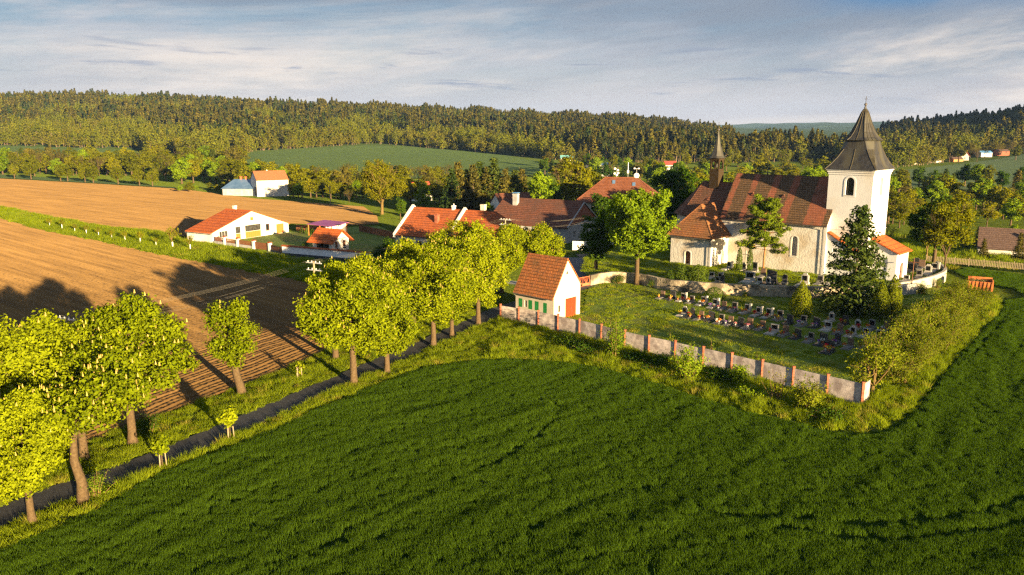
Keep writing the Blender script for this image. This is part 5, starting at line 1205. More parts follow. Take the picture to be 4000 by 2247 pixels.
for x in (5.5, 7.6, 10.2): mb = MB(); mb.box(x - .35, 5.7, 5.6, x + .35, 6.4, 6.9); mb.box(x - .5, 5.55, 6.9, x + .5, 6.55, 7.05); mb.obj('roof_vent', [M['rust_red']], zr)

# ---- small far houses
def cottage(px, Y, w, d, e, r, wm, rm, label, u=(1, .1), dz=0.0, win_=True):
    x, y, z = at(px, Y); b = Bld('cottage', label, 'house', (x, y), u, z + dz, 'far cottages')
    b.wall((0, 0), (w, 0), rect(0, -1.5, w, e), [(rect(w * f - .4, 1, w * f + .4, 2.1), .15, 'window', dict(m=M['frame_dark'], cols=1, rows=1)) for f in (.3, .7)] if win_ else []); b.wall((w, 0), (w, d), [(0, -1.5), (d, -1.5), (d, e), (d / 2, r), (0, e)]); b.wall((w, d), (0, d), rect(0, -1.5, w, e)); b.wall((0, d), (0, 0), [(0, -1.5), (d, -1.5), (d, e), (d / 2, r), (0, e)], [(rect(d / 2 - .4, 1.2, d / 2 + .4, 2.4), .15, 'window', dict(m=M['frame_dark'], cols=1, rows=1))] if win_ else [])
    b.done(wm); gable_roof(b, 0, w, 0, d, d / 2, e, e, r, rm, .3, .3); return b
W_ = M['plaster_white']; CR = M['plaster_cream']
cottage(1618, 292, 7.5, 5.5, 2.6, 5.4, W_, M['roof_far_red'], 'white gabled cottage with crimson roof right of the great solitary tree', (.8, .6), 1.2)
cottage(2190, 640, 10, 6, 3.0, 5.0, W_, M['roof_far_teal'], 'tiny far house with a teal roof at the forest foot', (1, .1), 2)
cottage(2305, 600, 7, 5, 2.6, 4.2, CR, M['roof_orange'], 'tiny cream cottage with orange roof among the valley trees', (.8, .6), 2)
cottage(2338, 560, 8, 6, 3.2, 4.4, W_, M['zinc'], 'small white house with a low blue grey roof in the valley', (1, -.1), 2)
cottage(2372, 520, 4, 4, 3.0, 6.4, W_, M['roof_dull'], 'narrow white chapel-like gable house in the valley trees', (.5, .86), 0)
cottage(2556, 600, 8, 6, 2.6, 4.4, CR, M['roof_brown'], 'cream cottage with brown roof left of the red one in the valley', (1, .1), 1)
cottage(2598, 590, 9, 6, 3.0, 5.4, W_, M['roof_far_red'], 'small white cottage with bright red roof at the forest foot', (1, .2), 1)
cottage(2705, 330, 8, 6, 2.6, 4.6, W_, M['roof_dull'], 'white cottage glimpsed right of the dark church tree', (1, .2), 2)
cottage(3650, 660, 13, 9, 3.5, 8.0, W_, M['roof_dull'], 'white house with steep brown gable at the far field edge', (.75, .66), 0)
cottage(3715, 665, 9, 6, 2.2, 3.6, M['wood_orange'], M['roof_dull'], 'low ochre hut between two cottages at the far field edge', (1, .1), 0, False)
cottage(3560, 640, 6, 5, 2.6, 5.2, CR, M['roof_orange'], 'cream hut with orange roof at the end of the far field', (.8, .5), 0)
cottage(3776, 680, 5, 6, 4.0, 8.0, W_, M['roof_far_red'], 'narrow white house with red gable roof at the far field edge', (.5, .86), 0)
cottage(3822, 710, 10, 6, 2.2, 3.6, W_, M['blue_cap'], 'long white house with blue roof under the wooded hill', (1, .05), 2)
cottage(3885, 715, 11, 7, 2.4, 4.0, M['brick'], M['roof_dull'], 'long reddish barn under the wooded hill', (1, .05), 2)
vh = Bld('village_house', 'low house with a long dull brown roof and white chimney behind the shrubs', 'house', (102, 172), (.87, -.5), -4.2)
for p, q, ln in (((0, 0), (17, 0), 17), ((17, 9), (0, 9), 17)): vh.wall(p, q, rect(0, -2, ln, 4.0))
for p, q in (((17, 0), (17, 9)), ((0, 9), (0, 0))): vh.wall(p, q, [(0, -2), (9, -2), (9, 4), (4.5, 7.6), (0, 4)])
vh.done(W_); r_ = gable_roof(vh, 0, 17, 0, 9, 4.5, 4, 4, 7.6, M['roof_dull'], .5, .2); chimney(r_, 11.5, 2.0, 5.0, 7.4, .8, [W_]); mb = MB(); fn = lambda y, z, dd: (17.1 + dd, y, z); mb.prism([(2.5, 5.9), (4.5, 8.1), (6.5, 5.9)], fn, 0, .5); vh.part('gable_parapet', mb, W_)
print('buildings ok')
# ------------------------------------------------------------------ churchyard terrace and walls
WALL = smooth_poly([(12.6, 126.8), (16.5, 129.8), (20.6, 128.4), (25.1, 122.9), (31.6, 119.8), (38.9, 118.1), (47.6, 116.9), (54.6, 118.2), (60, 120.6), (65.5, 124.2), (70.5, 128.6), (74, 133.5), (76, 140)], k=3)
TERR = [(p[0] + .05, p[1] + .3) for p in WALL] + [(76, 150), (66, 166), (40, 172), (22, 166), (14, 150), (12.2, 134)]
mb = MB(); n = len(TERR); tri = tessellate_polygon([[Vector((x, y, 0)) for x, y in TERR]])
tz = sheet('churchyard', TERR, 3, 0, M['lawn'], zfn=lambda V: np.full(len(V), ZC) - .12 * np.clip((30 - V[:, 0]) / 12, 0, 1) + .03 * np.sin(V[:, 0] * 1.3) * np.sin(V[:, 1] * 1.1))
P = fill(TERR, 1.0); n = len(P)
grass_z = ZC - .12 * np.clip((30 - P[:, 0]) / 12, 0, 1) + .02
foot_ok = np.ones(n, bool)
scatter('churchyard_grass', np.column_stack([P, grass_z]), g.integers(0, 2, n), np.column_stack([np.ones(n), np.ones(n), np.ones(n) * 1.3]), g.uniform(0, 6.28, n), LT, 'short grass between the upper graves')
def path_wall(name, pts, th, z0, z1, m, label, cat='wall', cap=None, wob=.06):
    mb = MB(); L_, R_ = [], []; r = random.Random(3)
    for i, p in enumerate(pts):
        a, b = Vector(pts[max(i - 1, 0)]), Vector(pts[min(i + 1, len(pts) - 1)]); d = (b - a).normalized(); nn = Vector((-d.y, d.x)) * th / 2; p = Vector(p); L_.append(p + nn); R_.append(p - nn)
    top = [(z1(i / (len(pts) - 1)) if callable(z1) else z1) + r.uniform(-wob, wob) for i in range(len(pts))]
    V = []
    for i in range(len(pts)): V += [(R_[i].x, R_[i].y, z0), (R_[i].x, R_[i].y, top[i]), (L_[i].x, L_[i].y, top[i]), (L_[i].x, L_[i].y, z0)]
    F_ = []
    for i in range(len(pts) - 1):
        for k in range(3): F_.append((4 * i + k, 4 * i + 4 + k, 4 * i + 5 + k, 4 * i + 1 + k))
    F_ += [(0, 1, 2, 3), tuple(4 * (len(pts) - 1) + k for k in (3, 2, 1, 0))]; mb.add(V, F_)
    o = mb.obj(name, m); tag(o, label, cat); return o
k1 = [i for i, p in enumerate(WALL) if p[0] < 53]
path_wall('retaining_wall', [WALL[i] for i in k1], .6, -.4, 1.72, M['stone'], 'old weathered rubble retaining wall below the churchyard graves')
path_wall('churchyard_wall', [WALL[k1[-1]]] + [WALL[i] for i in range(k1[-1] + 1, len(WALL))], .5, -.4, lambda t: 1.65 + .15 * t, M['stone_pale'], 'pale plastered wall curving round the right end of the churchyard', wob=.02)
mb = MB()
for k in range(3):
    for j in range(4): mb.box(j * 1.62 + (k % 2) * .4, 0, k * .55, j * 1.62 + 1.6 + (k % 2) * .4, .25, k * .55 + .53)
o = mb.obj('block_wall', M['plaster_grey']); o.location = (56.6, 117.6, -.05); o.rotation_euler.z = .42; tag(o, 'low grey concrete block wall in front of the pale churchyard wall', 'wall')

# concrete panel fence with brick posts
pf = empty('panel_fence', (0, 0, 0)); tag(pf, 'weathered concrete panel fence with brick red posts round the cemetery', 'fence')
POSTS = FENCE + [(33.6, 71.3)]
for i, (x, y) in enumerate(POSTS):
    if i == len(POSTS) - 1: continue
    mb = MB(); mb.box(x - .12, y - .12, -.3, x + .12, y + .12, 2.15); mb.box(x - .15, y - .15, 2.15, x + .15, y + .15, 2.23); mb.obj('post', M['brick'], pf)
for i in range(len(POSTS) - 1):
    a, b = Vector(POSTS[i]), Vector(POSTS[i + 1]); d = (b - a).normalized(); e = empty('panel', (a.x, a.y, 0)); bpy.data.objects.remove(e)
    mb = MB(); dz = rnd.uniform(-.04, .04); p, q = a + d * .12, b - d * (.12 if i < len(POSTS) - 2 else 0)
    for k in range(4): mb.bar((p.x, p.y, .25 + k * .5 + dz), (q.x, q.y, .25 + k * .5 + dz), .085 - .012 * (k % 2), .485)
    mb.obj('panel', M['concrete'], pf)
# red gate, wooden panels, white metal fence
rg = Bld('iron_gate', 'low rust red iron gate with fan shaped bars behind the shed', 'gate', (10.2, 124.6), (.75, .66), 0)
mb = MB(); mb.box(0, 0, .1, 3.2, .05, .55); mb.box(0, 0, 1.5, 3.2, .05, 1.58)
for x in (0, 1.6, 3.15): mb.box(x, -.02, 0, x + .07, .07, 1.65)
for c in (.0, 1.6):
    for k in range(9): t = k / 8; mb.bar((c + .8 + .25 * (t - .5), .02, .55), (c + .1 + 1.4 * t, .02, 1.5), .025, .025)
rg.part('gate_leaf', mb, M['rust_red'])
wf = Bld('panel_screen', 'white sheet metal screen fence beside the old barn', 'fence', (12.6, 164), (.97, -.22), 0)
for k in range(9): mb = MB(); mb.box(k * .95, 0, .2, k * .95 + .9, .05, 2.1); wf.part('panel', mb, M['frame_white'])
for k in range(4): mb = MB(); mb.box(k * 2.85 - .04, .06, -.2, k * 2.85 + .04, .14, 2.1); wf.part('post', mb, M['gutter'])
pa = Bld('paling_fence', 'weathered wooden paling fence on the grassy rise at far right', 'fence', (79.5, 150.5), (.83, -.55), 0)
pa.part('picket_panel', pickets(0, 40, .0, 1.15, M['wood_grey'], gap=.26, w=.13), M['wood_grey'])
for k in range(17): mb = MB(); mb.tube([(k * 2.4, .1, -.2), (k * 2.4 + rnd.uniform(-.05, .05), .1, 1.35)], .06, 5); pa.part('post', mb, M['wood_grey'])
# rusty skip with rubbish
sk = Bld('rubbish_skip', 'open rust orange steel skip full of garden waste at the hedge end', 'skip', (71.9, 122.9), (.87, -.49), 0)
mb = MB(); w, d, hh, t = 3.4, 3.0, 1.55, .07
mb.hexa([(0, 0, .1), (w, 0, .1), (w, t, .1), (0, t, .1)], [(-.1, -.1, hh), (w + .1, -.1, hh), (w + .1, t - .1, hh), (-.1, t - .1, hh)]); mb.box(0, d - t, .1, w, d, hh + .3); mb.box(0, t + .001, .1, t, d - t - .001, hh + .1); mb.box(w - t, t + .001, .1, w, d - t - .001, hh + .1); mb.box(.08, .08, .1, w - .08, d - .08, .2)
for k in range(7): mb.box(.1 + k * .52, -.17, .12, .22 + k * .52, -.004, hh - .03)
for k in range(5): mb.box(w + .002, .3 + k * .55, .12, w + .12, .42 + k * .55, hh)
sk.part('body', mb, M['rust'])
rg_ = np.random.default_rng(4); V, F_ = leaf_quads(rg_, rg_.uniform((.3, .3, 1.0), (2.6, 2.7, 1.6), (420, 3)), rg_.normal(0, 1, (420, 3)), .22, .4, .8, .4)
M['waste'] = leafmat('garden_waste', (.10, .09, .03), (.34, .28, .14), .1)
o = link_mesh('garden_waste', np_mesh('garden_waste', V, F_, [M['waste']]), None); o.matrix_world = Matrix.Translation(sk.e.location) @ Matrix.Rotation(sk.e.rotation_euler.z, 4, 'Z'); kind(o, 'stuff', 'cut grass and twigs heaped in the rusty skip')
cr_ = Bld('wayside_cross', 'tall thin wooden cross pole beside the churchyard wall', 'cross', (62.3, 121.4), (.8, -.6), 0)
mb = MB(); mb.tube([(0, 0, -.3), (0, 0, 5.4)], .07, 6); cr_.part('pole', mb, M['wood_brown']); mb = MB(); mb.bar((-.65, 0, 4.75), (.65, 0, 4.75), .1, .1); cr_.part('crossbar', mb, M['wood_brown'])

# ------------------------------------------------------------------ graves
M['gran_grey'] = mat('granite_grey', (.14, .13, .12), (.23, .215, .20), 8, .5)
M['gran_pale'] = mat('granite_pale', (.36, .33, .29), (.46, .43, .38), 6, .6)
M['gran_dark'] = mat('granite_dark', (.03, .03, .034), (.07, .068, .07), 10, .25, spec=.5)
M['gran_brown'] = mat('granite_brown', (.13, .08, .055), (.2, .13, .09), 8, .35, spec=.5)
M['plaque'] = mat('black_plaque', (.008, .008, .009), None, rough=.2, spec=.5)
M['old_stone'] = mat('old_stone', (.28, .27, .24), (.46, .43, .37), 2.5, .95, .03, 8)
def grave_parts(style, m, mk, wd, hh, plq=True):
    """[(name, mesh, children)] for a grave whose headstone stands at y=0 facing -y, slab in front"""
    P_ = []; mb = MB(); mb.box(-wd / 2 - .2, -2.05, -.1, wd / 2 + .2, .3, .12); P_.append(('kerb', mb.mesh('kerb', [mk]), []))
    mb = MB(); mb.box(-wd / 2 - .02, -1.85, .121, wd / 2 + .02, -.35, .27); P_.append(('ledger_slab', mb.mesh('ledger_slab', [m if style != 'plain' else mk]), []))
    mb = MB(); mb.box(-wd / 2 - .08, -.28, .121, wd / 2 + .08, .18, .40); P_.append(('plinth', mb.mesh('plinth', [mk]), []))
    mb = MB(); fn = lambda x, z, d: (x, d, z + .40); w2 = wd / 2
    if style == 'round': out_ = arch(wd, hh - w2 * .8, w2 * .8, 0, 0, 10)
    elif style == 'slant': out_ = [(-w2, 0), (w2, 0), (w2, hh * .86), (-w2, hh)]
    elif style == 'shoulder': out_ = [(-w2, 0), (w2, 0), (w2, hh * .75), (w2 * .6, hh * .82), (w2 * .5, hh), (-w2 * .5, hh), (-w2 * .6, hh * .82), (-w2, hh * .75)]
    else: out_ = rect(-w2, 0, w2, hh)
    mb.prism(out_, fn, -.11, .11); ch_ = []
    if plq:
        p = MB(); p.prism(rect(-w2 * .72, hh * .22, w2 * .72, hh * .88) if style not in ('round', 'shoulder') else rect(-w2 * .6, hh * .15, w2 * .6, hh * .72), fn, -.14, -.09); ch_.append(('plaque', p.mesh('plaque', [M['plaque']])))
    P_.append(('headstone', mb.mesh('headstone', [m]), ch_))
    if style == 'pillar':
        mb = MB(); mb.box(w2 + .03, -.14, .401, w2 + .3, .2, .40 + hh + .18); P_.append(('side_pillar', mb.mesh('side_pillar', [M['gran_pale']]), []))
    return P_
STY = [grave_parts('rect', M['gran_grey'], M['gran_grey'], .85, .95), grave_parts('pillar', M['gran_pale'], M['gran_grey'], .78, .95), grave_parts('round', M['gran_dark'], M['gran_grey'], .75, 1.1, False),
       grave_parts('plain', M['gran_brown'], M['gran_grey'], .8, .95, False), grave_parts('shoulder', M['gran_pale'], M['gran_pale'], .95, 1.15), grave_parts('slant', M['gran_dark'], M['gran_dark'], 1.0, 1.05, False), grave_parts('rect', M['gran_pale'], M['gran_pale'], 1.15, .85)]
STN = ['grey granite grave with a black plaque', 'pale grave with black plaque and a side pillar', 'dark grave with round topped headstone', 'brown granite grave', 'pale grave with stepped headstone and black plaque', 'black granite grave with slanted top', 'wide pale grave with broad black plaque']
GN = math.atan2(-.695, -.718) + math.pi / 2
def grave(x, y, s, label, z=0.0, rz=0.0, sc=1.0, group='graves on the lower lawn'):
    e = empty('grave', (x, y, z), GN + rz); e.scale = (sc, sc, sc); tag(e, label, 'grave', group)
    for nm, me, ch_ in STY[s]:
        o = link_mesh(nm, me, e)
        for n2, m2 in ch_: link_mesh(n2, m2, o)
    return e
FLC = {'yellow': (.62, .42, .02), 'orange': (.62, .18, .02), 'red': (.5, .02, .03), 'pink': (.62, .22, .26), 'white': (.7, .68, .62), 'violet': (.24, .10, .38)}
POTM = [mat('terracotta', (.42, .15, .05), (.5, .2, .08), 4, .8), mat('white_pot', (.6, .58, .55), None, rough=.5)]
GRN = mat('flower_green', (.05, .11, .02), (.09, .17, .03), 4, .8)
FLP = {}
for ci, (cn, c) in enumerate(FLC.items()):
    fm = mat('petal_' + cn, c, tuple(min(1, k * 1.2) for k in c), 5, .8); r = np.random.default_rng(ci)
    mb = MB(); mb.lathe([(.11, 0), (.16, .2), (.17, .24)], (0, 0), 9); pot = mb.mesh('pot', [POTM[ci % 2]])
    d = unit(r.normal(0, 1, (90, 3))) * np.array([1, 1, .8]); d[:, 2] = np.abs(d[:, 2]); V, F_ = leaf_quads(r, d * r.uniform(.12, .27, (90, 1)) + np.array([0, 0, .26]), d, .13, .3, .5, .8)
    FLP[cn] = (pot, np_mesh('blooms', V, F_, [fm, GRN], (r.random(90) < .25).astype(int)))
def flowers(p, cn, label, s=1.0):
    e = empty('flower_pot', p, rnd.uniform(0, 6.28)); e.scale = (s, s, s); tag(e, label, 'flowers', 'flower pots on the graves'); link_mesh('pot', FLP[cn][0], e); link_mesh('blooms', FLP[cn][1], e)
cn_l = ['yellow', 'orange', 'pink', 'red', 'white', 'orange', 'yellow', 'violet']
def row(pxs, styles, rowname, zsc=1.0):
    fc = 0
    for i, (px, py) in enumerate(pxs):
        x, y = G(px, py); s = styles[i % len(styles)]; hx = x + .718 * .9; hy = y + .695 * .9
        grave(hx, hy, s, '%s, %s from left in the %s row' % (STN[s], ORD[i], rowname), 0, rnd.uniform(-.06, .06), rnd.uniform(.78, .93))
        for k in range(2 if i % 3 else 1):
            c = cn_l[(i * 3 + k * 5) % 8]; o = Matrix.Rotation(GN, 3, 'Z') @ Vector((rnd.uniform(-.32, -.1) + .45 * k, -rnd.uniform(.55, 1.1), .27 if k == 0 else .27))
            flowers((hx + o.x, hy + o.y, o.z), c, '%s flowers in a pot, %s on the %s grave of the %s row' % (c, 'left' if k == 0 else 'right', ORD[i], rowname), rnd.uniform(.8, 1.25))
ROW0 = [(2660, 1235), (2690, 1243), (2725, 1251), (2765, 1256), (2805, 1265), (2840, 1272), (2880, 1278), (2915, 1284), (2965, 1290), (3012, 1305), (3055, 1313), (3102, 1324), (3154, 1338), (3203, 1348), (3258, 1350), (3308, 1364), (3368, 1362), (3424, 1356)]
ROW1 = [(2575, 1168), (2615, 1172), (2655, 1178), (2690, 1187), (2735, 1194), (2780, 1204), (2815, 1212), (2857, 1218), (2905, 1226), (2950, 1236), (2990, 1243), (3034, 1252), (3072, 1268), (3126, 1273), (3177, 1280), (3222, 1292), (3268, 1306), (3319, 1315), (3372, 1318), (3426, 1330)]
row([(p[0] - 0, p[1]) for p in ROW0], [4, 2, 3, 5, 0, 3, 5, 3, 3, 6, 3, 5, 0, 5, 2, 3, 0, 5], 'front')
row(ROW1, [3, 5, 1, 0, 1, 1, 3, 0, 1, 1, 1, 0, 5, 0, 5, 6, 3, 4, 6, 6], 'second')
row([(3236, 1258), (3290, 1270), (3338, 1288), (3394, 1290), (3452, 1296)], [4, 5, 4, 0, 3], 'short rear')
x, y = G(3228, 1378); grave(x + .6, y + .6, 5, 'single black grave heaped with flowers standing in front of the front row', 0, .1, .95)
for k in range(9): flowers((x + .35 + rnd.uniform(-.45, .45), y + .15 + rnd.uniform(-.5, .5), .27), cn_l[k % 8], 'flowers heaped on the single grave in front of the front row', rnd.uniform(1, 1.5))
UP = [(2949, 1062, 0, 1.25), (2848, 1052, 1, 1.0), (2930, 1100, 6, 1.3), (3014, 1106, 5, 1.5), (3065, 1110, 2, 1.05), (3144, 1112, 4, 1.2), (3204, 1110, 0, 1.05), (3242, 1109, 6, .9), (2981, 1082, 3, 1.1), (2821, 1106, 2, .9), (2802, 1104, 0, .75), (2780, 1086, 6, .8), (2813, 1090, 1, .8), (2968, 1108, 6, .8), (3001, 1112, 4, .85), (2905, 1056, 4, .9),
      (3540, 1098, 6, .8), (3560, 1060, 5, 1.2), (3590, 1085, 0, 1), (3600, 1050, 3, 1.2), (3625, 1070, 4, 1.1), (3650, 1060, 1, 1.1), (3580, 1042, 2, 1.1)]
US = sorted(UP); 
for i, (px, py, s, sc) in enumerate(US):
    x, y = G(px, py, ZC); lab = '%s, %s from left in the churchyard' % (STN[s].replace('grave', 'old tombstone'), ORD[i])
    e = grave(x, y, s, lab, ZC - .05, rnd.uniform(-.15, .15), sc, 'graves in the upper churchyard')
x, y = G(2905, 1050, ZC); mb = MB(); mb.box(-.35, -.25, 0, .35, .25, .9); e = empty('stone_cross', (x + .4, y + .6, ZC), GN); tag(e, 'tall pale stone cross between the two slim junipers', 'cross'); mb.obj('pedestal', M['stone_pale'], e); mb = MB(); mb.box(-.09, -.07, .9, .09, .07, 3.1); mb.box(-.5, -.06, 2.3, -.091, .06, 2.48); mb.box(.091, -.06, 2.3, .5, .06, 2.48); mb.obj('cross_shaft', M['stone_pale'], e)

# ------------------------------------------------------------------ power line
TOPS = [(-59, 24), (-38.4, 66.6), (-24.3, 96), (-1.2, 143), (15, 163)]
for i, (x, y) in enumerate(TOPS):
    a = TOPS[max(i - 1, 0)]; b = TOPS[min(i + 1, len(TOPS) - 1)]; rz = math.atan2(b[1] - a[1], b[0] - a[0])
    if i == len(TOPS) - 1: continue
    e = empty('power_pole', (x, y, 0), rz); tag(e, ['wooden power pole beyond the left edge of the chestnuts', 'wooden power pole hidden among the left chestnut crowns', 'wooden power pole whose crossarm shows above the middle chestnuts', 'wooden power pole in front of the farmhouse roof'][i], 'power pole', 'power poles along the avenue')
    mb = MB(); mb.tube([(0, 0, -.5), (0, 0, 9.1)], [.15, .11], 8); mb.obj('pole', M['wood_grey'], e)
    for z in (8.9, 8.0): mb = MB(); mb.box(-.06, -1.2, z - .06, .06, 1.2, z + .06); o = mb.obj('crossarm', M['steel'], e)
    for z in (8.96, 8.06):
        for k in range(4): mb = MB(); mb.lathe([(.05, z), (.06, z + .08), (.045, z + .16), (.03, z + .2)], (0, -.9 + .6 * k), 8); mb.obj('insulator', M['frame_white'], e)
M['wire'] = mat('aluminium_wire', (.20, .18, .14), None, rough=.4, spec=.5)
for li, (z, k) in enumerate([(9.1, 0), (9.1, 1), (9.1, 2), (9.1, 3), (8.2, 0), (8.2, 1), (8.2, 3)]):
    mb = MB(); pts = []
    for i in range(len(TOPS) - 1):
        a, b = Vector(TOPS[i]), Vector(TOPS[i + 1]); d = (b - a).normalized(); nn = Vector((-d.y, d.x)) * (-.9 + .6 * k)
        for j in range(8 + (i == len(TOPS) - 2)):
            t = j / 8; p = a.lerp(b, t) + nn; pts.append((p.x, p.y, z - 4 * (.55 + .05 * li) * t * (1 - t) - (2.0 * t if i == 3 else 0)))
    mb.tube(pts, .006, 4); o = mb.obj('overhead_wire', M['wire']); tag(o, 'thin overhead wire strung along the poles, %s of the %s set' % (ORD[k], 'upper' if z > 9 else 'lower'), 'wire', 'overhead wires')
x, y, z = at(1290, 277, 782); e = empty('power_pole', (x, y, z)); tag(e, 'lone pale pole at the far edge of the upper ploughed field', 'power pole'); mb = MB(); mb.tube([(0, 0, -.5), (0, 0, 6.4)], [.16, .12], 8); mb.obj('pole', M['wood_grey'], e); mb = MB(); mb.box(-.8, -.06, 6.0, .8, .06, 6.12); mb.obj('crossarm', M['wood_grey'], e)

# ------------------------------------------------------------------ avenue of chestnuts
CH = [chestnut(1, 12.4, 5.0), chestnut(2, 12.0, 4.6, asym=.12), chestnut(3, 12.8, 5.2, base=1.2), chestnut(4, 11.6, 4.3, base=1.0)]
CT2 = chestnut(12, 10.6, 3.7, base=4.2, lean=(.9, .4), nclump=430, per=12, fl=120, nl=12, trunk_r=.30, path=[(0, 0, -.3), (.05, 0, 1.5), (-.35, .1, 3.0), (-.3, .2, 4.4), (.1, .3, 6.2)])
CT11 = chestnut(13, 9.9, 2.8, base=1.7, lean=(-.7, 0), nclump=520, per=12, fl=30, nl=12, asym=.1, trunk_r=.38, path=[(.0, 0, -.3), (-.12, 0, .6), (-.45, 0, 2.0), (-.7, 0, 4.2), (-.8, 0, 6.2)])
CL = [  # proto, x, y, scale, rot, label
 (CH[3], -31.0, 47.3, (.68, .68, .80), 0.3, 'chestnut with a stout straight trunk at the lower left road edge'),
 (CT2, -29.3, 50.3, 1.0, 0.0, 'tall crooked chestnut with forked trunk and thin open crown'),
 (CH[0], -15.8, 75.9, .99, 1.2, 'large full chestnut in the middle of the avenue, trunk at the road edge'),
 (CH[3], -13.0, 79.4, .85, 2.2, 'smaller chestnut close behind the large middle one'),
 (CH[2], -9.2, 90.0, .95, 2.9, 'chestnut with pale trunk third from the shed on the near side of the road'),
 (CH[3], -7.4, 94.6, .82, 4.0, 'slim chestnut second from the shed on the near side of the road'),
 (CH[1], -4.4, 100.5, .93, .7, 'leaning chestnut nearest to the shed on the near side of the road'),
 (CH[1], -35.4, 54.0, 1.02, 1.0, 'chestnut with half hidden trunk on the field side, lower left'),
 (CH[0], -33.0, 57.5, .90, 4.1, 'chestnut on the field side behind the crooked one'),
 (CH[2], -30.6, 60.4, 1.0, 2.0, 'broad chestnut with bowed crown before the ploughed headland'),
 (CT11, -25.9, 72.8, 1.0, 0.0, 'lone narrow chestnut with leaning trunk and ragged crown on the grass verge'),
 (CH[1], -19.5, 84.5, .92, 5.0, 'chestnut on the field side behind the large middle one'),
 (CH[0], -16.8, 90.5, .9, 3.3, 'chestnut on the field side, middle of the rear group'),
 (CH[2], -12.8, 100.2, .92, .2, 'chestnut on the field side with bright top before the farmhouse'),
 (CH[3], -9.6, 108.5, .98, 1.7, 'chestnut on the field side below the double power pole'),
 (CH[1], -5.4, 115.8, 1.0, 2.6, 'chestnut on the field side farthest up the road'),
 (CH[0], -1.6, 121.0, .90, 1.4, 'chestnut hiding the foot of the pole before the farmhouse'),
 (CH[0], -40.5, 48.5, 1.0, 5.5, 'chestnut cut by the left picture edge, field side'),
 (CH[2], -35.5, 40.5, .8, 4.5, 'chestnut cut by the left picture edge beside the road'),
 (CH[3], 4.6, 123.0, .93, .9, 'light green chestnut behind the shed roof'),
]
for t, x, y, s, rz, lab in CL: place(t, 'chestnut_tree', (x, y), lab, 'tree', 'chestnuts of the avenue', rz, s)
cc = chestnut(5, 15.4, 6.1, base=2.6, nclump=1350, per=14, leaf=.42, leafm='fresh_leaf', fl=40, nl=18); place(cc, 'chestnut_tree', (20.4, 127.6), 'big round chestnut standing alone on the bank by the churchyard wall', 'tree', None, .8, (1.06, 1.06, 1.08))
cd = chestnut(6, 11.0, 3.0, base=1.0, nclump=520, per=12, leaf=.40, leafm='deep_leaf', fl=0, nl=10); place(cd, 'chestnut_tree', (14.6, 136.0), 'dark drooping tree left of the big round chestnut', 'tree', None, 1.0, 1.0)
ce = chestnut(7, 7.5, 3.2, base=.6, nclump=500, per=12, leafm='deep_leaf', fl=0, nl=9); place(ce, 'round_tree', (-20.5, 130.5), 'dark green rounded tree at the end of the white garden wall', 'tree', None, 0, 1.0)
cf = chestnut(8, 17.2, 6.2, base=3, nclump=1100, per=12, leaf=.5, leafm='deep_leaf', fl=0, nl=16); place(cf, 'broadleaf_tree', (34.5, 170), 'large dark green tree behind the apse and ridge turret', 'tree', None, 0, 1.0)
place(cc, 'broadleaf_tree', (47.0, 186), 'bright green tree top showing right of the ridge turret', 'tree', None, 2, .97)
# saplings with stakes by the road
def sapling(x, y, hh, label, seed, leafs=True):
    e = empty('staked_sapling', (x, y, 0)); tag(e, label, 'young tree', 'staked young chestnuts'); mb = MB(); mb.tube([(0, 0, -.2), (.02, .02, hh * .6), (0, 0, hh * .92)], [.05, .04, .02], 6); mb.obj('trunk', M['bark'], e)
    for k in range(3): a = 2.1 * k + .4; m_ = MB(); m_.tube([(.32 * math.cos(a), .32 * math.sin(a), -.2), (.26 * math.cos(a), .26 * math.sin(a), 1.15)], .045, 6); m_.obj('stake', M['wood_grey'], e)
    r = np.random.default_rng(seed); (V, F_), _ = crown_arrays(r, [(0, 0, hh * .7, .5, .5, .6), (.15, .1, hh * .85, .35, .35, .35)], 60 if leafs else 8, 7, .3, .18); link_mesh('crown', np_mesh('crown', V, F_, [M['chestnut_leaf']]), e)
sapling(-26.3, 55.9, 2.5, 'young chestnut tied between three stakes, left of two by the wheat', 1); x, y = G(900, 1718); sapling(x, y, 2.7, 'young chestnut tied between three stakes, right of two by the wheat', 2); x, y = G(1168, 1478); sapling(x, y, 1.6, 'nearly bare staked sapling on the grass before the middle chestnuts', 3, False)
sb = shrub(3, 2.2, 1.3, 22, .13, 40, 'fresh_leaf'); place(sb, 'shrub', G(380, 1940), 'small shrub at the foot of the crooked chestnut', 'shrub', None, 0, .9, parts=('stem', 'foliage'))
sb2 = shrub(4, 2.2, 1.5, 26, .16, 50, 'deep_leaf'); place(sb2, 'shrub', G(575, 1690), 'low dark bush at the foot of the broad bowed chestnut', 'shrub', None, 1, .75, parts=('stem', 'foliage'))

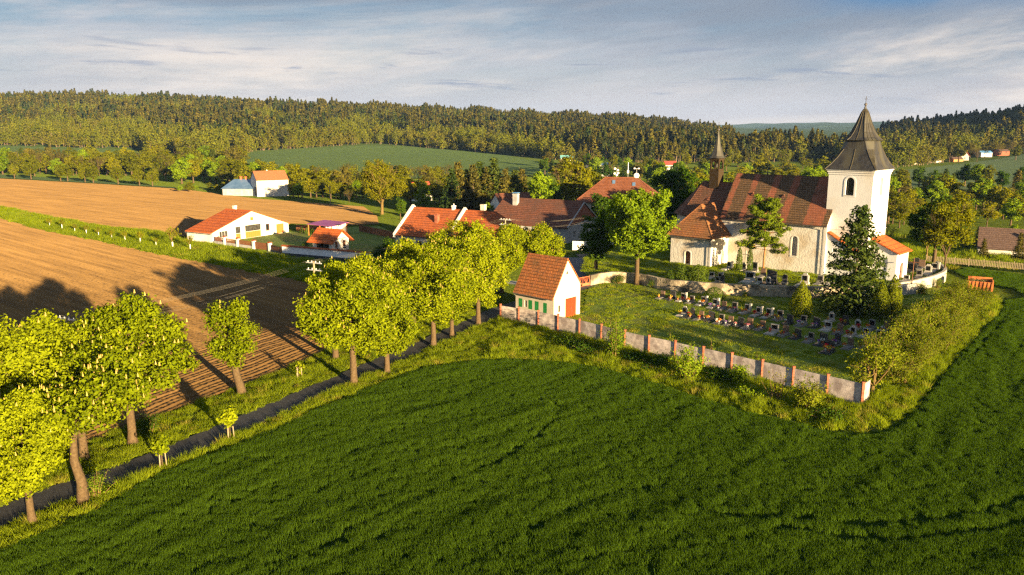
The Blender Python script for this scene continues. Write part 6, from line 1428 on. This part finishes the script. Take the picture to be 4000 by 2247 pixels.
# ------------------------------------------------------------------ cemetery and church trees
sp1 = conifer(2, 15.0, 5.7, 30, 11, 14, .62, droop=.28, ragged=.35, power=.8); place(sp1, 'spruce_tree', (47.2, 107.2), 'tall dark spruce standing in front of the church tower', 'tree', None, .5, 1.0)
pn = pine(5, 12.8, 3.9); place(pn, 'pine_tree', (42.6, 132.6), 'slender pine with orange bark before the nave wall', 'tree', None, 0, 1.0, z=ZC)
th = dense(1, [(0, .9), (.8, 1.45), (2, 1.4), (3.2, 1.0), (4.4, .45), (5.1, .05)], .20, 3600, 'thuja_gold'); place(th, 'thuja', (39.1, 104.7), 'golden cone shaped thuja standing alone between the grave rows', 'tree', None, 0, 1.0, parts=('stem', 'foliage'))
th2 = dense(2, [(1.3, .5), (1.8, 1.2), (3, 1.25), (4.4, .8), (5.6, .3), (6.1, .05)], .21, 3200, 'thuja_gold', .16); place(th2, 'thuja', (48.4, 101.6), 'golden thuja with bare foot below the spruce, left of two', 'tree', 'golden thujas below the spruce', .4, (.85, .85, .92), parts=('stem', 'foliage')); place(th2, 'thuja', (50.6, 103.0), 'golden thuja with bare foot below the spruce, right of two', 'tree', 'golden thujas below the spruce', 2.4, (.95, .95, 1.02), parts=('stem', 'foliage'))
ju = dense(3, [(0, .35), (.5, .5), (2.5, .48), (3.6, .3), (4.3, .05)], .16, 1500, 'yew', .06)
for (px, py), lb in (((2886, 1060), 'left'), ((2927, 1062), 'right')): x, y = G(px, py, ZC); place(ju, 'juniper', (x, y), 'slim dark columnar juniper at the nave, %s of two' % lb, 'tree', 'slim junipers at the nave', 0, 1.0, z=ZC, parts=('stem', 'foliage'))
yb_ = dense(4, [(0, 1.2), (.8, 1.65), (1.9, 1.55), (2.8, .9), (3.2, .1)], .19, 2600, 'yew', .14)
for (x, y, s), lb in (((29.4, 123.2, .98), 'large round dark bush on the churchyard wall'), ((27.2, 124.6, .92), 'dark bush on the churchyard wall behind the large round one'), ((25.4, 124.8, .62), 'small dark bush at the left end of the three on the churchyard wall')): place(yb_, 'bush', (x, y), lb, 'bush', None, x, s, z=ZC - .2, parts=('stem', 'foliage'))
place(yb_, 'bush', (30.0, 115.2), 'low clipped dark bush behind the second grave row', 'bush', None, 2, (.92, .92, .66), parts=('stem', 'foliage'))
x, y = G(2890, 1100, ZC); place(shrub(9, 1.8, .8, 12, .12, 30, 'fresh_leaf'), 'shrub', (x, y), 'thin yellowish shrub on the edge of the churchyard wall', 'shrub', None, 0, 1.0, z=ZC, parts=('stem', 'foliage'))
for px, py, s, lb in ((3300, 1235, 1.0, 'left'), (3345, 1225, 1.25, 'right')): x, y = G(px, py); place(sb2, 'shrub', (x, y), 'dark low shrub under the spruce, %s of two' % lb, 'shrub', None, px, s, parts=('stem', 'foliage'))
for k, (x, y, sc, lb) in enumerate(((22.6, 125.6, .7, 'ivy green bush against the retaining wall near the big chestnut'), (35.4, 117.9, .45, 'small leafy bush at the foot of the retaining wall, left of the thuja'), (43.5, 116.6, .6, 'leafy bush at the foot of the retaining wall behind the thuja'), (57.5, 117.0, .9, 'bush in front of the grey block wall'), (63.6, 120.5, .9, 'bush before the pale curving churchyard wall'), (68.6, 125.4, .8, 'bush at the right end of the pale curving churchyard wall'), (17.5, 128.6, .8, 'ivy bush on the wall by the iron gate'))): place((sb2, sb)[k % 2], 'shrub', (x, y), lb, 'shrub', None, k, sc, parts=('stem', 'foliage'))
# hedge down the right side
HP = [shrub(20 + k, 3.9, 2.5, 34, .17, 75, 'hedge_leaf', arch=.9) for k in range(3)]
hc = smooth_poly([(37.0, 75.6), (44, 84), (52, 94), (59, 103), (64, 109.5), (67.8, 114)], k=8); r = random.Random(5); hn = 0
acc = 0; last = hc[0]
cand = []
for i in range(1, len(hc)):
    a, b = Vector(hc[i - 1]), Vector(hc[i]); 
    acc += (b - a).length
    if acc > 1.35: cand.append(b); acc = 0
for i, p in enumerate(cand):
    f = i / len(cand); hh = 1.2 + .1 * math.sin(f * 9) - .55 * max(0, f - .75) * 4 * .8
    for k in (0, 1):
        d = Vector((.62, .78)); nn = Vector((-d.y, d.x)); q = p + nn * (1.1 if k == 0 else -.7) + Vector((r.uniform(-.4, .4), r.uniform(-.4, .4)))
        place(HP[(i + k) % 3], 'hedge_shrub', (q.x, q.y), 'feathery yellow green hedge shrub, %s from the fence corner on the %s side' % (ORD[i], 'cemetery' if k == 0 else 'field'), 'shrub', 'hedge shrubs between cemetery and field', r.uniform(0, 6.28), (r.uniform(.7, 1.1), r.uniform(.7, 1.1), hh * r.uniform(.6, 1.12) * (1 if k == 0 else .72)), parts=('stem', 'foliage'))
hr = twiggy(31, 4.6, 2.3, 'hedge_leaf', 6, .26, 'twig', 2, .7, .14, .2, .6, 6, .28); place(hr, 'corner_shrub', (34.6, 72.8), 'rounded small tree with several stems at the fence corner', 'shrub', None, 0, 1.0)
FS = [((2395, 1402), 5.2, 1.5, 'tall narrow fresh green bush before the panel fence', 'fresh_leaf', 1), ((2690, 1478), 3.9, 1.7, 'broad yellow green bush halfway along the panel fence', 'fresh_leaf', 1), ((2885, 1500), 2.2, 1.0, 'small light green sapling before the panel fence', 'fresh_leaf', 1), ((3030, 1568), 3.4, 1.4, 'bare fan shaped shrub with few leaves before the panel fence', 'gold_leaf', .1), ((3155, 1600), 3.0, 1.7, 'round green bush last before the fence corner', 'hedge_leaf', 1),
      ((2290, 1372), 1.3, 2.3, 'low dark bramble patch left of the tall narrow bush', 'deep_leaf', .8), ((2560, 1432), 1.5, 2.2, 'low dark bramble between the tall narrow and the broad bush', 'deep_leaf', .8), ((2800, 1480), 1.3, 1.6, 'low bramble right of the broad bush', 'deep_leaf', .8), ((2220, 1352), 1.1, 1.8, 'dark bramble at the upper end of the panel fence', 'deep_leaf', .8), ((2930, 1545), 1.0, 1.8, 'low green weeds before the bare fan shaped shrub', 'fresh_leaf', .6), ((3250, 1640), 1.0, 1.8, 'low rough bush at the wheat corner', 'deep_leaf', .6), ((2480, 1412), 1.1, 1.5, 'bramble right beside the tall narrow bush', 'deep_leaf', .8)]
for k, (p, hh, R, lb, lm, dn) in enumerate(FS): t = shrub(40 + k, hh, R, 30 if dn > .5 else 16, .19, int(70 * dn), lm, arch=.4, low=.1 if dn > .5 else .5); place(t, 'shrub', G(*p), lb, 'shrub', None, k, 1.0, parts=('stem', 'foliage'))
lt = shrub(60, 1.6, .5, 7, .14, 16, 'fresh_leaf')
for k, (px, py) in enumerate([(2780, 1385), (2625, 1350), (2960, 1425), (3030, 1455)]): place(lt, 'seedling', G(px, py), 'leggy green seedling inside the panel fence, %s from the left' % ORD[[1, 0, 2, 3][k]], 'seedling', 'seedlings inside the panel fence', k, (1, 1, rnd.uniform(.8, 1.2)), parts=('stem', 'foliage'))
# right of the church
tr1 = chestnut(15, 13.4, 5.0, base=2.2, nclump=900, per=12, leaf=.45, leafm='deep_leaf', fl=0, nl=15); place(tr1, 'broadleaf_tree', (76.5, 142), 'dense dark green tree beyond the right churchyard wall', 'tree', None, 0, 1.0)
tr2 = airy(33, 14.8, 4.4, 'gold_leaf', 1150, 7, .36, 'bark', .28, 4.4, 44, 3.0, 3, 6); place(tr2, 'broadleaf_tree', (73.8, 133.4), 'tall golden green tree with pale visible trunk beside the skip', 'tree', None, 1, 1.0)
tr3 = twiggy(34, 9.5, 3.4, 'olive_leaf', 1, .2, 'twig', 3, 2.0, .18, .3, .5, 5, .3); place(tr3, 'bare_tree', (70.5, 152), 'almost leafless tree just right of the tower', 'tree', None, 0, 1.0); place(tr3, 'bare_tree', (82.5, 156), 'almost leafless tree behind the dense dark green one', 'tree', None, 2, (1, 1, 1.25))
wl = airy(35, 7.6, 3.6, 'gold_leaf', 900, 7, .3, tr=.2, trunk=2.0, nl=30, base=.8); place(wl, 'willow_tree', (-12.6, 148.4), 'rounded yellowish willow in front of the farmhouse fire wall', 'tree', None, 0, 1.0)
x, y, z = at(2052, 160, 840); place(yb_, 'bush', (x, y), 'dark rounded bush in front of the barn roof', 'bush', None, 0, (1.5, 1.5, 1.75), parts=('stem', 'foliage'))
bt = airy(36, 17.5, 7.6, 'gold_leaf', 3300, 6, .38, tr=.42, trunk=3.0, nl=70, base=1.2); x, y, z = at(1492, 241, 820); place(bt, 'broadleaf_tree', (x, y), 'great solitary golden tree with bare branches showing, beyond the farmhouse', 'tree', None, 0, (1, 1, 1))
# young fruit trees with white trunk sleeves
ft = twiggy(37, 2.6, .8, 'gold_leaf', 4, .2, 'twig', 1, 1.2, .05, .25, .5, 5, .16)
for i, (px, py, s) in enumerate([(195, 886, .9), (243, 895, 1), (293, 907, .8), (338, 915, .9), (386, 925, .9), (437, 932, .8), (489, 941, .9), (549, 951, 1.1), (610, 960, .7), (675, 967, 1.7), (744, 977, 1.2)]):
    x, y = G(px, py); e = place(ft, 'fruit_tree', (x, y), 'young fruit tree with white trunk sleeve on the grassy strip, %s from the left' % ORD[i], 'young tree', 'young fruit trees on the grassy strip', i, s); mb = MB(); mb.tube([(0, 0, -.05), (0, 0, 1.25 / max(s, 1))], .085, 8); mb.obj('trunk_sleeve', M['white_paint'], e)
hb = dense(8, [(0, .5), (.5, .6), (1.2, .35), (1.6, .05)], .16, 500, 'yew')
for k in range(4): place(hb, 'bush', (-51.5 + k * 1.5, 193.2 - k * .9), 'small clipped dark bush beside the carport, %s from the left' % ORD[k], 'bush', 'clipped bushes beside the carport', k, 1.0, parts=('stem', 'foliage'))
place(sb, 'shrub', (-57.5, 172.6), 'bare pale shrub behind the white gate pillars', 'shrub', None, 0, .8, parts=('stem', 'foliage')); place(sb2, 'shrub', (-44.5, 169), 'reddish bush on the garden lawn', 'shrub', None, 0, .7, parts=('stem', 'foliage'))

# ------------------------------------------------------------------ trees farther off: each a thing, its parts too small to show
FT = {}
for nm, lm, H_, R_2, nc, lf_ in (('olive', 'olive_leaf', 12, 4.2, 430, .62), ('gold', 'gold_leaf', 12, 4.4, 430, .60), ('green', 'fresh_leaf', 12, 4.4, 480, .62), ('brown', 'brown_leaf', 12, 4.6, 400, .60), ('deep', 'deep_leaf', 12, 4.4, 480, .62)):
    FT[nm] = [one_mesh(chestnut(100 + 7 * k + len(nm), H_, R_2 * (1 - .12 * k), base=.5 + .6 * k, nclump=nc, per=6, leaf=lf_, leafm=lm, fl=0, nl=11), 'broadleaf_tree') for k in range(2)]
FT['thin'] = [one_mesh(airy(120 + k, 12, 4.2, ('gold_leaf', 'olive_leaf')[k], 420, 4, .55, 'bark', .22, 2.6, 30, 1.0, 2, 5), 'broadleaf_tree') for k in range(2)]
FT['bare'] = [one_mesh(twiggy(125, 12, 3.4, 'brown_leaf', 2, .4, 'bark', 2, 3.0, .2, .36, .42, 6, .6), 'broadleaf_tree')]
FT['spruce'] = [one_mesh(conifer(130 + k, 12, 2.9, 24, 9, 9, .62, nd, droop=.4), 'spruce_tree') for k, nd in enumerate(('needle', 'needle_brown'))]
FT['orchard'] = [one_mesh(chestnut(140 + k, 8.5, 4.2, base=1.1, nclump=300, per=6, leaf=.55, leafm='olive_leaf', fl=0, nl=9), 'broadleaf_tree') for k in range(2)]
ADJ = {'olive': 'olive green', 'gold': 'golden', 'green': 'fresh green', 'brown': 'brownish', 'deep': 'dark green', 'thin': 'thinly leaved', 'bare': 'nearly bare', 'spruce': 'dark', 'orchard': 'round olive'}
def ft_tree(px, Y, k, hh, label, group=None, wide=1.0, name=None, v=None, py=700):
    x, y, z = at(px, Y, py); ms = FT[k]; me = ms[(v if v is not None else rnd.randrange(99)) % len(ms)]; o = link_mesh(name or ('spruce_tree' if k == 'spruce' else 'broadleaf_tree'), me)
    s = hh / (8.5 if k == 'orchard' else 12.0); o.location = (x, y, z - .1); o.rotation_euler = (0, 0, rnd.uniform(0, 6.28)); o.scale = (s * wide, s * wide, s); tag(o, label, 'tree', group); return o
bx = [(56, 712 - 24), (121, 691), (236, 696), (264, 699), (332, 702), (364, 702), (461, 708), (544, 711), (595, 712)]
fx = np.array([-274.2, -201.5, -150.0, -124.3]); fy = np.array([428.4, 390.2, 359.8, 332.3]); apx = np.array([ray(0, 690)[0], ray(388, 708)[0], ray(700, 725)[0], ray(835, 743)[0]])
for i, (px, py) in enumerate(bx): Yb = float(np.interp(ray(px, py)[0], apx, fy)) + 5; ft_tree(px, Yb, 'orchard', rnd.uniform(8.2, 10), 'round olive field tree at the far plough edge, %s from the left' % ORD[i], 'field trees along the upper plough edge', .85, py=py)
def belt(n, px0, px1, Y0, Y1, h0, h1, kinds, where, grp, wide=(1.05, 1.45), seed=1):
    r = random.Random(seed); L_ = []
    for i in range(n): L_.append((px0 + (px1 - px0) * (i + r.uniform(.1, .9)) / n, r.uniform(Y0, Y1)))
    cnt = {}
    for px, Y in L_:
        k = r.choice(kinds); cnt[k] = cnt.get(k, 0) + 1
        ft_tree(px, Y, k, r.uniform(h0, h1), '%s %s %s' % (ADJ[k], 'spruce' if k == 'spruce' else 'tree', where), '%s, %s' % (grp, ADJ[k]), r.uniform(*wide))
belt(34, -60, 940, 462, 492, 10, 14, ['olive', 'olive', 'gold', 'thin', 'thin', 'green', 'bare'], 'in the front of the wood behind the upper ploughed field', 'wood behind the upper ploughed field', seed=1)
belt(30, -60, 960, 505, 548, 13, 17, ['olive', 'gold', 'thin', 'olive', 'green', 'brown', 'spruce'], 'at the back of the wood behind the upper ploughed field', 'wood behind the upper ploughed field', seed=2)
belt(26, -60, 900, 492, 506, 4.5, 7, ['olive', 'thin', 'green', 'gold'], 'of low growth filling the wood edge behind the field trees', 'undergrowth of the wood edge', (1.5, 2.0), seed=21)
belt(12, 640, 960, 400, 450, 9, 13, ['olive', 'gold', 'thin', 'green'], 'in the thicket left of the zinc roofed shed', 'thicket left of the zinc shed', seed=3)
belt(9, 690, 985, 335, 365, 2.5, 4.5, ['gold', 'green', 'olive'], 'of shrub size before the zinc roofed shed', 'low trees before the zinc shed', (1.3, 1.8), seed=4)
belt(16, 860, 1130, 352, 420, 9, 13, ['gold', 'olive', 'thin', 'green'], 'behind the far white barn', 'trees behind the white barn', seed=5)
belt(12, 1125, 1420, 296, 316, 5, 8, ['gold', 'olive', 'green', 'olive'], 'of low growth right of the far white barn', 'low trees right of the white barn', (1.1, 1.4), seed=6)
belt(12, 1140, 1450, 335, 390, 9, 12, ['olive', 'gold', 'thin', 'bare'], 'behind the low growth right of the far white barn', 'taller trees right of the white barn', seed=7)
for px, Y, k, hh, w, lb in ((1168, 326, 'gold', 13.4, .95, 'tall bright golden tree right of the far white barn'), (1258, 320, 'olive', 10.8, 1.1, 'olive tree between the golden and the brown tree by the far barn'), (1345, 322, 'brown', 12.4, 1.0, 'rounded chestnut brown tree beyond the upper field'), (1062, 352, 'gold', 13.2, 1.0, 'yellow green tree rising behind the far white barn roof'), (1360, 283, 'bare', 5, 1.2, 'small leafless fruit tree at the far field corner'), (1652, 250, 'green', 9.0, 1.0, 'fresh green tree right of the crimson roofed cottage'), (1600, 262, 'gold', 9.5, 1.0, 'golden tree left of the crimson roofed cottage'), (1560, 225, 'deep', 6.5, .9, 'dark tree at the left gable of the farmhouse'),
                           (2105, 228, 'green', 14.2, .95, 'bright green tree behind the barn chimney'), (2212, 236, 'thin', 17.0, 1.15, 'tall olive tree with open crown behind the barn ridge'), (2262, 240, 'gold', 16.4, 1.0, 'golden tree between the open crowned one and the rectory'), (2330, 250, 'olive', 13.5, 1.0, 'olive tree behind the left hip of the rectory roof'), (2160, 232, 'deep', 11, 1.0, 'dark green tree low behind the barn roof'), (2345, 203, 'deep', 9.2, 1.4, 'dark green tree before the left half of the rectory wall'), (2420, 203, 'green', 9.0, 1.3, 'fresh green tree before the middle of the rectory wall'), (2500, 203, 'deep', 9.0, 1.3, 'dark green tree before the right half of the rectory wall'), (2010, 214, 'green', 5.5, .7, 'light green pointed bush left of the small white gable'), (1905, 212, 'green', 6, .9, 'leafy bush behind the farmhouse chimney')): ft_tree(px, Y, k, hh, lb, None, w)
for i, (px, Y, hh) in enumerate([(1764, 232, 14.6), (1790, 234, 16.2), (1820, 238, 14.0), (1848, 236, 15.4), (1874, 240, 16.4), (1902, 238, 14.6), (1928, 238, 17.6), (1974, 236, 14.2), (2012, 238, 14.0), (2038, 241, 14.0)]): ft_tree(px, Y, 'spruce', hh, 'dark spruce behind the farmhouse roof, %s from the left in the clump' % ORD[i], 'spruces behind the farmhouse', 1.15, v=i)
belt(12, 1560, 1790, 262, 330, 7, 10, ['olive', 'gold', 'thin', 'brown', 'green'], 'round the crimson roofed cottage', 'trees round the crimson cottage', seed=8)
belt(12, 1480, 1760, 345, 440, 9, 12, ['thin', 'bare', 'olive', 'brown'], 'in the copse before the far green field', 'copse before the far green field', seed=18)
belt(26, 2120, 2560, 470, 620, 9, 13, ['deep', 'green', 'olive', 'spruce', 'brown'], 'in the valley behind the rectory', 'valley trees behind the rectory', seed=9)
belt(30, 2540, 3330, 420, 640, 10, 14, ['olive', 'green', 'thin', 'gold', 'thin', 'deep'], 'in the valley behind the church roof', 'valley trees behind the church', seed=10)
belt(20, 2560, 3330, 260, 400, 9, 13, ['gold', 'olive', 'green', 'thin'], 'close behind the church roof', 'trees close behind the church', seed=11)
belt(14, 3440, 4080, 345, 420, 9, 12.5, ['deep', 'deep', 'green', 'olive', 'spruce'], 'in the dark row below the far right field', 'row below the far right field', seed=12)
belt(34, 3440, 4100, 215, 325, 8, 12, ['gold', 'olive', 'green', 'thin', 'thin'], 'in the sunlit valley right of the tower', 'sunlit valley trees right of the tower', seed=13)
belt(9, 3790, 4120, 158, 186, 4, 6.5, ['deep', 'green', 'spruce'], 'of low growth behind the wooden paling fence', 'low trees behind the paling fence', (1.0, 1.3), seed=14)
belt(22, 3480, 4060, 640, 735, 9, 15, ['brown', 'gold', 'olive', 'bare'], 'along the top of the far right field', 'trees along the top of the far right field', seed=15)
print('trees ok', len(S.objects))
# ------------------------------------------------------------------ light, sky, camera
AZ = Vector((.564, -.826, 0)).normalized(); EL = math.radians(8.0)
sun = bpy.data.lights.new('sun', 'SUN'); sun.energy = 5.0; sun.angle = math.radians(.5); sun.color = (1.0, .75, .41)
so = bpy.data.objects.new('sun', sun); COL.objects.link(so)
sd = AZ * math.cos(EL) + Vector((0, 0, math.sin(EL))); so.rotation_euler = sd.to_track_quat('Z', 'Y').to_euler(); so.location = (0, 0, 80)
W = bpy.data.worlds.new('World'); S.world = W; W.use_nodes = True; nt = W.node_tree; nt.nodes.clear(); L = nt.links.new
out = nt.nodes.new('ShaderNodeOutputWorld')
sky = N(nt, 'TexSky', sky_type='NISHITA', sun_disc=False, sun_elevation=EL, sun_rotation=math.atan2(AZ.x, AZ.y), air_density=1.0, dust_density=.6, ozone_density=1.6)
tc = N(nt, 'TexCoord'); sp = N(nt, 'SeparateXYZ'); L(tc.outputs['Generated'], sp.inputs[0])
# high cloud: broad soft veils, darker banks and a few warm lit edges, all by direction
vg = tc.outputs['Generated']
def M2(op, a, b=None, clamp=False):
    m = N(nt, 'Math', operation=op, use_clamp=clamp)
    for k, v in enumerate((a, b)):
        if v is None: continue
        if hasattr(v, 'default_value'): L(v, m.inputs[k])
        else: m.inputs[k].default_value = v
    return m.outputs[0]
az = M2('DIVIDE', sp.outputs[0], sp.outputs[1]); el = sp.outputs[2]
def layer(sx, sz, loc, shear, detail, rough, a, b, dist=.4):
    """noise over (bearing, elevation); streaks lean by shear"""
    c = N(nt, 'CombineXYZ'); L(M2('ADD', M2('MULTIPLY', az, sx), loc[0]), c.inputs[0]); L(M2('ADD', M2('ADD', M2('MULTIPLY', el, sz), M2('MULTIPLY', az, shear)), loc[1]), c.inputs[1])
    n = N(nt, 'TexNoise'); n.inputs['Scale'].default_value = 1; n.inputs['Detail'].default_value = detail; n.inputs['Roughness'].default_value = rough; n.inputs['Distortion'].default_value = dist; L(c.outputs[0], n.inputs['Vector'])
    r = N(nt, 'MapRange', interpolation_type='SMOOTHSTEP'); L(n.outputs['Fac'], r.inputs[0]); r.inputs[1].default_value = a; r.inputs[2].default_value = b; return r.outputs[0]
def rise(v, a, b, c=0.0, d=1.0):
    r = N(nt, 'MapRange', interpolation_type='SMOOTHSTEP'); L(v, r.inputs[0]); r.inputs[1].default_value = a; r.inputs[2].default_value = b; r.inputs[3].default_value = c; r.inputs[4].default_value = d; return r.outputs[0]
cirrus = layer(3.2, 15, (3.0, 1.0), -1.6, 9, .66, .38, .66)        # lit high veil
bank = layer(1.5, 12, (7.4, 4.2), -.9, 9, .60, .36, .62)           # grey blue banks
flecks = layer(5.5, 60, (1.2, 8.5), 1.2, 7, .60, .57, .70)         # small flat dark clouds low down
warm = layer(1.3, 11, (5.1, 2.6), -.7, 9, .66, .44, .66)           # cream edges
low = rise(el, .0, .13, 1, 0)
blue = N(nt, 'Background'); blue.inputs[1].default_value = .06; L(sky.outputs[0], blue.inputs[0])
def colr(c, k):
    b_ = N(nt, 'Background'); b_.inputs[0].default_value = (*c, 1); b_.inputs[1].default_value = k; return b_
def over(base, top, f):
    m = N(nt, 'MixShader'); L(f, m.inputs[0]); L(base.outputs[0], m.inputs[1]); L(top.outputs[0], m.inputs[2]); return m
s_ = over(blue, colr((.22, .35, .54), 0.174), rise(el, .02, .16, .80, .88))
s_ = over(s_, colr((.60, .57, .60), 0.247), M2('MULTIPLY', cirrus, .55))
s_ = over(s_, colr((.68, .60, .585), 0.263), M2('MULTIPLY', low, .85))
s_ = over(s_, colr((.31, .35, .43), 0.207), M2('MULTIPLY', bank, rise(el, .015, .13, .15, .85)))
s_ = over(s_, colr((.84, .72, .62), 0.278), M2('MULTIPLY', M2('MULTIPLY', warm, rise(el, .05, .15, 1, .4)), .9))
s_ = over(s_, colr((.31, .36, .49), 0.206), M2('MULTIPLY', M2('MULTIPLY', flecks, rise(el, .02, .05, 0, 1)), M2('MULTIPLY', rise(el, .07, .12, 1, .2), .75)))
s_ = over(s_, colr((.06, .27, .58), .19), M2('MULTIPLY', M2('MULTIPLY', rise(az, .28, .50), rise(el, .115, .15)), M2('SUBTRACT', 1.0, M2('MULTIPLY', cirrus, .75))))
L(s_.outputs[0], out.inputs[0])

# air: one closed box round everything, sky outside
hzb = MB(); hzb.box(-9500, -400, -60, 9500, 8600, 260)
hm, hnt, hout = _new('haze_air'); pv = hnt.nodes.new('ShaderNodeVolumePrincipled'); pv.inputs['Color'].default_value = (.30, .52, 1.0, 1); pv.inputs['Density'].default_value = 4.2e-5; pv.inputs['Anisotropy'].default_value = 0.0
hnt.links.new(pv.outputs[0], hout.inputs['Volume'])
if HAZE: kind(hzb.obj('haze', hm), 'stuff', 'thin blue evening haze over the valley')

cam = bpy.data.cameras.new('camera'); cam.sensor_width = 36; cam.lens = FPX / 4000 * 36; cam.clip_end = 30000; cam.clip_start = .5
co = bpy.data.objects.new('camera', cam); COL.objects.link(co); co.location = (0, 0, CAM_H); co.rotation_euler = (math.pi / 2 - PITCH, 0, 0); S.camera = co
S.view_settings.view_transform = 'Standard'; S.view_settings.look = 'None'; S.view_settings.exposure = EXPO; S.view_settings.gamma = 1
S.render.engine = 'CYCLES'; cy = S.cycles
cy.max_bounces = 5; cy.diffuse_bounces = 3; cy.glossy_bounces = 2; cy.transmission_bounces = 3; cy.transparent_max_bounces = 4; cy.volume_bounces = 0
cy.use_denoising = False; cy.filter_width = 1.35; cy.sample_clamp_indirect = 4; cy.use_adaptive_sampling = True; cy.adaptive_threshold = .01
